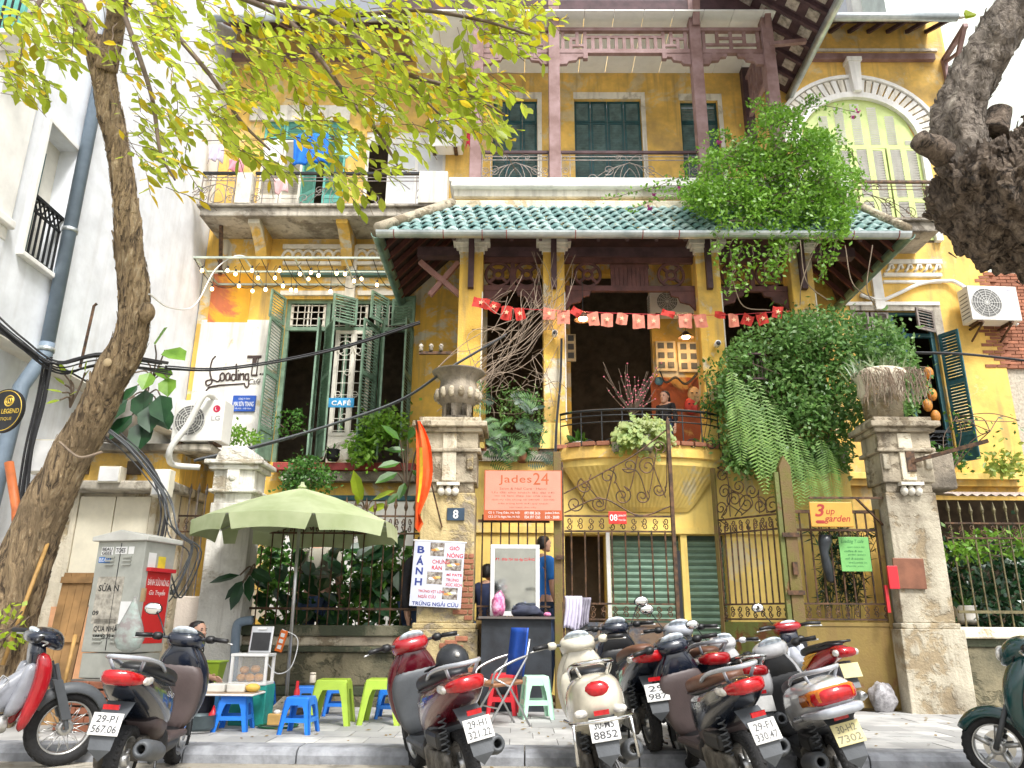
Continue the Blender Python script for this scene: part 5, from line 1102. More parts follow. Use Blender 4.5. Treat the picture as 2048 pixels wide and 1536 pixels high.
for b in ((mx0, mx1, mz1 - t_, mz1), (mx0, mx1, mz0, mz0 + t_), (mx0, mx0 + t_, mz0 + t_, mz1 - t_), (mx1 - t_, mx1, mz0 + t_, mz1 - t_)): MB().box(b[0], b[1], ym - .02, ym + .02, b[2], b[3]).xf(TM).build('frame', m_wht, mr, bevel=.006)
MB().add([(mx0 + t_, ym, mz0 + t_), (mx1 - t_, ym, mz0 + t_), (mx1 - t_, ym + .0, mz1 - t_), (mx0 + t_, ym + .0, mz1 - t_)], [(0, 1, 2, 3)]).xf(TM).build('glass', M('silvered_glass', (.62, .66, .66), .06, 1, var=.06, bump=0), mr)
text('ĐT : 0936 754 166 gặp CƯỜNG', m_redtxt, mr, TM @ Vector(((mx0 + mx1) / 2, ym - .006, mz1 - .2)), (mx1 - mx0) * .8, .06, Matrix.Rotation(R(96), 4, 'X'), bold=.02)
m_pink = M('pink_film', (.75, .04, .3), .35, var=.4, scale=16, c2=(.85, .45, .6), bump=.6, bscale=25)
def lump(name, label, cat, c, r, mat, seed, amp=.3, n=16, m=11):
    mb = MB().ell((0, 0, 0), (1, 1, 1), n, m); out = []
    for v in mb.v:
        v = Vector(v); k = 1 + amp * noise.noise(v * 1.7 + Vector((seed, 0, 0))) + amp * .5 * noise.noise(v * 4 + Vector((0, seed, 0))); out.append((c[0] + v.x * r[0] * k, c[1] + v.y * r[1] * k, max(c[2] - r[2], c[2] + v.z * r[2] * k)))
    mb.v = out; return mb.build(name, mat, None, True, label=label, cat=cat)
pb = at(996, 1205, by + .1); lump('pink_bag', 'bright pink plastic bag on the counter in front of the mirror', 'bag', (pb.x, by + .1, bz + .15), (.1, .09, .15), m_pink, 3, .35)
cb2 = at(1055, 1215, by + .1); lump('dark_cloth', 'crumpled dark navy cloth on the counter', 'cloth', (cb2.x, by + .1, bz + .07), (.2, .12, .08), M('navy_cloth', (.03, .035, .06), .8, var=.4), 9, .5); lump('pink_box', 'small pink bottle lying on the counter end', 'bottle', (bx1 - .05, by + .05, bz + .03), (.05, .04, .03), m_pink, 5, .1)
# folding chair
fc = fl(1003, 1452); ch = thing('folding_chair', 'folding chair with blue back and brown seat on steel tubes', 'chair', fc, (0, 0, R(-62)), None, True)
for s in (-.21, .21): MB().tube([(s, -.28, 0), (s, .0, .42), (s, .2, .72), (s, .24, .92)], .013, 8).build('leg', m_steel, ch, True); MB().tube([(s * .9, .26, 0), (s * .9, .0, .42), (s * .9, -.18, .5)], .013, 8).build('leg', m_steel, ch, True); MB().tube(curve_pts([(s, .2, .74), (s * 1.15, .0, .68), (s * 1.15, -.2, .58), (s * .95, -.22, .46)], 5), .014, 8).build('arm', m_steel, ch, True)
MB().ob((0, -.02, .45), (.4, .38, .05), (R(5), 0, 0)).build('seat', m_brown if False else M('tan_brown_vinyl', (.28, .13, .06), .5, var=.15), ch, bevel=.02); MB().loft([[Vector((x, .17 + .12 * (z - .5) + .06 * (1 - (x / .2) ** 2), z)) for x in (-.2, -.1, 0, .1, .2)] + [Vector((x, .15 + .12 * (z - .5) + .06 * (1 - (x / .2) ** 2), z)) for x in (.2, .1, 0, -.1, -.2)] for z in (.52, .75, .98, 1.04)]).build('backrest', M('royal_blue_vinyl', (.015, .08, .42), .45, var=.12), ch, True)
MB().tube([(-.2, -.14, .2), (.2, -.14, .2)], .01, 6).build('crossbar', m_steel, ch)
# signs
def board(name, label, cat, a, b, c, d, Y, mat, th=.03, bev=.004, rot=0., edge=None):
    x0, x1, z0, z1 = X(a, (b + d) / 2, Y), X(c, (b + d) / 2, Y), Z((a + c) / 2, d, Y), Z((a + c) / 2, b, Y); cx, cz = (x0 + x1) / 2, (z0 + z1) / 2
    o = thing(name, label, cat, (cx, Y, cz), (0, rot, 0), None, True); MB().box(x0 - cx, x1 - cx, -th / 2, th / 2, z0 - cz, z1 - cz).build('panel', mat, o, bevel=bev); o['w'] = x1 - x0; o['h'] = z1 - z0; o['t'] = th / 2
    return o
def bt(o, s, mat, u, v, w, h, **k): text(s, mat, o, (u * o['w'], -o['t'] - .003, v * o['h']), w * o['w'], h * o['h'], ext=.001, **k)
def bbx(o, mat, u0, u1, v0, v1, name='print', d=.0015): MB().box(u0 * o['w'], u1 * o['w'], -o['t'] - d, -o['t'] + .001, v0 * o['h'], v1 * o['h']).build(name, mat, o)
m_salm = M('salmon_sign', (.60, .27, .19), .5, var=.04); m_osign = M('orange_sign_edge', (.46, .10, .03), .5, var=.1)
o = board('shop_sign', 'salmon board reading Jades24 above the barber mirror', 'sign', 968, 941, 1124, 1041, YF - .12, m_osign)
bbx(o, m_salm, -.485, .485, -.3, .485); bt(o, 'Jades', m_osign, -.1, .3, .42, .2, sp=1.05); bt(o, '24', m_osign, .23, .33, .2, .24)
for i, w_ in enumerate((.6, .8, .72, .8, .64, .34)): bt(o, ('Salon & Nail Care · Hanoi', 'Lorem cho khách lâu dài với', 'mi và làm đẹp tại nhà cùng', 'dịch vụ của chúng tôi 08H00 - 20H00', 'trân trọng kính mời quý khách', 'hân hạnh đón tiếp')[i].replace('Lorem', 'Ưu đãi'), M('pale_orange_print', (.42, .12, .07), .6) if i == 0 else bpy.data.materials['pale_orange_print'], 0, .13 - i * .075, w_, .045)
for i, s_ in enumerate(('CS 1: Tông Đản, Hà Nội', 'CS 2: 27 Tô Ngọc Vân, Hà Nội')): bt(o, s_, m_whtxt, -.24, -.355 - i * .08, .4, .055); bt(o, ('093 888 2626', '024 397 1265')[i], m_whtxt, .12, -.355 - i * .08, .2, .055); bt(o, ('jades24vn', '8:30 - 20:00')[i], m_whtxt, .37, -.355 - i * .08, .18, .055)
o = board('menu_banner', 'white hanging menu banner headed BÁNH on the numbered pillar', 'banner', 824, 1083, 926, 1214, YP - .09, M('white_banner', (.58, .60, .70), .6, var=.04), .012, 0, R(2.5))
for i, c in enumerate('BÁNH'): bt(o, c, m_blutxt, -.36, .36 - i * .165, .14, .11 if c != 'Á' else .145, bold=.03)
for s_, u, v, w_, h_ in (('GIÒ', .3, .41, .2, .07), ('NÓNG', .32, .3, .32, .085), ('CHƯNG', .05, .19, .34, .075), ('RÁN', -.02, .1, .2, .075), ('MÌ PATE', .33, 0, .3, .05), ('TRỨNG', .3, -.075, .25, .06), ('XÚC XÍCH', .33, -.15, .32, .06), ('TRỨNG VỊT LỘN', -.1, -.27, .5, .06), ('NGẢI CỨU', -.17, -.345, .34, .06)): bt(o, s_, m_redtxt, u, v, w_, h_, bold=.015)
bt(o, 'TRỨNG NGẢI CỨU', m_blutxt, 0, -.45, .9, .075, bold=.02)
for k, (u0, u1, v0, v1) in enumerate(((-.18, .1, .27, .48), (.14, .46, .06, .24), (-.2, .1, -.16, .03), (.12, .42, -.38, -.2))):
    bbx(o, M('menu_photo_ground', (.16, .10, .07), .6, var=.5, scale=20, c2=(.45, .42, .38)) if k == 0 else bpy.data.materials['menu_photo_ground'], u0, u1, v0, v1, 'menu_photo')
    for j in range(3): MB().ell(((u0 + (u1 - u0) * (.3 + .2 * j)) * o['w'], -o['t'] - .0015, (v0 + v1) / 2 * o['h'] + .01 * (j - 1)), (.045, .0015, .022), 10, 4).build('menu_food', [M('menu_bread', (.55, .25, .06), .6), M('menu_egg', (.7, .55, .2), .6), m_wht][j] if k == 0 else bpy.data.materials[['menu_bread', 'menu_egg', 'white_plastic'][(j + k) % 3]], o)
MB().tube([(-o['w'] * .53, 0, o['h'] * .5), (o['w'] * .53, 0, o['h'] * .5)], .012, 7).build('rod', m_wht, o)
o = board('house_number', 'dark blue house number plate reading 8', 'number plate', 894, 1016, 929, 1041, YP - .02, M('navy_enamel', (.03, .06, .1), .4), .02); bt(o, '8', m_whtxt, 0, 0, .3, .7, bold=.02)
o = board('address_sign', 'small red sign reading 08 on the scrolled gate', 'sign', 1217, 1023, 1253, 1048, YF - .06, M('red_sign', (.6, .03, .02), .5), .015); bt(o, '08', m_whtxt, -.22, 0, .42, .5); bt(o, 'Jades24', m_whtxt, .25, .16, .4, .22); bt(o, 'Chân Cầm', m_whtxt, .25, -.16, .4, .18)
ys = YF - .25; o = board('hanging_sign', 'yellow-orange sign reading 3up garden hanging from a bracket', 'sign', 1620, 1004, 1705, 1054, ys, M('mustard_sign', (.62, .31, .05), .5, var=.04), .02, .01); m_wine = M('wine_print', (.33, .03, .02), .6)
bt(o, '3', m_wine, -.27, .16, .24, .5, shear=.25, bold=.02); bt(o, 'up', m_wine, -.02, .05, .2, .26, shear=.25); bt(o, 'garden', m_wine, .12, -.2, .62, .34, shear=.3, bold=.01); MB().ell((-.28 * o['w'], -o['t'] - .002, -.3 * o['h']), (.07, .002, .03), 14, 4).build('emblem', m_wine, o)
bz_ = Z(1680, 996, ys); MB().bar((X(1618, 998, ys), ys, bz_), (xpr - .36, ys + .1, bz_ + .02), .03).bar((X(1712, 1000, ys), ys, bz_), (xpr - .36, ys + .2, bz_ - .35), .025).build('sign_bracket', m_iron, None, label='thin dark iron bracket carrying the mustard hanging sign', cat='bracket')
o = board('notice_board', 'light green handwritten notice board on the wicket gate', 'sign', 1680, 1074, 1740, 1143, YF - .07, M('light_green_board', (.16, .42, .12), .6, var=.06), .015); m_gtxt = M('dark_green_ink', (.05, .2, .07), .7)
bt(o, 'Loading T cafe', m_gtxt, -.05, .36, .75, .13, shear=.3)
for i in range(6): bt(o, ('open every day', 'coffee & tea', 'garden upstairs', 'wifi & books', 'welcome in', 'thank you')[i], m_gtxt, .05 * (-1) ** i, .2 - i * .11, .6, .06, shear=.2)
small('copper_board', 'blank copper-brown board hanging on the grey pillar', 'sign', MB().ob(at(1819, 1147, YP - .03), (X(1850, 1147, YP) - X(1788, 1147, YP), .02, Z(1819, 1117, YP) - Z(1819, 1178, YP)), (0, R(1), 0)), M('copper_paint', (.22, .09, .05), .5, .2, var=.2), False, .006)
small('letter_box', 'bright red letter box fixed beside the grey pillar', 'letter box', MB().box(xpr - .5, xpr - .36, YP - .06, YP - .02, Z(1765, 1178, YP), Z(1765, 1132, YP)), m_redp, False, .006); small('red_streamer', 'narrow red streamer hanging below the letter box', 'streamer', MB().box(xpr - .54, xpr - .5, YP + .0, YP + .03, Z(1755, 1225, YP), Z(1755, 1170, YP)), m_redp, False)
small('folded_umbrella', 'black furled umbrella hanging on the wicket gate', 'umbrella', MB().loft([[Vector((p.x + r_ * math.cos(a), p.y + r_ * math.sin(a), p.z)) for a in [2 * math.pi * i / 10 for i in range(10)]] for p, r_ in ((at(1650, 1070, YF - .08), .09), (at(1650, 1085, YF - .08), .1), (at(1648, 1105, YF - .08), .06), (at(1655, 1135, YF - .08), .07), (at(1660, 1160, YF - .08), .06), (at(1664, 1166, YF - .08), .02))]), M('shiny_black_cloth', (.03, .035, .04), .3, var=.4))
tbp = fl(1768, 1424); lump('rubbish_bag', 'grey plastic rubbish bag slumped against the grey pillar', 'bag', (tbp[0], tbp[1], .18), (.17, .15, .19), M('grey_bag_film', (.32, .31, .32), .25, var=.4, scale=12, bump=.9, bscale=30), 21, .2, 24, 16)
# shirts on the gate
m_lil = M('lilac_cloth', (.58, .54, .66), .85, var=.12, scale=6, bump=.3, bscale=14)
def cloth(name, label, a, b, c, d, Y, mat, cat='cloth', folds=5, amp=.03, group=None, flare=0):
    x0, x1, z0, z1 = X(a, (b + d) / 2, Y), X(c, (b + d) / 2, Y), Z((a + c) / 2, d, Y), Z((a + c) / 2, b, Y); mb = MB(); n, k = 18, 10; sd = rnd.random() * 9; P = []
    for j in range(k + 1):
        v = j / k
        for i in range(n + 1):
            u = i / n; xx = (x0 + x1) / 2 + (x1 - x0) * (u - .5) * (1 + flare * v); P.append((xx + .02 * math.sin(3 * v + sd), Y + amp * (.3 + v) * math.sin(u * folds * 2 * math.pi + sd + 1.5 * v), z1 + (z0 - z1) * v * (1 - .12 * abs(math.sin(u * 3 + sd)))))
    F_ = [(j * (n + 1) + i, j * (n + 1) + i + 1, (j + 1) * (n + 1) + i + 1, (j + 1) * (n + 1) + i) for j in range(k) for i in range(n)]
    mb.add(P, F_); o = mb.build(name, mat, None, True, label=label, cat=cat, group=group); q = o.modifiers.new('t', 'SOLIDIFY'); q.thickness = .006; return o
cloth('lilac_shirt', 'pale lilac shirt draped over the scrolled gate rail', 1128, 1192, 1162, 1264, YF - .06, m_lil, 'shirt'); cloth('striped_shirt', 'grey shirt hanging behind the lilac one on the gate', 1155, 1195, 1180, 1256, YF - .04, M('grey_shirt', (.3, .28, .34), .85, var=.3), 'shirt')
# flag on a pole at the numbered pillar
fg = thing('flag', 'red and yellow flag hanging limp on a slanted pole', 'flag', at(880, 1050, YP - .1)); MB().tube([at(884, 1055, YP - .02), at(832, 840, YP - .5)], .012, 7).build('pole', m_iron, fg)
fl1, fy_ = MB(), YP - .48; NB = 12; rows_ = []
for j in range(NB + 1):
    v = j / NB; py = 842 + v * 213; xl = 831 + 2 * math.sin(4 * v); wd = 9 + 24 * math.sin(min(1, v * 1.25) * math.pi) ** .8 if v < .85 else 9 + 14 * (1 - v) / .15; rows_.append([at(xl + wd * u, py + 10 * u * (v > .3), fy_ + .05 * math.sin(u * 9 + v * 3)) for u in (0, .2, .4, .6, .8, 1)])
m_flag = M('orange_red_cloth', (.78, .12, .02), .7, var=.15, scale=5); m_fyel = M('flag_yellow', (.8, .5, .02), .7)
for k, (u0, u1, mat) in enumerate(((0, 5, m_flag),)):
    for r_, q in zip(rows_, rows_[1:]):
        for i in range(u0, u1): fl1.quad(r_[i], r_[i + 1], q[i + 1], q[i])
fl1.build('cloth', m_flag, fg, True); fl2 = MB()
for r_, q in zip(rows_[3:9], rows_[4:10]): fl2.quad(*[Vector(p) + Vector((0, -.012, 0)) for p in (r_[1], r_[2], q[2], q[1])])
fl2.build('star_patch', m_fyel, fg, True)
# ---------------------------------------------------------------- scooters and motorbikes (local axes: x forward, y left, z up)
def paint(name, c, rough=.22, coat=.8): return M(name, c, rough, 0, var=.12, scale=9, bump=.02, coat=coat, obj=True)
m_tyre = M('tyre_rubber', (.014, .014, .015), .8, var=.3, scale=30, bump=.6, bscale=90, obj=True)
m_alloy = M('alloy', (.55, .55, .54), .35, .8, var=.15, obj=True); m_chrome = M('chrome', (.75, .75, .74), .12, 1, var=.05, bump=0, obj=True)
m_bpl = M('black_plastic', (.011, .0115, .013), .45, var=.2, obj=True); m_gpl = M('grey_plastic', (.075, .082, .09), .5, var=.15, obj=True)
m_vinyl = M('black_vinyl', (.010, .012, .016), .5, var=.2, obj=True); m_brown = M('brown_vinyl', (.13, .055, .03), .5, var=.15, obj=True)
m_engine = M('dusty_engine', (.12, .11, .095), .55, .5, var=.5, scale=14, bump=.5, obj=True)
m_red = paint('red_paint', (.34, .008, .014)); m_dred = paint('wine_red_paint', (.085, .003, .010)); m_bpaint = paint('blue_black_paint', (.008, .012, .024)); m_wpaint = paint('ivory_paint', (.62, .58, .47)); m_spaint = paint('pearl_white_paint', (.58, .58, .59)); m_gpaint = paint('bottle_green_paint', (.003, .045, .045)); m_sil = paint('silver_paint', (.36, .38, .42), .25)
m_taupe = M('taupe_plastic', (.075, .055, .053), .5, var=.12, obj=True)
m_tail = M('red_lens', (.40, .006, .010), .1, var=.2, scale=30, bump=.1, coat=.5, obj=True); m_amber = M('amber_lens', (.55, .16, .02), .15, var=.2, scale=30, bump=.1, obj=True); m_clear = M('clear_lens', (.66, .64, .60), .12, .3, var=.2, scale=30, bump=.1, obj=True)
m_dial = M('dial_glass', (.62, .70, .78), .08, .4, var=.3, scale=18, bump=0, obj=True); m_mir = M('mirror_glass', (.9, .92, .93), .03, 1, var=.02, bump=0, obj=True)
m_plate = M('plate_white', (.52, .52, .50), .5, var=.15, obj=True); m_platey = M('plate_faded_yellow', (.55, .49, .24), .5, var=.15, obj=True); m_ink = M('plate_ink', (.03, .03, .035), .6, obj=True); m_inkf = M('plate_ink_faded', (.18, .165, .1), .6, obj=True)
def sring(n, p):
    out = []
    for i in range(n):
        a = 2 * math.pi * i / n; c, s = math.cos(a), math.sin(a)
        out.append((math.copysign(abs(c) ** p, c), math.copysign(abs(s) ** p, s)))
    return out
def loft_x(rows, p=.8, n=16): return MB().loft([[Vector((x, hw * c, zc + hh * s)) for c, s in sring(n, p)] for x, zc, hw, hh in rows])
def loft_z(rows, p=.8, n=16): return MB().loft([[Vector((xc + hd * s, hw * c, z)) for c, s in sring(n, p)] for z, xc, hd, hw in rows])
RY = Matrix.Rotation(math.pi / 2, 4, 'X')
def wheel(par, x, r, w, rim, spokes=5, wire=False, disc=True):
    t = MB().lathe([(r * .70, -w * .36), (r * .84, -w * .5), (r * .95, -w * .42), (r, -w * .16), (r, w * .16), (r * .95, w * .42), (r * .84, w * .5), (r * .70, w * .36)], (x, 0, r), 36, RY, True)
    k = 30
    for i in range(k):                                    # tread blocks
        a = 2 * math.pi * i / k
        for s in (-1, 1): t.ob((x + r * .976 * math.cos(a), s * w * .26, r + r * .976 * math.sin(a)), (.008, w * .3, .022), Matrix.Rotation(-a, 4, 'Y') @ Matrix.Rotation(s * .5, 4, 'X'))
    wo_ = t.build('wheel', m_tyre, par, True)
    q = MB().lathe([(r * .66, -w * .34), (r * .72, -w * .36), (r * .70, -w * .2), (r * .66, -w * .12), (r * .66, w * .12), (r * .70, w * .2), (r * .72, w * .36), (r * .66, w * .34)], (x, 0, r), 30, RY, True)
    q.lathe([(.02, -w * .5), (r * .2, -w * .42), (r * .22, 0), (r * .2, w * .42), (.02, w * .5)], (x, 0, r), 14, RY)
    if wire:
        for i in range(28): a = 2 * math.pi * i / 28; b = a + (.35 if i % 2 else -.35); s = .5 if i % 4 < 2 else -.5; q.tube([(x + r * .2 * math.cos(a), s * w * .6, r + r * .2 * math.sin(a)), (x + r * .67 * math.cos(b), 0, r + r * .67 * math.sin(b))], .0035, 4)
    else:
        for i in range(spokes): a = 2 * math.pi * i / spokes + .3; q.bar((x + r * .18 * math.cos(a), 0, r + r * .18 * math.sin(a)), (x + r * .68 * math.cos(a + .12), 0, r + r * .68 * math.sin(a + .12)), w * .32, .03, (0, 1, 0))
    q.build('rim', rim, wo_, True)
    if disc: MB().lathe([(r * .22, w * .44), (r * .46, w * .44), (r * .46, w * .48), (r * .22, w * .48)], (x, 0, r), 24, RY, True).build('brake_disc', m_chrome, wo_)
def fender(x, r, w, a0, a1, mat, par, name='front_fender', k=12):
    rings = []
    for i in range(k + 1):
        a = R(a0 + (a1 - a0) * i / k); tw_ = 1 - .35 * abs(2 * i / k - 1) ** 3; ring = []
        for y, dr in ((-1, -.045), (-.8, -.005), (-.4, .018), (0, .024), (.4, .018), (.8, -.005), (1, -.045)): ring.append((y * w * tw_, dr))
        ring += [(y * .9, d - .012) for y, d in ring[::-1]]
        rings.append([Vector((x + (r + d) * math.cos(a), y, r * .98 + (r + d) * math.sin(a))) for y, d in ring])
    MB().loft(rings).build(name, mat, par, True)
def mirror(par, y, c=(.92, .3, 1.22), tilt=0.):
    s = 1 if y > 0 else -1
    o = MB().tube(curve_pts([(.9, s * .16, 1.02), (.93, s * .22, 1.12), (c[0], s * c[1] * .9, c[2] - .02)], 5), .006, 6).ell((c[0], s * c[1], c[2]), (.02, .075, .052)).build('mirror', m_bpl, par, True)
    MB().ell((c[0] - .012, s * c[1], c[2]), (.012, .068, .046)).build('mirror_glass', m_mir, o, True)
def plate(par, x, z, tilt, l1, l2, mat=m_plate, ink=m_ink, y=0, nm='number_plate'):
    rot = Matrix.Translation((x, y, z)) @ Matrix.Rotation(R(-90), 4, 'Z') @ Matrix.Rotation(R(90) - tilt, 4, 'X')
    t = MB().box(-.095, .095, -.07, .07, -.003, .003).xf(rot); o = t.build(nm, mat, par, bevel=.002)
    if l1:
        text(l1, ink, par, rot @ Vector((0, .031, .0045)), .13, .046, rot.to_3x3().to_4x4(), 'plate_number', bold=.01); text(l2, ink, par, rot @ Vector((0, -.031, .0045)), .155, .046, rot.to_3x3().to_4x4(), 'plate_number', bold=.01)
LEADB = [(.62, .47, .10, .13), (.5, .53, .15, .2), (.3, .57, .178, .2), (.1, .63, .182, .165), (-.12, .70, .168, .125), (-.3, .755, .135, .085), (-.4, .785, .085, .04)]
VESPB = [(.6, .5, .10, .15), (.45, .54, .18, .22), (.22, .57, .215, .23), (0, .62, .21, .21), (-.2, .66, .185, .18), (-.33, .69, .13, .13), (-.37, .7, .07, .07)]
SPACB = [(.62, .52, .10, .14), (.48, .56, .17, .2), (.25, .62, .2, .19), (0, .68, .2, .165), (-.25, .725, .18, .13), (-.42, .75, .14, .095), (-.47, .755, .1, .06)]
def scooter(label, body, pos, head, lean=0, inner=m_bpl, seat=m_vinyl, B=LEADB, r=.232, rr=.222, steer=0, plates=('', ''), pm=(m_plate, m_ink), head_c=None, tail='wrap', rail=True, rim=m_alloy, mirrors=(), brand=None, name='scooter', fend=None, z0=-.125, group='motorbikes parked at the kerb', exh=-1, cowl=None, sz=1.06):
    o = thing(name, label, 'scooter', (pos[0], pos[1], z0), (R(lean), 0, head), group, True); o.scale = (sz,) * 3
    hc = head_c or body; ve = B is VESPB; sp = B is SPACB
    wheel(o, 1.27, r, .1, rim); wheel(o, 0, rr, .105, rim, disc=False)
    fender(1.27, r + .02, .075, 25, 165, fend or body, o)
    fk = MB()
    for s in (-1, 1): fk.tube([(1.27, s * .075, r), (1.12, s * .08, .62)], .02, 8)
    fk.build('fork', m_gpl, o, True)
    sh = loft_z([(.3, 1.0, .05, .1), (.42, 1.05, .07, .19), (.6, 1.065, .1, .235), (.78, 1.03, .115, .22), (.9, .99, .09, .16), (.99, .95, .05, .08)], .8).build('leg_shield', body, o, True, sub=1)
    loft_z([(.29, .93, .05, .14), (.45, .965, .06, .19), (.62, .965, .075, .215), (.74, .94, .07, .2), (.82, .93, .05, .15)], .6).build('inner_panel', inner, o, True, sub=1)
    loft_z([(.74, .955, .055, .18), (.84, .93, .06, .155), (.92, .92, .05, .1), (1.0, .92, .04, .07)], .7).build('glove_panel', body if not inner is m_bpl else m_bpl, o, True, sub=1)
    MB().box(.5, .97, -.15, .15, .27, .32).build('floorboard', inner, o, bevel=.02); loft_x([(1.02, .3, .1, .06), (.8, .25, .13, .07), (.55, .25, .14, .08), (.4, .32, .15, .1)], .6).build('under_cowl', body if ve else m_bpl, o, True)
    loft_x(B, .78, 20).build('rear_body', body, o, True, sub=1)
    loft_x([(.6, .4, .09, .1), (.45, .38, .14, .12), (.25, .42, .165, .09), (.12, .46, .16, .05)], .7).build('side_skirt', inner, o, True, sub=1)
    ds = .02 if ve else .0
    loft_x([(.68, .69 + ds, .06, .045), (.58, .72 + ds, .115, .06), (.32, .76 + ds, .15, .065), (.12, .79 + ds, .145, .065), (-.08, .82, .12, .055), (-.2, .835, .07, .03)], .7).build('seat', seat, o, True, sub=1)
    ck = cowl or [(.82, .99, .06, .03), (.86, 1.0, .125, .06), (.94, 1.0, .16, .088), (1.03, .975, .155, .11), (1.1, .94, .11, .09), (1.14, .9, .05, .045)]
    cw = loft_x(ck, .85).build('head_cowl', hc, o, True, sub=1)
    MB().ell((.895, 0, 1.055), (.075, .105, .03), 16, 8, Matrix.Rotation(R(35), 3, 'Y')).build('dial', m_dial, cw, True); MB().ell((1.13, 0, .95), (.03, .1, .06), 14, 8).build('headlight', m_clear, cw, True)
    hb = MB()
    for s in (-1, 1): hb.tube([(.93, s * .1, 1.0), (.9, s * .24, 1.015), (.86, s * .29, 1.015)], .012, 8)
    hb.build('handlebar', m_gpl, o, True)
    for s in (-1, 1):
        MB().tube([(.872, s * .25, 1.015), (.83, s * .37, 1.01)], .018, 10).build('grip', m_bpl, o, True); MB().ell((.9, s * .215, 1.01), (.04, .045, .035), 10, 6).build('switch_housing', m_bpl if not ve else hc, o, True)
        MB().tube(curve_pts([(.92, s * .23, 1.0), (.93, s * .3, .995), (.885, s * .4, .985)], 4), .007, 6).build('brake_lever', m_alloy, o, True)
    for y in mirrors: mirror(o, y)
    if rail:
        pts = [(.12, .135, .8), (-.05, .15, .86), (-.28, .13, .9), (-.4, .07, .91), (-.43, 0, .912)]; pts += [(a, -b, c) for a, b, c in pts[-2::-1]]
        MB().tube(curve_pts(pts, 4), .016, 8).tube([(-.3, .12, .9), (-.24, .08, .8)], .012, 6).tube([(-.3, -.12, .9), (-.24, -.08, .8)], .012, 6).build('grab_rail', m_sil if not ve else m_chrome, o, True)
    xt = B[-1][0]
    if tail == 'wrap':
        loft_x([(xt + .2, .755, .148, .02), (xt + .09, .77, .137, .045), (xt + .01, .78, .108, .05), (xt - .035, .79, .075, .035)], .55).build('tail_light', m_tail, o, True)
        for s in (-1, 1): MB().ell((xt + .2, s * .138, .755), (.1, .024, .03), 10, 6).build('turn_signal', m_clear, o, True)
    elif tail == 'round':
        MB().ell((xt + .03, 0, .74), (.045, .085, .055), 14, 8).build('tail_light', m_tail, o, True)
        lb = MB().tube([(-.1, s_ * .235, .55) for s_ in (1,)] + [(-.3, .2, .545), (-.4, .1, .55), (-.42, 0, .55), (-.4, -.1, .55), (-.3, -.2, .545), (-.1, -.235, .55)], .012, 8)
        for s in (-1, 1): lb.tube([(-.32, s * .19, .545), (-.3, s * .2, .3), (-.1, s * .2, .3)], .011, 7)
        lb.build('crash_bar', m_chrome, o, True)
        for s in (-1, 1): MB().ell((-.32, s * .13, .6), (.03, .05, .03), 10, 6).build('turn_signal', m_clear, o, True)
    else:
        loft_x([(-.2, .72, .19, .06), (-.38, .745, .165, .06), (-.475, .76, .12, .05)], .5).build('tail_light', m_amber, o, True); loft_x([(-.34, .735, .172, .05), (-.43, .745, .15, .055), (-.49, .755, .1, .045)], .5).build('tail_light', m_tail, o, True)
        loft_x([(.15, .56, .195, .03), (-.2, .62, .2, .03), (-.42, .645, .17, .035), (-.52, .655, .12, .03)], .5).build('bumper_strip', m_sil, o, True)
    fz_ = .0
    MB().add([(-.22, .09, .62), (-.22, -.09, .62), (-.41, -.085, .5), (-.41, .085, .5), (-.45, -.07, .35), (-.45, .07, .35), (-.2, .07, .6), (-.2, -.07, .6), (-.392, -.07, .49), (-.392, .07, .49), (-.437, -.06, .35), (-.437, .06, .35), (-.43, 0, .28)],
             [(0, 1, 2, 3), (3, 2, 4, 5), (6, 9, 8, 7), (9, 11, 10, 8), (5, 4, 12), (10, 11, 12), (0, 3, 9, 6), (3, 5, 11, 9), (1, 7, 8, 2), (2, 8, 10, 4)]).build('rear_fender', m_gpl, o)
    MB().box(-.40, -.38, -.05, .05, .585, .615).build('reflector', m_tail, o); loft_x([(.62, .665, .09, .012), (.3, .705, .17, .012), (.0, .755, .165, .012), (-.2, .8, .125, .01)], .7).build('seat_seam', m_bpl, o, True); MB().tube(curve_pts([(.9, .12, 1.0), (1.02, .14, .93), (1.0, .1, .8)], 5), .006, 5).tube(curve_pts([(.9, -.12, 1.0), (1.03, -.14, .92), (1.0, -.1, .8)], 5), .006, 5).build('brake_cable', m_bpl, o)
    plate(o, -.425, .5, R(22), *plates, *pm)
    ex = MB().tube([(.3, exh * .13, .2), (.15, exh * .15, .2), (.08, exh * .17, .25)], .02, 8).lathe([(.02, -.2), (.055, -.2), (.068, -.12), (.068, .14), (.05, .2), (.03, .2), (.028, .17)], (-.03, exh * .185, .3), 14, Matrix.Rotation(R(-80), 4, 'Y'))
    exo = ex.build('exhaust', m_gpl, o, True); MB().lathe([(.03, -.207), (.05, -.204), (.05, -.2)], (-.03, exh * .185, .3), 14, Matrix.Rotation(R(-80), 4, 'Y')).build('exhaust_cap', m_alloy, exo, True)
    MB().box(-.03, .42, .09, .16, .17, .32).ell((.05, .13, .24), (.16, .05, .11), 12, 6).ell((.33, .12, .26), (.13, .05, .1), 12, 6).box(.1, .45, -.08, .08, .2, .36).build('engine', m_engine, o, True, bevel=.02)
    MB().box(.0, .3, .06, .17, .34, .46).build('air_cleaner', m_bpl, o, bevel=.03)
    sq = MB()
    sq.tube([(-.02 - .02 * math.cos(t * .9) * 0 + .0, .12 + .028 * math.cos(t * 1.2), .3 + t * .009) if False else (-.02 + .028 * math.cos(t * 1.2), .12 + .028 * math.sin(t * 1.2), .3 + t * .007) for t in range(40)], .006, 5); sq.build('spring', m_gpl, o)
    st = MB()
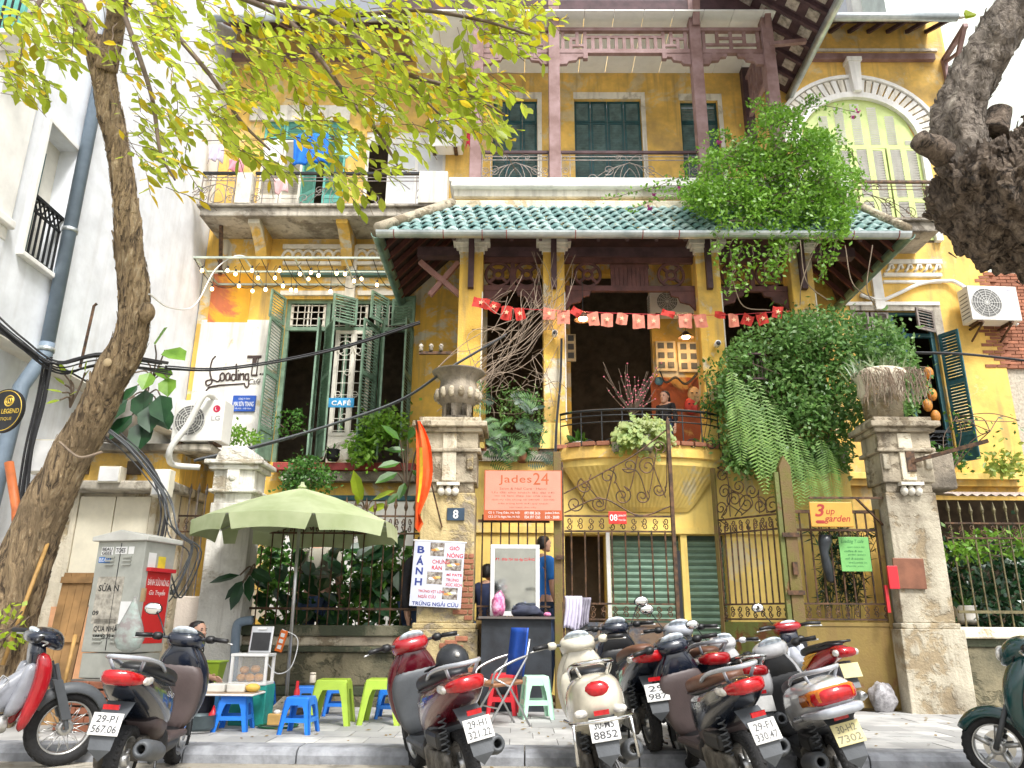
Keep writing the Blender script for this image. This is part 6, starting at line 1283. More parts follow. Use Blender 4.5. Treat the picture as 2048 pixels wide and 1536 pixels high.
    for s in (-1, 1): st.tube([(.42, s * .1, .2), (.3, s * .16, .0 + abs(lean) * .001), (.26, s * .18, .0)], .011, 6)
    st.build('stand', m_bpl, o)
    if brand:
        for s in (-1, 1): text(brand[0], brand[1], o, (.2, s * .187, .64), .16, .035, Matrix.Rotation(0 if s < 0 else math.pi, 4, 'Z') @ Matrix.Rotation(math.pi / 2 , 4, 'X') @ Matrix.Rotation(R(-12) if s < 0 else R(12), 4, 'Z'), 'model_badge', shear=.25)
    return o
def hd(dx, dy): return math.atan2(dy, dx)
def two(pr, pf, Yr, L=1.42):
    xr, xf2 = X(pr, 1515, Yr), X(pf, 1490, Yr + L * .96); a = math.atan2(L * .96, xf2 - xr); return (xr, Yr), a
def rearpos(px, py, z=-.125): p = atz(px, py, z); return (p.x, p.y)
m_badge = M('silver_badge', (.7, .7, .7), .3, .6, obj=True)
lead = scooter('glossy blue-black scooter with taupe leg panel and plate 29-P1 567.06', m_bpaint, *two(238, 352, 6.15), lean=4, inner=m_taupe, plates=('29-P1', '567.06'), mirrors=(1,), seat=m_bpl, brand=('LEAD', m_badge), fend=m_bpaint)
scooter('wine-red scooter with a black helmet on its seat, plate 29-H1 321.22', m_dred, *two(942, 832, 6.2), lean=-12, inner=m_gpl, plates=('29-H1', '321.22'), pm=(m_plate, M('plate_ink_grey', (.05, .05, .05), .6, obj=True)), head_c=m_red, brand=('Vision', m_badge), r=.255)
scooter('ivory retro scooter with chrome crash bar and plate 30-M5 8852', m_wpaint, *two(1222, 1190, 6.15), lean=-9, inner=m_wpaint, B=VESPB, plates=('30-M5', '8852'), tail='round', exh=-1)
scooter('black scooter with brown seat squeezed behind the ivory retro scooter', m_bpaint, *two(1310, 1248, 7.6), lean=-7, seat=m_brown, plates=('29', '987'), B=LEADB, mirrors=(-1,), z0=0, brand=('Janus', m_badge), tail='wrap', rail=False)
scooter('blue-black scooter with brown seat and taupe floor, plate 29-F1 330.47', m_bpaint, *two(1510, 1375, 6.25), lean=-13, inner=m_taupe, seat=m_brown, plates=('29-F1', '330.47'), pm=(m_plate, M('plate_ink_worn', (.09, .09, .09), .6, obj=True)), brand=('LEAD', m_badge))
scooter('dark scooter with silver head and round mirror half hidden behind others', m_bpaint, *two(1440, 1372, 7.65), lean=-5, head_c=m_sil, mirrors=(1,), z0=-.02, seat=m_brown)
scooter('pearl white scooter with round dial and mirror, front half showing', m_spaint, *two(1525, 1458, 7.35), lean=-6, head_c=m_spaint, mirrors=(1,), z0=0, inner=m_gpl, B=VESPB, sz=.92)
scooter('white boxy scooter with black seat and wide amber tail light', m_spaint, *two(1700, 1598, 6.25), lean=-15, B=SPACB, plates=('30-H2', '7302'), pm=(m_platey, m_inkf), sz=1.04, tail='box', brand=('SPACY-M', m_ink), r=.24, exh=1)
scooter('bottle green scooter with disc brake at the right edge', m_gpaint, (atz(1990, 1562, -.125).x + 1.42 * .72, atz(1990, 1562, -.125).y - 1.42 * .69), hd(-.72, .69), lean=-5, inner=m_taupe, seat=m_brown, r=.25)
# ---- underbone motorbikes
def underbone(label, c, pos, head, lean, z0, shield, flame=False, plates=('', ''), pm=(m_plate, m_ink), basket=False, wingc=None, mirrors=()):
    o = thing('motorbike', label, 'motorbike', (pos[0], pos[1], z0), (R(lean), 0, head), 'motorbikes parked at the kerb', True); o.scale = (1.1,) * 3
    r = .285; wheel(o, 1.22, r, .075, m_alloy, wire=True, disc=False); wheel(o, 0, r, .08, m_alloy, wire=True, disc=False)
    fender(1.22, r + .02, .06, 20, 150, c if flame else m_gpl, o); fender(0, r + .02, .07, 60, 185, m_gpl, o, 'rear_fender')
    fk = MB()
    for s in (-1, 1): fk.tube([(1.22, s * .065, r), (1.05, s * .07, .78)], .017, 8); fk.loft([[Vector((1.2 - .12 * t + dx, s * .07 + dy, .36 + .3 * t)) for dx, dy in ((.035, .02), (.035, -.02), (-.035, -.02), (-.035, .02))] for t in (0, 1)])
    fk.build('fork', m_gpl if not flame else m_bpl, o)
    for s in (-1, 1):                                     # two leg shield wings
        loft_z([(.3, .86, .03, .03), (.45, .9, .05, .05), (.62, .95, .06, .07), (.78, .95, .06, .075), (.88, .92, .04, .05)], .7).xf(Matrix.Translation((0, s * .14, 0))).build('leg_shield', wingc or c, o, True, sub=1)
        loft_z([(.4, .78, .05, .03), (.55, .84, .07, .045), (.7, .88, .06, .05), (.8, .88, .05, .05)], .7).xf(Matrix.Translation((0, s * .09, 0))).build('inner_panel', shield, o, True, sub=1)
    loft_x([(1.0, .78, .06, .1), (.85, .62, .07, .14), (.68, .5, .075, .12), (.52, .5, .07, .1), (.4, .56, .07, .1)], .7).build('centre_cover', shield, o, True, sub=1)
    rb = loft_x([(.5, .56, .08, .1), (.35, .61, .105, .11), (.12, .66, .115, .1), (-.12, .72, .1, .08), (-.32, .76, .075, .055), (-.4, .775, .05, .03)], .75).build('rear_body', c, o, True, sub=1)
    if flame:
        for s in (-1, 1):
            for k in range(3): MB().tube(curve_pts([(.42 - k * .05, s * .108, .56 + .05 * k), (.25 - k * .04, s * .128, .62 + .04 * k), (.08 - k * .06, s * .13, .69 + .025 * k)], 5), [.022, .022, .02, .02, .018, .016, .014, .01, .008, .005, .002][:11], 6).build('flame_decal', M('yellow_flame', (.7, .35, .03), .4) if 'yellow_flame' not in bpy.data.materials else bpy.data.materials['yellow_flame'], rb, True)
    loft_x([(.56, .7, .06, .04), (.4, .73, .115, .05), (.15, .765, .125, .05), (-.1, .8, .11, .045), (-.3, .82, .07, .025)], .7).build('seat', m_vinyl, o, True, sub=1)
    pts = [(-.05, .12, .8), (-.25, .11, .84), (-.4, .07, .85), (-.43, 0, .85)]; pts += [(a, -b, z) for a, b, z in pts[-2::-1]]
    MB().tube(curve_pts(pts, 4), .012, 7).build('grab_rail', m_bpl, o, True)
    loft_x([(-.28, .74, .1, .05), (-.38, .745, .1, .05), (-.46, .75, .08, .04)], .55).build('tail_light', m_tail, o, True)
    for s in (-1, 1): MB().ell((-.4, s * .1, .745), (.05, .03, .035), 10, 6).build('turn_signal', m_clear, o, True)
    cw = loft_x([(.8, .98, .08, .03), (.84, .985, .16, .05), (.93, .985, .17, .07), (1.02, .96, .14, .09), (1.09, .92, .07, .06)], .8).build('head_cowl', c if flame else m_bpaint, o, True, sub=1)
    MB().ell((.87, 0, 1.02), (.05, .1, .028), 14, 8, Matrix.Rotation(R(35), 3, 'Y')).build('dial', m_dial, cw, True); loft_z([(.7, .92, .06, .1), (.85, .91, .06, .11), (.95, .9, .05, .1)], .7).build('steering_cover', m_bpaint, o, True)
    for s in (-1, 1):
        MB().tube([(.9, s * .12, .98), (.86, s * .24, 1.0), (.8, s * .36, .99)], [.02, .018, .018], 8).build('grip', m_bpl, o, True); MB().tube(curve_pts([(.88, s * .2, .97), (.9, s * .28, .965), (.84, s * .39, .96)], 4), .007, 6).build('brake_lever', m_alloy, o, True)
    for y in mirrors: mirror(o, y)
    MB().box(.38, .66, -.09, .09, .24, .4).ell((.42, -.1, .3), (.11, .05, .1), 12, 6).ell((.6, -.09, .3), (.09, .05, .09), 12, 6).ell((.5, .1, .3), (.14, .05, .1), 12, 6).tube([(.68, 0, .34), (.8, 0, .35)], .07, 10).build('engine', M('silver_engine', (.5, .5, .48), .4, .6, var=.3, obj=True) if 'silver_engine' not in bpy.data.materials else bpy.data.materials['silver_engine'], o, True, bevel=.02)
    MB().tube([(.75, -.05, .26), (.5, -.14, .2), (.2, -.16, .24)], .018, 8).lathe([(.02, -.32), (.045, -.3), (.05, .2), (.02, .3)], (0, -.165, .29), 14, Matrix.Rotation(R(-84), 4, 'Y')).build('exhaust', m_alloy if flame else m_gpl, o, True)
    MB().tube([(.45, -.25, .27), (.45, .25, .27)], .012, 6).tube([(.45, -.26, .27), (.45, -.18, .27)], .022, 8).build('foot_peg', m_bpl, o); MB().tube([(.46, -.12, .33), (.44, -.17, .36), (.36, -.18, .48)], .01, 6).build('kick_starter', m_chrome, o)
    MB().add([(-.32, .07, .66), (-.32, -.07, .66), (-.46, -.06, .42), (-.46, .06, .42)], [(0, 1, 2, 3)]).build('plate_bracket', m_gpl, o); plate(o, -.44, .58, R(22), *plates, *pm)
    if basket:
        bk = MB()
        for i in range(5): bk.tube([(.62, -.1 + i * .05, .5), (.74, -.1 + i * .05, .68)], .004, 5)
        bk.tube([(.62, -.1, .5), (.62, .1, .5), (.74, .1, .68), (.74, -.1, .68), (.62, -.1, .5)], .005, 5); bk.tube([(.68, -.1, .59), (.55, -.12, .62), (.55, .12, .62), (.68, .1, .59)], .005, 5); bk.build('front_rack', m_chrome, o)
        text('HONDA', m_gpl, o, (.9, -.148, .56), .1, .018, Matrix.Rotation(R(90), 4, 'X') @ Matrix.Rotation(R(8), 4, 'Z'), 'model_badge')
    return o
wf = atz(112, 1532, -.125)
underbone('red and white underbone motorbike at the left edge with wire front rack', m_red, (wf.x - 1.34 * .7, wf.y - 1.34 * .71), hd(.7, .71), 6, -.125, paint('white_silver_paint', (.24, .25, .28), .25), basket=True, plates=('', ''))
underbone('small red motorbike with yellow flame decals parked by the brown gate', m_red, *two(1692, 1590, 9.3), -6, 0, m_sil, flame=True, pm=(m_platey, m_inkf), wingc=m_bpl, mirrors=(1,))
# helmet on the wine-red scooter
wr = bpy.data.objects['scooter.001']
hm = thing('helmet', 'matte black peaked helmet resting on the wine-red scooter seat', 'helmet', at(905, 1320, 6.35), (0, 0, R(110)))
hp_ = at(905, 1322, 6.38); hx = lambda mb: mb.xf(Matrix.Translation(hp_) @ Matrix.Rotation(R(160), 4, 'Z'))
m_helm = M('matte_black_shell', (.02, .022, .026), .35, var=.15)
rings = [[Vector((.135 * math.cos(t) * math.cos(a), .115 * math.cos(t) * math.sin(a), .13 * math.sin(t))) for a in [2 * math.pi * i / 20 for i in range(20)]] for t in [R(x) for x in (-25, -10, 8, 25, 42, 58, 72, 84)]]
hx(MB().loft(rings)).build('shell', m_helm, hm, True)
hx(MB().loft([[Vector((.11 + .1 * u, y * (1 - .35 * u), -.03 - .03 * u + dz - .25 * y * y)) for y in (-.1, -.06, -.02, .02, .06, .1)] + [Vector((.11 + .1 * u, y * (1 - .35 * u), -.042 - .03 * u + dz - .25 * y * y)) for y in (.1, .06, .02, -.02, -.06, -.1)] for u, dz in ((0, 0), (.5, -.004), (1, -.015))])).build('peak', m_helm, hm, True)
hx(MB().ell((-.08, .09, .05), (.02, .012, .02), 10, 6)).build('badge', m_clear, hm, True)
# ---------------------------------------------------------------- trees and plants
def inpoly(x, y, P):
    c = False; j = len(P) - 1
    for i in range(len(P)):
        if (P[i][1] > y) != (P[j][1] > y) and x < (P[j][0] - P[i][0]) * (y - P[i][1]) / (P[j][1] - P[i][1]) + P[i][0]: c = not c
        j = i
    return c
def pick(P, rr):
    x0, x1 = min(p[0] for p in P), max(p[0] for p in P); y0, y1 = min(p[1] for p in P), max(p[1] for p in P)
    while True:
        x, y = rr.uniform(x0, x1), rr.uniform(y0, y1)
        if inpoly(x, y, P): return x, y
def rvec(rr): 
    while True:
        v = Vector((rr.uniform(-1, 1), rr.uniform(-1, 1), rr.uniform(-1, 1)))
        if .05 < v.length < 1: return v.normalized()
def leafq(mb, b, d, nrm, L, W, fold=.12, tip=1.):
    """one leaf: base b, direction d, face normal nrm"""
    d = d.normalized(); s = d.cross(nrm)
    if s.length < 1e-4: s = d.orthogonal()
    s.normalize(); n = s.cross(d); q = L
    mb.add([b, b + d * q * .3 + s * W * .42 + n * W * fold, b + d * q * .66 + s * W * .4 + n * W * fold, b + d * q * tip, b + d * q * .66 - s * W * .4 + n * W * fold, b + d * q * .3 - s * W * .42 + n * W * fold, b + d * q * .3, b + d * q * .66],
           [(0, 6, 1), (0, 5, 6), (6, 7, 2, 1), (6, 5, 4, 7), (7, 3, 2), (7, 4, 3)])
def leafs(mb, b, d, nrm, L, W):
    s = d.cross(nrm); s = s.normalized() if s.length > 1e-4 else d.orthogonal().normalized()
    m = b + d * L * .5; mb.add([b, m + s * W * .5, b + d * L, m - s * W * .5], [(0, 1, 2, 3)])
def foliage(name, label, cat, P, Y0, Y1, n, L, mat, rr, clump=14, sig=22, up=.5, ratio=.55, stems=8, smat=None, group=None, big=False, out=None):
    c0 = at(*[sum(p[i] for p in P) / len(P) for i in (0, 1)], (Y0 + Y1) / 2); o = thing(name, label, cat, c0, group=group)
    mb = MB(); cs = [(*pick(P, rr), rr.uniform(Y0, Y1)) for _ in range(clump)]
    for i in range(n):
        if rr.random() < .72:
            q = cs[rr.randrange(clump)]; x, y, Y = rr.gauss(q[0], sig), rr.gauss(q[1], sig * .8), rr.gauss(q[2], .18)
            if not inpoly(x, y, P) and rr.random() < .75: continue
        else: x, y = pick(P, rr); Y = rr.uniform(Y0, Y1)
        b = at(x, y, max(Y0 - .15, Y)); d = (rvec(rr) + Vector((0, -.3, -.25))).normalized(); nr = (rvec(rr) + Vector((0, -.7, up))).normalized()
        (leafq if big else leafs)(mb, b, d, nr, L * rr.uniform(.6, 1.3), L * ratio * rr.uniform(.8, 1.2))
    mb.build('foliage', mat, o, kind='stuff')
    if stems:
        st = MB()
        for i in range(stems):
            a = cs[rr.randrange(clump)]; b = cs[rr.randrange(clump)]; p0, p1 = at(*a[:2], a[2] + .1), at(*b[:2], b[2] + .1); m_ = (p0 + p1) / 2 + rvec(rr) * .2
            st.tube(curve_pts([p0, m_, p1], 5), .009, 4)
        st.build('stems', smat or m_twig, o)
    return o
m_twig = M('twig_bark', (.14, .10, .07), .85, var=.3); m_dry = M('dry_vine', (.30, .23, .17), .85, var=.3)
m_lf_tree = leafmat('yellow_green_leaf', (.44, .56, .04), (.62, .66, .10), .6, .4, 1.5, (.70, .52, .03)); m_lf_boug = leafmat('bright_leaf', (.17, .38, .03), (.30, .50, .07), .4); m_lf_ivy = leafmat('ivy_leaf', (.11, .26, .05), (.28, .43, .14), .4); m_lf_fern = leafmat('fern_leaf', (.17, .36, .03), (.32, .50, .09), .4); m_lf_dark = leafmat('dark_glossy_leaf', (.012, .055, .02), (.03, .10, .03), .15, .3); m_lf_mid = leafmat('mid_green_leaf', (.05, .17, .02), (.13, .28, .04), .3); m_lf_gold = leafmat('golden_fern_leaf', (.38, .44, .08), (.20, .36, .06), .35); m_lf_lime = leafmat('lime_sprig_leaf', (.35, .50, .02), (.45, .55, .05), .45); m_lf_grey = leafmat('grey_green_blade', (.20, .28, .14), (.34, .38, .2), .25)
def barkmat(name, c, c2, c3, st):
    m, n, l, b = nodes(name); v = coords(n, l, st); f = noise_n(n, l, v, 1., 6, .7, 1.2); g_ = noise_n(n, l, coords(n, l), 2.5, 3)
    cc = mix_n(n, l, ramp_n(n, l, f, .38, .52), c3, c); cc = mix_n(n, l, ramp_n(n, l, f, .55, .72), cc, c2); cc = mix_n(n, l, ramp_n(n, l, g_, .5, .75), cc, sc3(c, .55))
    l.new(cc, b.inputs['Base Color']); b.inputs['Roughness'].default_value = .9; bump_n(n, l, b, f, 1., .09); return m
m_bark = barkmat('flaky_bark', (.42, .30, .17), (.66, .54, .37), (.07, .048, .03), (16, 16, 3.2)); m_bark2 = barkmat('dark_scaly_bark', (.24, .18, .13), (.46, .38, .29), (.035, .026, .02), (15, 15, 13))
def pxm(p): a = proj(p); b = p + CR * .1; c = proj(b); return abs(c[0] - a[0]) * 10
def proj(p):
    v = Vector(p) - Vector((0, 0, CZ)); return (1024 + F * v.dot(CR) / v.dot(CF), 768 - F * v.dot(CU) / v.dot(CF))
def bark_tube(ctrl, seed, amp=.1, n=26, k=9, freq=3., zs=.35):
    """ctrl: (px, py, Y, radius in photo px); ridged, flaking bark"""
    P = [at(a, b, c) for a, b, c, d in ctrl]; rs = [d / pxm(p) for p, (a, b, c, d) in zip(P, ctrl)]
    pts = curve_pts(P, k); rad = [v.x for v in curve_pts([Vector((r_, 0, 0)) for r_ in rs], k)]
    mb = MB().tube(pts, rad, n); vs = []
    for i, v in enumerate(mb.v):
        v = Vector(v); c = pts[min(i // n, len(pts) - 1)]; d = v - c; a = noise.noise(Vector((v.x * freq * 2.2, v.y * freq * 2.2, v.z * freq * zs)) + Vector((seed, 0, 0))); b = noise.noise(v * 11 + Vector((0, seed, 0))); vs.append(tuple(c + d * (1 + amp * a * 1.6 + amp * .7 * abs(b))))
    mb.v = vs; return mb
rr = random.Random(5)
# left leaning tree
t1 = thing('street_tree', 'crooked flaky-barked street tree with yellow-green leaves overhead', 'tree', at(10, 1420, 8.7)); t1.location.z = 0
MB_t = bark_tube([(-55, 1480, 8.75, 66), (-20, 1330, 8.75, 58), (25, 1190, 8.75, 52), (92, 1010, 8.7, 41), (185, 830, 8.6, 34), (258, 680, 8.45, 31), (268, 600, 8.4, 27), (262, 520, 8.3, 25), (245, 360, 8.1, 23), (222, 230, 7.9, 22), (203, 120, 7.7, 23), (200, 75, 7.6, 22)], 2.2, .13, 40, 12)
MB_t.build('trunk', m_bark, t1, True)
for i, (cc, sd_) in enumerate((([(208, 130, 7.7, 20), (178, 75, 7.5, 20), (150, 15, 7.3, 19), (118, -60, 7.0, 17)], 1), ([(212, 140, 7.7, 20), (226, 70, 7.5, 18), (240, 5, 7.3, 18), (262, -70, 7, 15)], 4))): bark_tube(cc, sd_, .12, 24).build('limb', m_bark, t1, True)
MB().ell(at(292, 625, 8.35), (.1, .1, .13), 14, 10).build('knot', m_bark, t1, True); MB().ell(at(215, 725, 8.28), (.05, .03, .05), 12, 8).build('cut_knot', M('cut_wood', (.55, .42, .25), .8), t1, True)
BR = [[(262, -70, 7), (420, -30, 6.6), (560, 10, 6.4), (660, 40, 6.2), (760, 110, 6.1), (880, 230, 6.0)], [(420, -30, 6.6), (560, 30, 6.4), (620, 90, 6.3), (700, 200, 6.2), (760, 270, 6.1), (800, 340, 6.)], [(560, 10, 6.4), (700, 30, 6), (830, 20, 5.8), (960, 40, 5.6), (1060, 70, 5.5)], [(262, -70, 7), (330, 40, 6.6), (420, 150, 6.4), (480, 240, 6.3), (540, 300, 6.2)], [(118, -60, 7.), (60, 40, 6.8), (40, 120, 6.7)], [(660, 40, 6.2), (800, 140, 5.9), (920, 180, 5.8), (1010, 230, 5.7)], [(240, 5, 7.3), (300, 180, 6.8), (320, 300, 6.6), (350, 360, 6.5)]]
bm = MB(); 
for b in BR: bm.tube(curve_pts([at(*p) for p in b], 8), [.03 * (1 - .8 * i / (8 * (len(b) - 1))) + .004 for i in range(8 * (len(b) - 1) + 1)], 6)
bm.build('branch', m_twig, t1, True)
PL = [(0, 0), (0, 215), (110, 200), (175, 130), (215, 0), (262, 60), (262, 240), (285, 330), (300, 400), (400, 400), (440, 320), (540, 345), (640, 350), (690, 400), (790, 400), (800, 330), (880, 290), (960, 270), (1030, 290), (1060, 190), (1000, 130), (1110, 70), (1140, 30), (1100, 0)]
leaves = []; tw_ = MB()
for i in range(500):
    while True:
        x, y = pick(PL, rr)
        if y < 330 or rr.random() < .45: break
    Y = rr.uniform(5.3, 7.3); p = at(x - 45, y - 22, Y); d = Vector((rr.uniform(.1, 1), rr.uniform(-.5, .4), rr.uniform(-.75, .05))).normalized(); pts = [p]
    n = rr.randint(5, 8)
    for j in range(n):
        p = p + d * .062; d = (d + Vector((0, 0, -.05)) + rvec(rr) * .12).normalized(); pts.append(p); side = d.cross(Vector((0, 0, 1))).normalized() * (1 if j % 2 else -1)
        q = proj(p)
        if not inpoly(q[0], max(q[1], 1), PL) and rr.random() < .8: continue
        ld = (d * .7 + side * .8 + Vector((0, 0, -.25)) + rvec(rr) * .3).normalized(); nr = (Vector((0, -.35, 1)) + rvec(rr) * .7).normalized(); leaves.append((p, ld, nr, rr.uniform(.1, .17)))
    tw_.tube(pts, .0035, 4)
tw_.build('twigs', m_twig, t1, kind='stuff')
leaves.sort(key=lambda l: -l[3] / l[0].y)
lmesh = []
for k in range(3):
    mb = MB(); leafq(mb, Vector((0, 0, 0)), Vector((1, 0, 0)), Vector((0, 0, 1)), 1, (.55, .5, .62)[k], (.12, .2, -.1)[k]); lmesh.append(mb.mesh('leaf', m_lf_tree if k < 2 else leafmat('autumn_leaf', (.45, .40, .01), (.36, .40, .02), .5, .4, 2, (.66, .30, .01))))
for p, d, nr, L in leaves[:290]:
    s = d.cross(nr).normalized(); n2 = s.cross(d); o = obj('leaf', lmesh[rr.randrange(3)], t1); o.matrix_basis = Matrix.Translation(p) @ Matrix(((d.x, -s.x, n2.x), (d.y, -s.y, n2.y), (d.z, -s.z, n2.z))).to_4x4() @ Matrix.Scale(L, 4)
mb = MB()
for p, d, nr, L in leaves[290:]: leafq(mb, p, d, nr, L, L * .55, rr.uniform(-.1, .2))
mb.build('foliage', m_lf_tree, t1, kind='stuff')
# right tree: thick scaly trunk leaning in from the side, one limb rising
t2 = thing('old_tree', 'massive dark scaly tree limb leaning in at the right edge', 'tree', (5.2, 5.1, -.12))
bark_tube([(2900, 1900, 5.2, 150), (2700, 1000, 5.1, 150), (2440, 560, 5.05, 150), (2240, 430, 5, 145), (2120, 402, 5, 138), (2030, 395, 4.95, 130), (1965, 375, 4.95, 100), (1925, 330, 4.95, 62)], 7.3, .2, 90, 26, 5., 1.).build('trunk', m_bark2, t2, True)
bark_tube([(1980, 400, 4.95, 56), (1928, 310, 4.95, 50), (1912, 240, 4.95, 46), (1938, 170, 4.9, 44), (1985, 90, 4.8, 42), (2038, 0, 4.7, 40), (2080, -90, 4.6, 42)], 3.1, .12, 60, 18, 5., .8).build('limb', barkmat('grey_bark', (.32, .27, .22), (.5, .44, .36), (.09, .07, .055), (14, 14, 9)), t2, True)
for c_ in ([(1890, 310, 4.85, 26), (1862, 292, 4.8, 22), (1838, 280, 4.75, 19)], [(1985, 270, 4.9, 30), (1995, 240, 4.9, 26), (2000, 218, 4.88, 22)]): bark_tube(c_, 5., .15, 20, 8, 6).build('stub', m_bark2, t2, True)
for (x, y) in ((1915, 38), (1925, 20)): mb = MB(); leafq(mb, at(1945, 25, 4.7), (at(x, y + 15, 4.6) - at(1945, 25, 4.7)).normalized(), Vector((0, -1, .3)), .15, .1); mb.build('leaf', m_lf_tree, t2)
def flakes(o, src, n, lx, lw, mat, rr, lift=.25):
    me = src.data; mb = MB(); k = len(me.polygons)
    for i in range(n):
        p = me.polygons[rr.randrange(k)]; c = p.center.copy(); nr = p.normal.copy()
        if c.z > 12: continue
        t = nr.cross(Vector((rr.uniform(-.3, .3), rr.uniform(-.3, .3), 1))).normalized(); d = t.cross(nr); L, W = lx * rr.uniform(.5, 1.4), lw * rr.uniform(.5, 1.3); c = c + nr * .004
        mb.add([c - t * W - d * L * .5, c + t * W - d * L * .5, c + t * W * .7 + d * L * .5 + nr * L * lift * rr.random(), c - t * W * .7 + d * L * .5 + nr * L * lift * rr.random()], [(0, 1, 2, 3)])
    mb.build('bark_flake', mat, o, kind='stuff')
flakes(t1, [k for k in kids(t1) if k.name.startswith('trunk')][0], 1500, .13, .018, m_bark, rr, .09); flakes(t2, [k for k in kids(t2) if k.name.startswith('trunk')][0], 3800, .06, .018, m_bark2, rr, .6); flakes(t2, [k for k in kids(t2) if k.name.startswith('limb')][0], 900, .045, .016, bpy.data.materials['grey_bark'], rr, .3)
fl_ = MB()
for i in range(240):
    Y = rr.uniform(6.4, 11.); p = Vector((rr.uniform(-5, 5.5), Y, .006 if Y > 7.9 else -.119))
    if 7.4 < Y < 7.95: continue
    a = rr.uniform(0, 6.28); leafs(fl_, p, Vector((math.cos(a), math.sin(a), .15)), Vector((rr.uniform(-.3, .3), -.2, 1)), rr.uniform(.03, .08), rr.uniform(.02, .045))
for i in range(120): u, v = rr.random(), rr.random(); p = Vector((gl.x + .6 + (gr_.x - gl.x - 1.2) * u, YG, gz + .13)) + ud * (L * v) + Vector((0, -.02, .03)) if False else Vector((gl.x + .9 + (gr_.x - gl.x - 1.8) * u, YG, RZ)) + ud * (RL * v * .95); a = rr.uniform(0, 6.28); leafs(fl_, p + Vector((0, -.03, .07)), Vector((math.cos(a), math.sin(a) * .6, math.sin(a) * .6)), Vector((0, -.7, .7)), .08, .04)
fl_.build('fallen_leaves', leafmat('fallen_leaf', (.30, .20, .03), (.20, .10, .03), .2), None, kind='stuff', label='fallen leaves scattered over pavement, road and porch roof', cat='leaves')
# bougainvillea tumbling over the porch roof
bo = foliage('bougainvillea', 'bright green bougainvillea tumbling over the tiled porch roof', 'vine', [(1355, 385), (1400, 352), (1418, 300), (1478, 288), (1500, 248), (1550, 208), (1598, 216), (1618, 256), (1662, 262), (1686, 322), (1718, 345), (1712, 430), (1690, 478), (1600, 480), (1545, 500), (1530, 470), (1440, 450), (1370, 415)], 11.5, 12.9, 17000, .09, m_lf_boug, rr, 130, 15, .8, stems=30)
hg = MB(); hl = MB()
for i, (x, y, l_) in enumerate(((1465, 480, 110), (1480, 490, 80), (1505, 490, 90), (1545, 490, 70), (1560, 490, 60), (1590, 490, 70), (1680, 470, 60), (1440, 440, 90), (1530, 250, -40), (1650, 470, 90), (1690, 430, 70))):
    a, b, Y = x, y, rr.uniform(11.5, 11.75); pts = [at(a, b, Y)]
    for j in range(9): b += l_ / 9; a += rr.uniform(-9, 5); pts.append(at(a, b, Y))
    hg.tube(pts, .006, 4)
    for p in pts:
        for _ in range(7): leafs(hl, p + rvec(rr) * .09, (rvec(rr) + Vector((0, -.3, -.4))).normalized(), (rvec(rr) + Vector((0, -1, .6))).normalized(), .085, .05)
hg.build('stems', m_twig, bo); hl.build('hanging_foliage', m_lf_boug, bo, kind='stuff')
m_mag = leafmat('magenta_bract', (.6, .06, .35), (.7, .15, .45), .4)
for (x, y) in ((1437, 285), (1570, 250), (1715, 222), (1705, 232), (1300, 415), (1462, 373), (1360, 378), (1310, 390)):
    mb = MB()
    for _ in range(7): leafq(mb, at(x, y, 12.3), rvec(rr), rvec(rr), .07, .06)
    mb.build('blossom', m_mag, bo)
sp = MB(); sl_ = MB()
for (x0_, y0_, x1_, y1_) in ((1560, 235, 1715, 225), (1440, 380, 1210, 400), (1430, 395, 1260, 420), (1440, 360, 1300, 380), (1650, 280, 1720, 330), (1540, 240, 1500, 205), (1600, 230, 1640, 200), (1480, 300, 1420, 270), (1690, 350, 1735, 380), (1420, 350, 1370, 330)):
    c = curve_pts([at(x0_, y0_, 12.4), at((x0_ + x1_) / 2, (y0_ + y1_) / 2 - 18, 12.2), at(x1_, y1_, 12.2)], 10); sp.tube(c, .006, 4)
    for p in c:
        for _ in range(4): leafs(sl_, p + rvec(rr) * .07, rvec(rr), (rvec(rr) + Vector((0, -1, .6))).normalized(), .08, .05)
sp.build('stems', m_twig, bo); sl_.build('sprays', m_lf_boug, bo, kind='stuff')
foliage('ivy', 'dense dark ivy mass covering the porch corner above the ferns', 'vine', [(1440, 720), (1480, 660), (1560, 625), (1660, 615), (1770, 640), (1830, 690), (1850, 770), (1835, 830), (1710, 850), (1700, 940), (1570, 960), (1450, 930), (1430, 820)], 11.7, 12.7, 21000, .1, m_lf_ivy, rr, 150, 19, .9, stems=40)
foliage('ivy', 'thin ivy creeping up the third porch column', 'vine', [(1400, 730), (1440, 700), (1445, 930), (1405, 900)], 12.2, 12.45, 380, .08, m_lf_mid, rr, 10, 14, .8, stems=5)
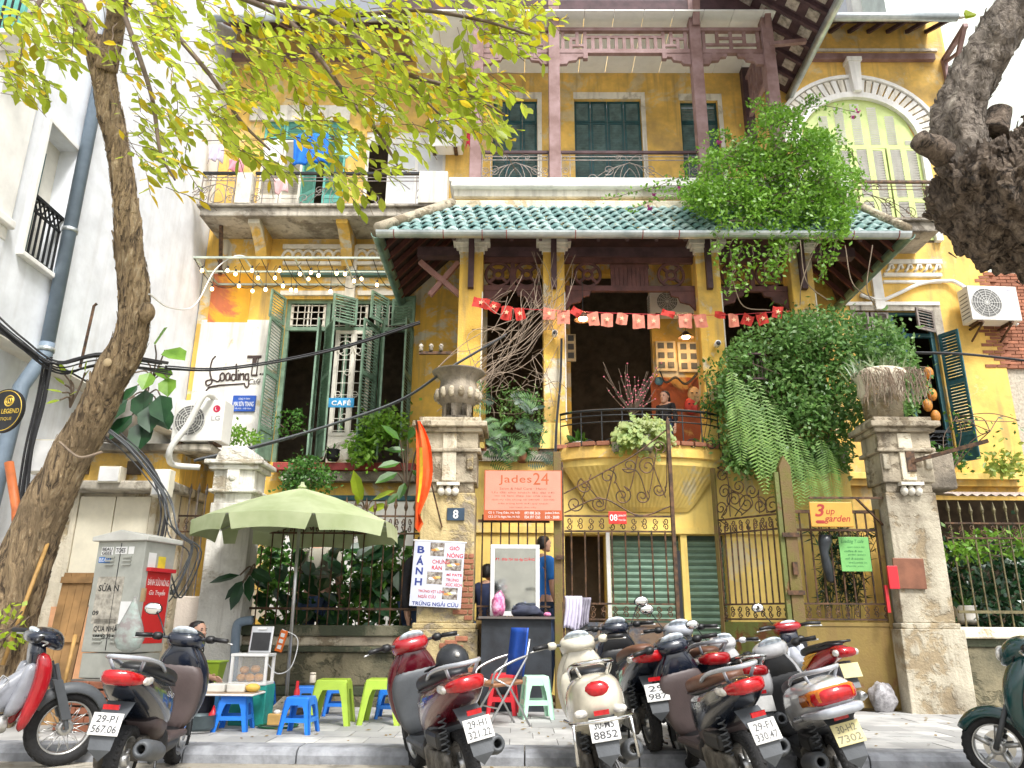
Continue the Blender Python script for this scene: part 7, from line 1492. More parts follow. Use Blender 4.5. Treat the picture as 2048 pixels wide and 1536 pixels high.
# fern fronds
def frond(mb, base, d, L, W, n, droop=.5, wide=.3, rr=rr):
    p = Vector(base); d = d.normalized(); st = L / n
    for i in range(n):
        t = i / n; q = p + d * st; d = (d + Vector((0, 0, -droop / n * 2))).normalized(); s = d.cross(Vector((0, -1, .2))); s = s.normalized() if s.length > .05 else Vector((1, 0, 0)); w_ = W * math.sin(math.pi * (.12 + .86 * t)) ** .8
        for sg in (-1, 1): leafs(mb, p, (s * sg + d * .25 + Vector((0, 0, -.25))).normalized(), Vector((0, -1, .3)), w_, st * wide * 2.6)
        mb.add([p, p + s * .004, q + s * .004, q], [(0, 1, 2, 3)]); p = q
hf = thing('hanging_fern', 'long pale green fern fronds hanging over the open gate leaf', 'fern', at(1520, 760, 11.9)); 
for i, (x, y, dx, L) in enumerate(((1462, 745, .1, 1.3), (1475, 760, .25, 1.7), (1490, 770, .3, 1.9), (1510, 760, .2, 1.9), (1500, 800, .1, 1.6), (1530, 800, .3, 1.7), (1560, 830, .25, 1.5), (1545, 860, .15, 1.3), (1590, 870, .3, 1.2), (1640, 880, .2, 1.2), (1655, 900, -.1, 1.), (1600, 920, .4, 1.), (1580, 900, -.2, 1.2), (1470, 790, -.05, 1.2), (1620, 930, .3, .9))):
    mb = MB(); frond(mb, at(x, y, rr.uniform(11.3, 11.6)), Vector((dx * .45, -.12, -.7)), L * .95, .21, 27, .5, .13); mb.build('frond', m_lf_fern, hf)
# spiky plant on the grey pillar with dry roots
sk = thing('spiky_plant', 'spiky grey-green blades with dry roots on top of the grey pillar', 'plant', (xpr - .1, YP + .2, zpr(740))); mb = MB(); ro = MB()
for i in range(90):
    c = Vector((xpr - .12 + rr.choice((-.32, 0, 0, .3)) + rr.uniform(-.12, .12), YP + .2 + rr.uniform(-.2, .2), zpr(748))); d = Vector((rr.uniform(-.8, .8), rr.uniform(-.7, .4), rr.uniform(.4, 1))).normalized(); L = rr.uniform(.25, .5); s = d.cross(Vector((0, -1, 0))).normalized() * .013; e = c + d * L * .6; f_ = c + d * L + Vector((0, 0, -.1 * rr.random())); mb.add([c - s, c + s, e + s * .7, e - s * .7, f_], [(0, 1, 2, 3), (3, 2, 4)])
for i in range(130):
    c = Vector((xpr - .1 + rr.uniform(-.42, .42), YP + rr.uniform(-.28, .1), zpr(745))); ro.tube(curve_pts([c, c + Vector((rr.uniform(-.08, .08), -.12, -.1)), c + Vector((rr.uniform(-.14, .14), -.1, -rr.uniform(.25, .6)))], 4), .005, 3)
mb.build('blades', m_lf_grey, sk, kind='stuff'); ro.build('roots', m_dry, sk, kind='stuff')
# lobed philodendrons beside the second column
ph = thing('philodendron', 'lobed philodendron plants between the urn and the porch column', 'plant', at(1030, 900, 12.2)); 
for i in range(44):
    x, y = pick([(955, 790), (1085, 800), (1090, 905), (1070, 935), (970, 935), (958, 860)], rr); mb = MB(); frond(mb, at(x, y, rr.uniform(11.9, 12.35)), Vector((rr.uniform(-1, 1), -.5, rr.uniform(-.2, .6))), rr.uniform(.26, .44), .16, 9, .5, .24); mb.build('lobed_leaf', m_lf_mid if i % 3 else m_lf_dark, ph)
foliage('shrub', 'small dark shrub growing behind the philodendrons', 'shrub', [(990, 770), (1085, 790), (1090, 860), (1000, 850)], 12.3, 12.6, 800, .07, m_lf_ivy, rr, 14, 18)
foliage('window_shrub', 'leafy light green shrub on the cafe window ledge', 'shrub', [(735, 830), (770, 805), (815, 830), (820, 870), (770, 880), (740, 925), (700, 930), (690, 890)], 14.1, 14.6, 1500, .12, m_lf_boug, rr, 22, 20, .9, stems=8)
foliage('bush', 'round small-leaved green bush behind the umbrella top', 'bush', [(560, 950), (590, 915), (640, 915), (668, 950), (660, 985), (570, 985)], 12.6, 13.4, 1900, .08, m_lf_mid, rr, 20, 18, .9, stems=4)
foliage('weed_tuft', 'tuft of weeds growing beside the white air conditioner', 'plant', [(455, 855), (480, 848), (520, 870), (520, 890), (460, 890)], 12, 12.4, 480, .07, m_lf_boug, rr, 8, 12, stems=0)
foliage('creeper', 'sparse creeper in the cafe window opening', 'vine', [(550, 830), (600, 810), (612, 860), (560, 875)], 14.55, 14.8, 200, .1, m_lf_mid, rr, 8, 14, stems=4)
foliage('garden_shrub', 'dark shrubs filling the garden behind the spear fence', 'shrub', [(1885, 1080), (2060, 1080), (2070, 1260), (1900, 1260)], 11.8, 13.2, 2000, .14, m_lf_dark, rr, 30, 24, .7, stems=16)
foliage('ivy', 'ivy trailing along the top rail of the spear fence', 'vine', [(1885, 1070), (2060, 1055), (2060, 1110), (1890, 1120)], 11.45, 11.7, 500, .11, m_lf_boug, rr, 14, 16, .8, stems=6)
foliage('wisp', 'wispy yellow-green weed at the foot of the crooked tree', 'plant', [(0, 1180), (45, 1210), (60, 1290), (0, 1290)], 8.0, 8.3, 60, .09, m_lf_lime, rr, 6, 14, stems=6)
foliage('sapling', 'thin sapling twigs with few leaves against the yellow wall', 'sapling', [(1890, 820), (2045, 830), (2045, 960), (1900, 950)], 13.6, 14.4, 70, .1, m_lf_mid, rr, 8, 16, stems=14)
foliage('croton', 'variegated shrub on the right yellow ledge', 'shrub', [(1960, 910), (2000, 898), (2045, 915), (2040, 945), (1970, 945)], 14.0, 14.4, 260, .14, m_lf_gold, rr, 8, 16, big=True, stems=0)
foliage('balcony_vine', 'leafy vine in front of the right black window railing', 'vine', [(1800, 870), (1850, 880), (1930, 900), (1935, 935), (1870, 930), (1815, 910)], 14.2, 14.5, 330, .12, m_lf_mid, rr, 10, 16, stems=6)
# broad-leaved plants
def broad(name, label, cat, spots, L, mat, Y, rr, ratio=.8, stem=None):
    o = thing(name, label, cat, at(*(stem or spots[0])[:2], Y))
    for x, y, dx, dz in spots:
        p = at(x, y, Y + rr.uniform(-.25, .25)); d = Vector((dx, -.35, dz)).normalized(); mb = MB(); l_ = L * rr.uniform(.8, 1.2); leafq(mb, p, d, Vector((0, -1, .9)) + rvec(rr) * .35, l_, l_ * ratio, .1); mb.build('leaf', mat, o)
        if stem: MB().tube(curve_pts([at(*stem, Y + .1), (p + at(*stem, Y + .1)) / 2 + Vector((0, .05, .1)), p], 4), .012, 5).build('stalk', m_twig, o)
    return o
broad('taro_plant', 'large-leaved green plant climbing behind the crooked trunk', 'plant', [(310, 690, .4, .3), (330, 700, .9, -.5), (285, 720, -.3, -.6), (320, 735, .5, -.6), (270, 745, -.8, -.4), (300, 745, 0, -.8), (335, 755, .3, -.9)], .42, m_lf_boug, 11.3, rr, .8, (305, 760))
broad('taro_plant', 'dark drooping big-leaved plant left of the white air conditioner', 'plant', [(275, 770, -.3, -.9), (290, 780, .2, -1), (320, 790, .4, -.9), (255, 800, -.6, -.8), (300, 810, .3, -.9), (265, 830, -.4, -.9), (315, 820, .6, -.7), (290, 840, .1, -1)], .5, m_lf_dark, 11.2, rr, .75, (295, 790))
broad('ficus', 'young ficus with oval glossy leaves next to the flag', 'plant', [(815, 880, .6, .8), (800, 880, -.7, .5), (810, 900, -.9, -.1), (830, 905, .7, .2), (800, 925, -.9, -.3), (795, 945, -.8, -.5), (825, 940, .6, -.5), (810, 965, -.2, -.9), (800, 985, -.6, -.7), (835, 890, .9, .3)], .36, m_lf_mid, 12.2, rr, .5, (812, 1000))
broad('lime_sprig', 'yellow-green sprig sprouting left of the trunk', 'plant', [(130, 770, -.7, .5), (140, 760, .3, .9), (125, 785, -.9, .1), (140, 790, .6, .1), (130, 750, -.4, .9), (165, 760, .6, .7), (170, 745, .2, 1), (120, 800, -.8, -.4)], .18, m_lf_lime, 9.4, rr, .45, (140, 815))
broad('monstera', 'split-leaf monstera reaching through the fence beside the white pillar', 'plant', [(480, 1150, -.9, -.3), (490, 1160, -.6, -.8), (500, 1150, .2, -.9), (485, 1165, -.2, -1), (500, 1140, .7, -.3)], .4, m_lf_dark, 11.0, rr, .45, (510, 1145))
sp_ = []
for i in range(90): x, y = pick([(500, 1075), (830, 1075), (830, 1245), (500, 1245)], rr); sp_.append((x, y, rr.uniform(-1, 1), rr.uniform(-1, .5)))
broad('garden_plant', 'dark broad-leaved garden plants behind the iron fence', 'plant', sp_, .34, m_lf_dark, 11.9, rr, .6)
foliage('garden_shrub', 'shadowed green shrubs behind the fence near the numbered pillar', 'shrub', [(520, 1090), (830, 1090), (830, 1250), (520, 1250)], 11.9, 13.2, 2600, .15, m_lf_mid, rr, 30, 26, .6, stems=14)
broad('banana_plant', 'bright green upright leaf plant above the umbrella right side', 'plant', [(720, 1000, -.2, .9), (745, 1000, .9, .3), (715, 1010, .2, 1), (735, 1020, .8, .1)], .4, m_lf_lime, 12., rr, .45, (730, 1040))
bb = thing('bamboo_clump', 'thin bamboo clump behind the wicket gate', 'bamboo', at(1700, 1230, 11.9)); mb = MB(); ms = MB()
for i in range(16):
    x = rr.uniform(1630, 1750); c = curve_pts([at(x, 1240, 11.8), at(x + rr.uniform(-15, 15), 1150, 11.8), at(x + rr.uniform(-40, 40), 1060, 11.7)], 6); ms.tube(c, .006, 4)
    for p in c[3:]:
        for _ in range(5): leafs(mb, p, (rvec(rr) + Vector((0, -.2, -.4))).normalized(), rvec(rr), .2, .022)
ms.build('stems', m_twig, bb); mb.build('foliage', m_lf_dark, bb, kind='stuff')
# dry vine tangle strung across the porch
dv = thing('dry_vine', 'tangle of bare dry vine stems strung across the porch columns', 'vine', at(1000, 680, 12.2)); mb = MB()
for i in range(24):
    a = at(rr.uniform(860, 960), rr.uniform(745, 830), rr.uniform(11.6, 12.3)); b = at(rr.uniform(1060, 1130), rr.uniform(560, 660), rr.uniform(12.2, 12.45)); m_ = (a + b) / 2 + rvec(rr) * .22 + Vector((0, 0, -.15)); mb.tube(curve_pts([a, a.lerp(m_, .5) + rvec(rr) * .15, m_, b.lerp(m_, .5) + rvec(rr) * .12, b], 5), rr.uniform(.003, .007), 4)
for i in range(30):
    x, y = rr.uniform(960, 1090), rr.uniform(600, 800); a = at(x, y, 12.3); mb.tube(curve_pts([a, a + rvec(rr) * .35, a + rvec(rr) * .5, a + rvec(rr) * .6 + Vector((0, 0, -.3))], 5), .005, 4)
for i in range(14): a = at(1085 + rr.uniform(0, 25), 660, 12.3); b = at(rr.uniform(1060, 1160), rr.uniform(500, 560), 12.3); mb.tube(curve_pts([a, (a + b) / 2 + rvec(rr) * .2, b], 6), .005, 4)
for (x0_, y0_, x1_, y1_) in ((1690, 490, 1750, 600), (1640, 470, 1600, 610), (1465, 560, 1540, 620), (1600, 480, 1655, 600), (1745, 490, 1752, 615)): a, b = at(x0_, y0_, 11.75), at(x1_, y1_, 12.2); mb.tube(curve_pts([a, (a + b) / 2 + Vector((-.15, 0, -.2)), b], 6), .01, 4)
mb.build('stems', m_dry, dv, kind='stuff')
# pots on the porch edge
def pot(label, px, py, Y, r, mat, plantf, pl='plant_pot'):
    o = thing(pl, label, 'plant', at(px, py, Y)); MB().lathe([(r * .7, 0), (r, r * .5), (r * .95, r * 1.6), (r * 1.05, r * 1.7), (r * .85, r * 1.65), (r * .8, r * 1.3)], at(px, py, Y), 16).build('pot', mat, o, True); mb = MB(); plantf(mb, at(px, py, Y) + Vector((0, 0, r * 1.5))); mb.build('foliage', m_lf_mid if 'golden' not in label else m_lf_gold, o, kind='stuff'); return o
def pf(n, L, W, up, spread=1.):
    def f(mb, b):
        for i in range(n):
            d = Vector((rr.uniform(-1, 1) * spread, rr.uniform(-1, .4) * spread, rr.uniform(up - .5, up + .5))).normalized(); leafq(mb, b + rvec(rr) * L * .3, d, (rvec(rr) + Vector((0, -.6, 1))).normalized(), L * rr.uniform(.6, 1.2), W)
    return f
def goldf(mb, b):
    for i in range(330): d = Vector((rr.uniform(-1, 1), rr.uniform(-1, .3), rr.uniform(-.5, .9))).normalized(); p = b + Vector((d.x * .42, d.y * .25, d.z * .22)) * rr.random(); frond(mb, p, d, rr.uniform(.14, .26), .05, 4, .8, .5)
m_wpot = M('white_ribbed_pot', (.72, .71, .68), .4, var=.06)
pot('golden curly fern spilling from a pot on the bowed balcony', 1290, 905, 11.75, .15, m_slab, goldf)
pot('leafy plant in a white ribbed pot on the porch edge', 1157, 908, 12.3, .11, m_wpot, pf(26, .22, .09, .5)); pot('small plant in a pale pot beside the third column', 1390, 912, 12.25, .08, m_wpot, pf(30, .16, .06, .4)); pot('little clay potted plant below the philodendrons', 1045, 925, 12.2, .09, M('clay_pot', (.36, .15, .08), .8, var=.2), pf(30, .16, .05, .5)); pot('grey-green trailing plant on the balcony edge', 1235, 905, 11.8, .09, m_slab, pf(60, .16, .03, -.4)); pot('dark pot with seedling on the cafe window ledge', 665, 922, 14.6, .13, m_blk, pf(8, .14, .04, .8)); pot('fern in a white pot behind the spear fence', 1935, 1250, 11.9, .16, m_wpot, pf(20, .2, .05, .8))
pbn = thing('blossom_branch', 'bare branch with pink blossoms standing on the porch', 'plant', at(1265, 830, 12.2)); mb = MB(); fb = MB(); base = at(1265, 830, 12.2)
for i in range(34):
    e = at(rr.uniform(1205, 1325), rr.uniform(715, 800), 12.2 + rr.uniform(-.2, .2)); c = curve_pts([base, base.lerp(e, .5) + rvec(rr) * .06, e], 5); mb.tube(c, .005, 4)
    for p in c[4:]:
        if rr.random() < .3: fb.ell(p, (.013, .013, .013), 6, 4)
mb.build('stems', m_twig, pbn); fb.build('blossom', M('pink_blossom', (.65, .14, .2), .6), pbn, kind='stuff')
# ---------------------------------------------------------------- wall lettering, signs on the facade, appliances
def stroke(pts, Y, k=6): return curve_pts([at(x, y, Y) for x, y in pts], k)
lt = thing('wall_lettering', 'hand-painted Loading T cafe lettering on the white wall', 'lettering', at(470, 760, YW)); YL_ = YW - .02
m_sepia = M('dark_brown_paint', (.07, .045, .04), .8)
LET = {'L': [[(434, 712), (424, 722), (419, 745), (424, 765), (412, 772), (408, 764), (424, 760), (440, 764), (448, 756)]], 'o': [[(452, 746), (446, 752), (448, 762), (456, 760), (457, 750), (452, 746)]], 'a': [[(470, 746), (462, 750), (462, 760), (469, 760), (472, 748), (473, 761)]], 'd': [[(486, 750), (478, 750), (477, 760), (484, 761), (488, 750), (489, 728), (489, 761)]],
       'i': [[(494, 748), (494, 761)], [(494, 741), (494.5, 742)]], 'n': [[(499, 761), (499, 748), (503, 750), (508, 748), (508, 761)]], 'g': [[(520, 748), (513, 750), (514, 760), (520, 758), (521, 748), (521, 772), (514, 775), (510, 768)]], 'swash': [[(413, 776), (440, 772), (480, 770), (512, 768)], [(440, 773), (418, 776), (408, 784), (412, 790), (420, 786)]]}
for ch, ss in LET.items():
    mb = MB()
    for s_ in ss: mb.tube(stroke([(x * .752 + 105, 712 + (y - 712) * .98) for x, y in s_], YL_), .016, 5)
    mb.build('letter', m_sepia, lt)
mb = MB().box(X(495, 712, YL_), X(523, 712, YL_), YL_ - .01, YL_ + .012, Z(510, 716, YL_), Z(510, 711, YL_))
for x_ in (504, 514): mb.box(X(x_ - 1, 740, YL_), X(x_ + 1, 740, YL_), YL_ - .01, YL_ + .012, Z(510, 750, YL_), Z(510, 716, YL_))
mb.box(X(503, 750, YL_), X(515, 750, YL_), YL_ - .01, YL_ + .012, Z(510, 752, YL_), Z(510, 749, YL_)); mb.box(X(505, 725, YL_), X(513, 725, YL_), YL_ - .011, YL_ + .012, Z(510, 732, YL_), Z(510, 716, YL_)); mb.build('letter', m_sepia, lt)
for i in range(3): MB().ell(at(521 + i * 5, 748, YL_), (.022, .01, .022), 8, 5).build('dot', m_sepia, lt)
text('Café', m_sepia, lt, at(509, 763, YL_), .24, .12, shear=.3)
o = board('company_sign', 'blue enamel company sign reading MAI SON TRANG on the white wall', 'sign', 465, 791, 511, 823, YW - .04, M('blue_enamel', (.02, .09, .42), .4), .03); bt(o, 'MAI SƠN TRANG', m_whtxt, 0, -.02, .86, .34, bold=.01); bt(o, 'CÔNG TY TNHH', m_whtxt, 0, .29, .5, .13); bt(o, 'Hà Nội - Việt Nam', m_whtxt, 0, -.33, .7, .12)
o = board('cafe_sign', 'sky blue sign reading CAFÉ on the window grille', 'sign', 657, 796, 708, 815, YW - .32, M('sky_blue_sign', (.03, .30, .60), .5), .02); bt(o, 'CAFÉ', m_whtxt, 0, .02, .75, .62, bold=.03, sp=1.15)
ls = thing('round_sign', 'round black and gold shop sign at the left edge', 'sign', at(10, 822, 8.2), (0, 0, R(-12)), None, True); m_gold = M('gold_print', (.75, .52, .08), .4, .3); rs_ = .25
MB().lathe([(.01, -.02), (rs_, -.02), (rs_, .02), (.01, .02)], (0, 0, 0), 40, RY).build('disc', m_blk, ls); MB().lathe([(rs_ * .9, .021), (rs_ * .92, .025), (rs_ * .94, .021)], (0, 0, 0), 40, RY, True).build('ring', m_gold, ls); MB().lathe([(.05, .021), (.058, .026), (.066, .021)], (.05, 0, .11), 24, RY, True).lathe([(.025, .021), (.03, .026), (.035, .021)], (.04, 0, .11), 16, RY, True).lathe([(.025, .021), (.03, .026), (.035, .021)], (.065, 0, .11), 16, RY, True).build('emblem', m_gold, ls)
text('EN LEGEND', m_gold, ls, (.045, -.024, -.01), .33, .055, bold=.02); text('BOUTIQUE', m_gold, ls, (0, -.024, -.1), .26, .04)
def aircon(label, px0, py0, px1, py1, Y, brand, bm, logo=None, rz=0):
    x0, x1, z0, z1 = X(px0, (py0 + py1) / 2, Y), X(px1, (py0 + py1) / 2, Y), Z((px0 + px1) / 2, py1, Y), Z((px0 + px1) / 2, py0, Y); w_, h_ = x1 - x0, z1 - z0
    o = thing('air_conditioner', label, 'air conditioner', ((x0 + x1) / 2, Y, z0), (0, 0, rz), 'outdoor air conditioner units', True); m_ac = bpy.data.materials.get('ac_casing') or M('ac_casing', (.74, .73, .69), .45, var=.06, scale=3)
    MB().box(-w_ / 2, w_ / 2, 0, .34, .0, h_).build('casing', m_ac, o, bevel=.012); r_ = min(w_ * .3, h_ * .44); cx, cz = -w_ * .16, h_ * .5
    MB().lathe([(.01, .004), (r_, .004), (r_, .0), (.01, .0)], (cx, 0, cz), 28, RY).build('fan_opening', M('fan_grey', (.16, .16, .155), .6) if not bpy.data.materials.get('fan_grey') else bpy.data.materials['fan_grey'], o)
    g = MB()
    for k in range(6): q = r_ * (k + 1) / 6; g.tube(spiral(cx, cz, q, q, 0, 1, -.02, 26), .004, 4)
    for k in range(12): a = k * math.pi / 6; g.bar((cx, -.018, cz), (cx + r_ * math.cos(a), -.018, cz + r_ * math.sin(a)), .006)
    g.build('fan_grille', m_ac, o)
    for s in (-.35, .3): MB().box(w_ * s - .04, w_ * s + .04, .02, .32, -.03, 0).build('foot', m_iron, o)
    if logo: MB().lathe([(.001, .004), (.055, .004), (.055, 0), (.001, 0)], (w_ * .35, 0, h_ * .78), 20, RY).build('logo', M('crimson_logo', (.5, .01, .06), .5), o); text('L', m_whtxt, o, (w_ * .35 - .006, -.008, h_ * .78), .03, .05); text(brand, m_grytxt, o, (w_ * .35, -.004, h_ * .55), .13, .07)
    else: text(brand, m_blutxt, o, (w_ * .36, -.004, h_ * .88), .16, .03)
    for k in range(7): MB().box(-w_ / 2 - .004, -w_ / 2, .05, .3, h_ * (.12 + .11 * k), h_ * (.12 + .11 * k) + .02).build('side_slot', bpy.data.materials['fan_grey'], o)
    return o
aircon('grey-white air conditioner with crimson logo on the kiosk roof', 345, 800, 447, 882, 11.1, 'LG', None, True, R(-3))
ac = aircon('white air conditioner bracketed on the yellow wall under the old tree', 1938, 572, 2040, 640, YW - .5, 'Panasonic', None, rz=R(3)); [MB().bar((s, .0, -.04), (s, .45, -.04), .04).bar((s, .02, -.05), (s, .45, -.3), .03).build('bracket', m_iron, ac) for s in (-.3, .3)]
aircon('air conditioner beside the upper loggia behind the leaves', 858, 228, 925, 292, YW - .45, '', None); aircon('shaded air conditioner hung high inside the porch', 1300, 582, 1400, 625, 14.2, 'LG', None)
MB().tube(curve_pts([at(2035, 650, YW - .1), at(1925, 572, YW - .12), at(1890, 562, YW - .06), at(1840, 568, YW - .06), at(1790, 590, YW - .06), at(1760, 600, YW - .06), at(1720, 590, YW - .06)], 8), .04, 8).build('refrigerant_pipe', m_white, None, True, label='lagged white pipe snaking to the right wall air conditioner', cat='pipe')
MB().tube(curve_pts([at(430, 800, 11.2), at(420, 790, 11.), at(405, 795, 10.9), at(375, 850, 10.9), at(345, 890, 10.85), at(338, 915, 10.9), at(350, 930, 11.1), at(400, 935, 11.2)], 8), .045, 10).build('white_hose', M('lagged_hose', (.66, .65, .62), .7, var=.1, bump=.4), None, True, label='thick pale lagged hose curling over the kiosk edge', cat='hose')
wt = thing('water_tank', 'steel water tank marked 500L behind the crooked trunk', 'tank', at(225, 880, 11.9)); p_ = at(228, 885, 11.9); MB().lathe([(.1, 0), (.36, .06), (.4, .15), (.4, .6), (.34, .72), (.1, .78)], p_, 24).build('body', M('tank_steel', (.4, .36, .33), .35, .6, var=.15), wt, True); MB().box(p_.x - .2, p_.x + .18, p_.y - .42, p_.y - .39, p_.z + .42, p_.z + .54).build('label_panel', m_wht, wt); text('500L', m_blutxt, wt, p_ + Vector((0, -.424, .48)), .3, .1, bold=.02)
for nm, l_, a, b, c, d, Y in (('junction_box', 'cream junction box lying on the kiosk canopy', 196, 932, 240, 965, 11.), ('meter_box', 'white meter box hung on cables by the kiosk corner', 306, 938, 340, 992, 10.8), ('fuse_box', 'tall cream fuse box on the townhouse corner', 48, 878, 100, 945, 9.6)):
    x0, x1, z0, z1 = X(a, 950, Y), X(c, 950, Y), Z((a + c) / 2, d, Y), Z((a + c) / 2, b, Y); o = thing(nm, l_, 'box', ((x0 + x1) / 2, Y, z0)); MB().box(x0, x1, Y, Y + .18, z0, z1).build('case', M('cream_abs', (.72, .68, .56), .5, var=.1) if not bpy.data.materials.get('cream_abs') else bpy.data.materials['cream_abs'], o, bevel=.01); MB().box(x0 + .02, x1 - .02, Y - .012, Y, z0 + .02, z1 - .02).build('lid', m_wht, o, bevel=.004)
for i, (a, b, l_) in enumerate((((18, 925), (35, 1110), 'orange conduit pipe running down at the left edge'), ((33, 1030), (38, 1110), 'short ribbed orange hose beside the orange conduit'))): MB().tube([at(a[0], a[1], 8.7), at((a[0] + b[0]) / 2 + 6, (a[1] + b[1]) / 2, 8.7), at(*b, 8.7)], .05, 10).build('conduit', M('orange_conduit', (.62, .17, .05), .5) if not i else bpy.data.materials['orange_conduit'], None, True, label=l_, cat='conduit')
MB().tube([at(160, 735, 9.9), at(188, 612, 9.9), at(194, 607, 9.9)], .02, 6).build('iron_rod', m_iron, None, label='thin rusty rod standing up behind the crooked trunk', cat='rod')
# meter boxes, masks, cameras and lamps on the porch
for i, (a, b, c, d, l_) in enumerate(((1312, 682, 1352, 742, 'beige electricity meter panel on the porch wall nearer the door'), (1356, 684, 1398, 744, 'beige electricity meter panel nearer the third column'), (1132, 668, 1152, 722, 'narrow meter panel beside the second column'))):
    Y = YW - .06; x0, x1, z0, z1 = X(a, 710, Y), X(c, 710, Y), Z((a + c) / 2, d, Y), Z((a + c) / 2, b, Y); o = thing('electricity_meter', l_, 'meter', ((x0 + x1) / 2, Y, z0), group='electricity meter panels'); MB().box(x0, x1, Y, YW, z0, z1).build('panel', M('beige_panel', (.62, .52, .34), .5) if not i else bpy.data.materials['beige_panel'], o, bevel=.01)
    for u in ((.27, .73) if i < 2 else (.5,)):
        for v in (.2, .52, .84): MB().box(x0 + (x1 - x0) * u - .06, x0 + (x1 - x0) * u + .06, Y - .02, Y, z0 + (z1 - z0) * v - .06, z0 + (z1 - z0) * v + .06).build('meter', m_gpl, o)
def cctv(label, px, py, Y):
    p = at(px, py, Y); o = thing('security_camera', label, 'camera', p); MB().tube([p + Vector((0, .12, .0)), p + Vector((0, -.02, 0))], .05, 12).build('housing', m_wht, o, True); MB().ell(p + Vector((0, -.03, -.01)), (.04, .02, .04), 12, 6).build('lens', m_blk, o, True); MB().tube([p + Vector((0, .1, 0)), p + Vector((0, .18, .06))], .015, 6).build('mount', m_wht, o)
cctv('white security camera on the second porch column', 1110, 665, YC - .38); cctv('white security camera on the third porch column', 1436, 686, YC - .38)
m_lamp = emit('lamp_glow', (1, .72, .35), 14.)
for i, (x, y, Y, l_) in enumerate(((1166, 640, 12.6, 'lit cone lamp hanging behind the bunting'), (1372, 676, 14.3, 'small lit lamp glowing beside the meter panels'))):
    p = at(x, y, Y); o = thing('hanging_lamp', l_, 'lamp', p); MB().lathe([(.03, .14), (.05, .12), (.16, .0), (.15, .0), (.04, .11)], p, 20).build('shade', m_iron, o, True); MB().ell(p + Vector((0, 0, .02)), (.08, .08, .04), 12, 6).build('bulb', m_lamp, o, True); MB().tube([p + Vector((0, 0, .13)), p + Vector((0, 0, .9))], .006, 5).build('cord', m_blk, o)
    pl_ = bpy.data.lights.new('lamp', 'POINT'); pl_.energy = 9; pl_.color = (1, .62, .3); pl_.shadow_soft_size = .08; lo_ = bpy.data.objects.new('lamp_light', pl_); col.objects.link(lo_); lo_.parent = o; lo_.location = (0, -.05, -.06)
for i, (x, y, c1, l_) in enumerate(((1388, 790, (.55, .38, .2), 'pale carved mask on the red porch wall'), (1382, 812, (.6, .06, .05), 'red carved mask below the pale one'), (1318, 762, (.1, .25, .35), 'small blue ornament high on the red porch wall'))):
    p = at(x, y, YW - .05); o = MB().ell(p, (.13, .06, .18) if i < 2 else (.09, .05, .09), 14, 10).build('carved_mask', M('mask_paint_%s' % 'abc'[i], c1, .5), None, True, label=l_, cat='mask')
    if i < 2:
        for s in (-1, 1): MB().ell(p + Vector((s * .045, -.055, .03)), (.025, .012, .014), 8, 5).build('eye', m_blk, o, True)
        MB().ell(p + Vector((0, -.065, -.02)), (.018, .02, .045), 8, 5).build('nose', o.data.materials[0], o, True)
bc_ = thing('birdcage', 'small dark wooden birdcage hanging in the ivy', 'birdcage', at(1512, 780, 12.)); p_ = at(1512, 765, 12.)
for i in range(16): a = i * math.pi / 8; MB().tube([p_ + Vector((.17 * math.cos(a), .17 * math.sin(a), 0)), p_ + Vector((.17 * math.cos(a), .17 * math.sin(a), .3)), p_ + Vector((.05 * math.cos(a), .05 * math.sin(a), .45))], .006, 4).build('bar', m_wood_dk, bc_)
MB().lathe([(.16, 0), (.19, 0), (.19, .03), (.16, .03)], p_, 18).lathe([(.01, .44), (.2, .42), (.2, .45), (.01, .5)], p_, 18).build('rim', m_wood_dk, bc_)
lg = thing('tin_lantern', 'glowing orange lantern bundle hanging at the right window', 'lantern', at(1858, 780, 14.4)); p_ = at(1858, 790, 14.4)
for k in range(5): MB().ell(p_ + Vector((.06 * (-1) ** k, 0, .45 - .22 * k)), (.09, .08, .13), 12, 8).build('paper_body', M('orange_paper', (.5, .2, .03), .6, var=.3, scale=14) if not k else bpy.data.materials['orange_paper'], lg, True)
ins = MB().bar(at(838, 706, 12.6), at(905, 706, 12.6), .05); io = thing('insulator_bracket', 'old iron bracket with insulators left of the first column', 'bracket', at(838, 706, 12.6)); ins.build('arm', m_iron, io)
for x in (842, 862, 882): MB().lathe([(.02, 0), (.04, .03), (.03, .07), (.045, .1), (.02, .14)], at(x, 703, 12.58), 10).build('insulator', m_slab, io, True)
# light frame with bulbs under the left balcony
lf = thing('light_string', 'string of lit globe bulbs hung from a pale metal frame', 'string lights', at(590, 530, 14)); m_frm = M('pale_green_frame', (.45, .5, .42), .5, .2); fa, fb_, fc_, fd = at(388, 515, 13.6), at(790, 525, 13.6), at(430, 530, YW - .1), at(800, 548, YW - .1)
fz0 = fa.z; cs_ = [Vector((fa.x, 13.6, fz0)), Vector((fb_.x, 13.6, fz0)), Vector((fd.x, YW - .05, fz0)), Vector((fa.x, YW - .05, fz0))]
fmb = MB()
for a, b in zip(cs_, cs_[1:] + cs_[:1]): fmb.bar(a, b, .04)
for t in (.25, .5, .75): fmb.bar(cs_[0].lerp(cs_[1], t), cs_[3].lerp(cs_[2], t), .03)
fmb.bar(cs_[0].lerp(cs_[3], .5), cs_[1].lerp(cs_[2], .5), .03); fmb.build('frame', m_frm, lf); m_bulb = emit('bulb_glow', (1, .66, .3), 5.); bmesh2 = MB().ell((0, 0, 0), (.034, .034, .04), 12, 8).mesh('bulb', m_bulb, True)
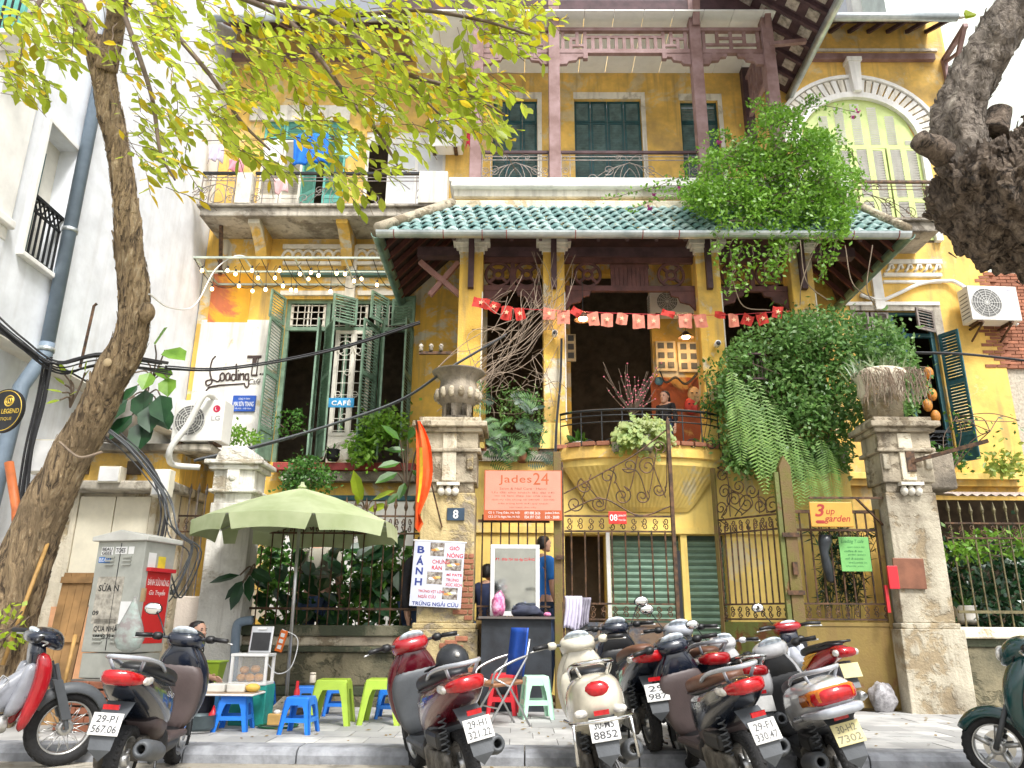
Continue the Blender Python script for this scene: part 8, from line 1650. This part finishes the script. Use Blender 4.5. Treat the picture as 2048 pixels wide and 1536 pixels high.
for x, y in ((404, 541), (424, 578), (455, 541), (471, 548), (478, 572), (504, 541), (516, 556), (505, 582), (531, 579), (550, 556), (559, 541), (566, 572), (582, 580), (592, 581), (617, 558), (622, 545), (637, 551), (661, 583), (673, 547), (708, 562), (723, 558), (754, 570), (600, 548), (690, 548)):
    p = at(x, y, rnd.uniform(13.7, 14.3)); b = obj('bulb', bmesh2, lf, loc=p); top = Vector((p.x, p.y, fz0 - rnd.uniform(.0, .06))); MB().tube([p + Vector((0, 0, .04)), p + Vector((0, 0, .1))], .02, 8).tube([p + Vector((0, 0, .1)), (p + top) / 2 + Vector((rnd.uniform(-.08, .08), 0, .05)), top], .006, 4).build('lamp_holder', m_blk, lf)
mb = MB()
for k in range(9): a = cs_[0].lerp(cs_[1], k / 9); b = cs_[3].lerp(cs_[2], (k + 1) / 9); cable(a, b, .3, .008, 12, 4, 0, mb)
mb.build('cable', m_blk, lf)
# bunting
bu = thing('bunting', 'string of small red star pennants across the porch', 'bunting', at(1260, 620, 12.2)); pth = curve_pts([at(945, 605, 12.3), at(1010, 615, 12.25), at(1130, 622, 12.2), at(1280, 628, 12.2), at(1440, 630, 12.2), at(1580, 622, 12.2)], 8); MB().tube(pth, .006, 4).build('string', m_redp, bu)
m_fl1, m_fl2 = M('red_pennant', (.5, .03, .02), .8, var=.15), M('faded_pink_pennant', (.66, .22, .15), .8, var=.12); m_star = M('star_print', (.8, .5, .3), .7)
for i, (x, y, w_, h_, mt_, rt) in enumerate(((962, 606, 34, 22, 0, .2), (988, 614, 20, 22, 0, .5), (1013, 626, 22, 30, 0, .1), (1040, 628, 20, 26, 0, -.2), (1098, 628, 24, 24, 1, .1), (1127, 634, 25, 30, 1, 0), (1152, 624, 22, 18, 0, .6), (1187, 638, 22, 28, 1, -.15), (1214, 640, 24, 28, 1, .05), (1244, 638, 22, 24, 1, .2), (1277, 643, 24, 30, 1, 0), (1307, 643, 24, 30, 1, 0), (1336, 627, 26, 14, 0, .3), (1371, 642, 26, 30, 1, 0), (1402, 642, 25, 28, 1, -.1), (1440, 630, 22, 14, 0, .2), (1467, 641, 20, 28, 1, 0), (1495, 640, 22, 24, 0, .4), (1525, 638, 22, 24, 0, -.3), (1555, 625, 20, 26, 0, .2))):
    c = at(x, y, 12.19); q = 1 / pxm(c); w2, h2 = w_ * q, h_ * q; mb = MB(); n = 5
    for j in range(n):
        for k in range(2): pts = [Vector((w2 * (u - .5), .025 * math.sin(u * 5 + v * 3 + i), h2 * (.5 - v))) for u, v in ((j / n, k / 2), ((j + 1) / n, k / 2), ((j + 1) / n, (k + 1) / 2), (j / n, (k + 1) / 2))]; mb.quad(*pts)
    mm = Matrix.Translation(c) @ Matrix.Rotation(rt, 4, 'Y'); f_ = mb.xf(mm).build('pennant', m_fl2 if mt_ else m_fl1, bu, True)
    if h_ > 20: s5 = MB(); pts = [Vector((math.sin(k * math.pi / 5) * (.05 if k % 2 == 0 else .02), -.035, math.cos(k * math.pi / 5) * (.05 if k % 2 == 0 else .02))) for k in range(10)]; s5.quad(*pts).xf(mm).build('star', m_star, f_)
# laundry on the upper left balcony
for nm, l_, a, b, c, d, col_, fo in (('blue_cloth', 'bright blue towel drying on the upper left balcony', 585, 268, 655, 332, (.01, .16, .62), 3), ('cyan_cloth', 'pale cyan towel drying beside the mint door', 668, 272, 716, 320, (.35, .7, .75), 2), ('white_shirt', 'white shirt drying left of the blue towel', 528, 280, 562, 330, (.75, .75, .76), 2), ('pink_cloth', 'pink cloth drying at the balcony corner', 455, 318, 485, 345, (.7, .3, .36), 2), ('pink_towel', 'small pink towel over the balcony rail', 548, 358, 575, 388, (.66, .42, .42), 1), ('lilac_cloth', 'pale lilac cloth at the left end of the washing', 415, 290, 445, 325, (.6, .55, .66), 2), ('red_cloth', 'narrow red cloth hanging by the loggia corner column', 932, 240, 944, 298, (.6, .02, .06), 1)):
    cloth(nm, l_, a, b, c, d, 14.2 if 'rail' not in l_ else YB - .05, M(nm + '_fabric', col_, .85, var=.1, scale=5), 'laundry', fo, .05, 'laundry on the upper left balcony')
MB().tube([at(405, 282, 14.2), at(560, 276, 14.2), at(730, 270, 14.2)], .008, 5).build('washing_line', m_blk, None, label='thin washing line above the upper left balcony', cat='line')
# ---------------------------------------------------------------- overhead cables
def wire(label, ctrl, n, r=.012, spread=.06, mat=m_blk, nm='cable_bundle'):
    o = thing(nm, label, 'cable', at(*ctrl[0])); 
    for i in range(n): j = Vector((rnd.uniform(-1, 1), rnd.uniform(-1, 1), rnd.uniform(-1, 1))) * spread; MB().tube(curve_pts([at(*c) + j * rnd.uniform(.4, 1) for c in ctrl], 7), r * rnd.uniform(.7, 1.2), 5).build('cable', mat, o)
    return o
wire('twisted black cables strung across the cafe window', [(330, 735, 11.2), (430, 738, 11.3), (560, 722, 11.5), (700, 690, 11.7), (840, 645, 11.9)], 4, .014, .03)
wire('grey cable pair rising from the kiosk roof to the urn', [(390, 920, 11.), (520, 890, 11.1), (660, 850, 11.2), (800, 800, 11.2), (900, 735, 11.2), (1010, 670, 12.)], 5, .012, .04, m_gpl)
wire('black cables running from the right window past the brick', [(1830, 705, 12.5), (1930, 708, 12.5), (2060, 722, 12.5)], 5, .012, .05)
wire('tangled black cables knotted at the townhouse corner', [(-20, 640, 9.), (40, 690, 9.2), (110, 735, 9.5), (200, 720, 9.6), (330, 735, 11.)], 8, .013, .12)
wire('thick black cable bundle dropping down the townhouse corner', [(100, 720, 9.5), (85, 800, 9.5), (62, 900, 9.3), (50, 1000, 9.2), (30, 1080, 9)], 6, .016, .1)
wire('loose cables drooping from the meter box to the cabinet', [(200, 850, 10.), (260, 900, 10.2), (330, 990, 10.4), (350, 1060, 10.4), (390, 1100, 10.6), (350, 1190, 10.3), (330, 1140, 9.6)], 7, .01, .12, m_gpl)
wire('black cables between the kiosk and the white pillar', [(240, 870, 10.6), (300, 930, 10.6), (330, 1010, 10.6), (320, 1090, 9.8)], 6, .013, .07)
wire('thin white cable drooping from the trunk to the light frame', [(298, 588, 8.4), (340, 615, 10), (390, 610, 12), (430, 540, 13.5), (470, 512, 13.6), (500, 515, 13.6)], 1, .016, 0, m_wht)
wire('dark cables running down the second porch column', [(1122, 680, 12.4), (1120, 760, 12.4), (1112, 850, 12.3), (1108, 940, 12.2)], 5, .01, .05)
wire('loops of black wire under the meter panels', [(1318, 742, 14.8), (1330, 765, 14.75), (1350, 755, 14.75), (1370, 768, 14.75), (1395, 745, 14.8)], 3, .014, .04)
wire('tie ropes wound round the crooked trunk', [(120, 885, 8.2), (160, 915, 8.2), (205, 905, 8.2)], 2, .012, .02, m_dry, 'rope')
# ---------------------------------------------------------------- people (skinned skeletons)
m_skin = M('skin', (.52, .30, .21), .55, var=.06, bump=.03); m_hair = M('black_hair', (.012, .010, .010), .4, var=.3, bump=.4, bscale=120); m_blackc = M('black_knit', (.014, .014, .018), .85, var=.3, scale=12, bump=.3)
def skin(name, J, E, mat, par, grow=0., root=0, sub=2):
    me = bpy.data.meshes.new(name); me.from_pydata([tuple(j[0]) for j in J], E, []); me.materials.append(mat); o = bpy.data.objects.new(name, me); col.objects.link(o); o.parent = par
    m = o.modifiers.new('skin', 'SKIN'); m.use_smooth_shade = True
    for i, d in enumerate(me.skin_vertices[0].data): r_ = J[i][1] + grow; d.radius = (r_, r_ * (J[i][2] if len(J[i]) > 2 else 1)); d.use_root = i == root
    s = o.modifiers.new('sub', 'SUBSURF'); s.levels = s.render_levels = sub; return o
def hand(J, E, w, d, side, up, curl=.3):
    """palm and five fingers appended to a skeleton; w = wrist index, d = direction, side = towards the thumb"""
    p = Vector(J[w][0]); d, side, up = Vector(d).normalized(), Vector(side).normalized(), Vector(up).normalized(); i0 = len(J); J.append((p + d * .05, .024)); E.append((w, i0))
    for k, (off, L) in enumerate(((.03, .07), (.01, .078), (-.01, .074), (-.028, .06))):
        a = len(J); J.append((p + d * .09 + side * off, .0095)); J.append((p + d * (.09 + L * .5) + side * off + up * curl * L * .3, .0085)); J.append((p + d * (.09 + L * .85) + side * off + up * curl * L * .8, .007)); E += [(i0, a), (a, a + 1), (a + 1, a + 2)]
    a = len(J); J.append((p + d * .035 + side * .04, .011)); J.append((p + d * .07 + side * .058 + up * .01, .009)); E += [(i0, a), (a, a + 1)]
def head(par, c, rotz, hair_long=True, tilt=0., bald=False):
    m4 = Matrix.Translation(c) @ Matrix.Rotation(rotz, 4, 'Z') @ Matrix.Rotation(tilt, 4, 'X')   # faces local -y
    mb = MB().loft([[Vector((hw * math.cos(a), yc + hd_ * math.sin(a), z)) for a in [2 * math.pi * i / 18 for i in range(18)]] for z, hw, hd_, yc in ((-.115, .02, .025, -.055), (-.105, .042, .05, -.035), (-.075, .058, .075, -.012), (-.03, .068, .088, 0), (.02, .074, .095, .002), (.06, .072, .092, .006), (.095, .055, .07, .01), (.115, .025, .03, .012))])
    mb.loft([[Vector((x * w_, -.085 - dy, z)) for x in (-1, 0, 1)] + [Vector((0, -.07, z))] for z, w_, dy in ((.02, .006, .0), (-.015, .011, .014), (-.03, .016, .024), (-.038, .012, .01))])
    for s in (-1, 1): mb.ell((s * .073, .01, -.005), (.01, .02, .03), 8, 6)
    f = mb.xf(m4).build('face', m_skin, par, True)
    for s in (-1, 1): MB().ell((s * .03, -.082, .008), (.014, .006, .006), 8, 5).xf(m4).build('eye', m_blk, f, True); MB().ell((s * .031, -.087, .026), (.018, .006, .004), 8, 5).xf(m4).build('brow', m_hair, f, True)
    MB().ell((0, -.083, -.062), (.022, .008, .007), 10, 5).xf(m4).build('mouth', M('lips', (.42, .13, .11), .5) if not bpy.data.materials.get('lips') else bpy.data.materials['lips'], f, True)
    rows_ = [(.12, .02, .03, .015), (.105, .06, .075, .015), (.06, .083, .098, .022), (.0, .085, .09, .035), (-.06, .085, .07, .055)] + ([(-.14, .09, .06, .065), (-.24, .085, .05, .07), (-.3, .05, .03, .07)] if hair_long else [(-.085, .05, .04, .06)])
    MB().loft([[Vector((hw * math.cos(a), yc + hd_ * math.sin(a) * (1 if math.sin(a) > -.3 or z > .05 else .45), z)) for a in [2 * math.pi * i / 18 for i in range(18)]] for z, hw, hd_, yc in rows_]).xf(m4).build('hair', m_hair, par, True)
# woman on a low stool, facing right, cheek in her hand
wy = 8.85; wc = at(396, 1264, wy); pw = thing('person', 'person in black knit sitting low, cheek resting in one hand', 'person', (wc.x - .15, wy, 0), None, None, True); V = lambda x, y, z: Vector((x, y, z))
hz = wc.z; q = lambda x, y, z: V(x, y, z)
J = [(V(-.12, 0, .3), .14), (V(-.08, 0, .5), .12), (V(-.02, 0, .68), .13), (V(.04, 0, .82), .11), (V(.09, 0, .9), .045), (V(.12, 0, hz - .05), .05),
     (V(-.0, -.15, .3), .085), (V(.33, -.13, .48), .07), (V(.36, -.12, .12), .045), (V(.46, -.12, .05), .035), (V(0, .12, .3), .085), (V(.3, .14, .45), .07), (V(.3, .14, .1), .045), (V(.4, .14, .05), .035),
     (V(.05, -.17, .78), .055), (V(.25, -.2, .56), .042), (V(.24, -.13, .8), .03), (V(.05, .17, .78), .055), (V(.12, .22, .55), .042), (V(.3, .1, .5), .032)]
E_ = [(0, 1), (1, 2), (2, 3), (3, 4), (4, 5), (0, 6), (6, 7), (7, 8), (8, 9), (0, 10), (10, 11), (11, 12), (12, 13), (3, 14), (14, 15), (15, 16), (3, 17), (17, 18), (18, 19)]
JJ, EE = list(J), list(E_); hand(JJ, EE, 16, (-.15, .1, 1), (-.6, 0, .3), (-.6, .6, 0), .5); hand(JJ, EE, 19, (1, -.1, -.2), (0, -.4, 1), (0, 0, -1), .5)
skin('body', JJ, EE, m_skin, pw)
skin('sweater', J[:4] + [J[14], J[15], (V(.243, -.14, .74), .034), J[17], J[18], (V(.27, .12, .51), .036)], [(0, 1), (1, 2), (2, 3), (3, 4), (4, 5), (5, 6), (3, 7), (7, 8), (8, 9)], m_blackc, pw, .018)
skin('trousers', [J[0], J[6], J[7], J[8], J[10], J[11], J[12]], [(0, 1), (1, 2), (2, 3), (0, 4), (4, 5), (5, 6)], M('dark_trousers', (.02, .022, .03), .85), pw, .014)
head(pw, V(.15, 0, hz), R(68), True, R(-8)); stool('low blue plastic stool under the seated person', m_blue, (wc.x - .25, wy, 0), .28, .2)
# standing people, mostly behind fences
def stand(label, px, py_head, Y, rz, shirt, trouser, long=False, arm=None, zf=0., short=True):
    c = at(px, py_head, Y); H = c.z - zf + .12; k = H / 1.7; o = thing('person', label, 'person', (c.x, Y, zf), (0, 0, rz), None, True); s = lambda x, y, z: V(x * k, y * k, z * k)
    ha = arm or (s(.27, -.05, .82))
    J = [(s(0, 0, .92), .14 * k), (s(0, .0, 1.12), .125 * k), (s(0, .01, 1.3), .14 * k), (s(0, .01, 1.42), .09 * k), (s(0, 0, 1.5), .05 * k), (s(.09, 0, .88), .085 * k), (s(.1, -.01, .48), .06 * k), (s(.1, .02, .08), .04 * k), (s(.1, -.12, .04), .035 * k), (s(-.09, 0, .88), .085 * k), (s(-.1, -.01, .48), .06 * k), (s(-.1, .02, .08), .04 * k), (s(-.1, -.12, .04), .035 * k),
         (s(.19, .01, 1.38), .055 * k), (s(.25, .03, 1.1), .042 * k), (ha, .03 * k), (s(-.19, .01, 1.38), .055 * k), (s(-.25, .03, 1.1), .042 * k), (s(-.27, -.05, .85), .03 * k)]
    E = [(0, 1), (1, 2), (2, 3), (3, 4), (0, 5), (5, 6), (6, 7), (7, 8), (0, 9), (9, 10), (10, 11), (11, 12), (3, 13), (13, 14), (14, 15), (3, 16), (16, 17), (17, 18)]
    JJ, EE = list(J), list(E); d = (J[15][0] - J[14][0]); hand(JJ, EE, 15, d, (0, -1, .2), (-1, 0, 0)); hand(JJ, EE, 18, J[18][0] - J[17][0], (0, -1, .2), (1, 0, 0)); skin('body', JJ, EE, m_skin, o)
    e1 = J[14] if short else J[15]; e2 = J[17] if short else J[18]
    if short: skin('shirt', J[:4] + [J[13], (J[13][0].lerp(J[14][0], .7), .05 * k), J[16], (J[16][0].lerp(J[17][0], .7), .05 * k)], [(0, 1), (1, 2), (2, 3), (3, 4), (4, 5), (3, 6), (6, 7)], shirt, o, .018)
    else: skin('shirt', J[:4] + [J[13], J[14], (J[14][0].lerp(J[15][0], .85), .034 * k), J[16], J[17], (J[17][0].lerp(J[18][0], .85), .034 * k)], [(0, 1), (1, 2), (2, 3), (3, 4), (4, 5), (5, 6), (3, 7), (7, 8), (8, 9)], shirt, o, .018)
    skin('trousers', [J[0], J[5], J[6], J[7], J[9], J[10], J[11]], [(0, 1), (1, 2), (2, 3), (0, 4), (4, 5), (5, 6)], trouser, o, .014); head(o, s(0, -.02, 1.6), 0, long); return o
m_jean = M('denim', (.06, .10, .2), .85); m_tee = M('khaki_tee', (.32, .30, .24), .85, var=.08); m_btee = M('bright_blue_tee', (.02, .18, .6), .8, var=.1)
stand('person in khaki tee with back turned behind the iron fence', 645, 1062, 12.3, R(165), m_tee, m_jean)
stand('person in bright blue tee behind the barber mirror', 1086, 1085, 11.75, R(120), m_btee, m_jean)
stand('person in dark long sleeves reaching through the fence by the numbered pillar', 845, 1085, 11.75, R(60), m_blackc, m_jean, True, V(-.05, -.45, .95), 0, False)
stand('dark-haired person leaning on the bowed balcony rail', 1330, 800, 13.3, R(-40), m_blackc, m_jean, False, None, zpf, False)
stand('person in dark blue sitting at the barber mirror seen past its frame', 975, 1145, 11.6, R(150), M('dark_blue_shirt', (.02, .03, .08), .85), m_jean)
fit_texts()
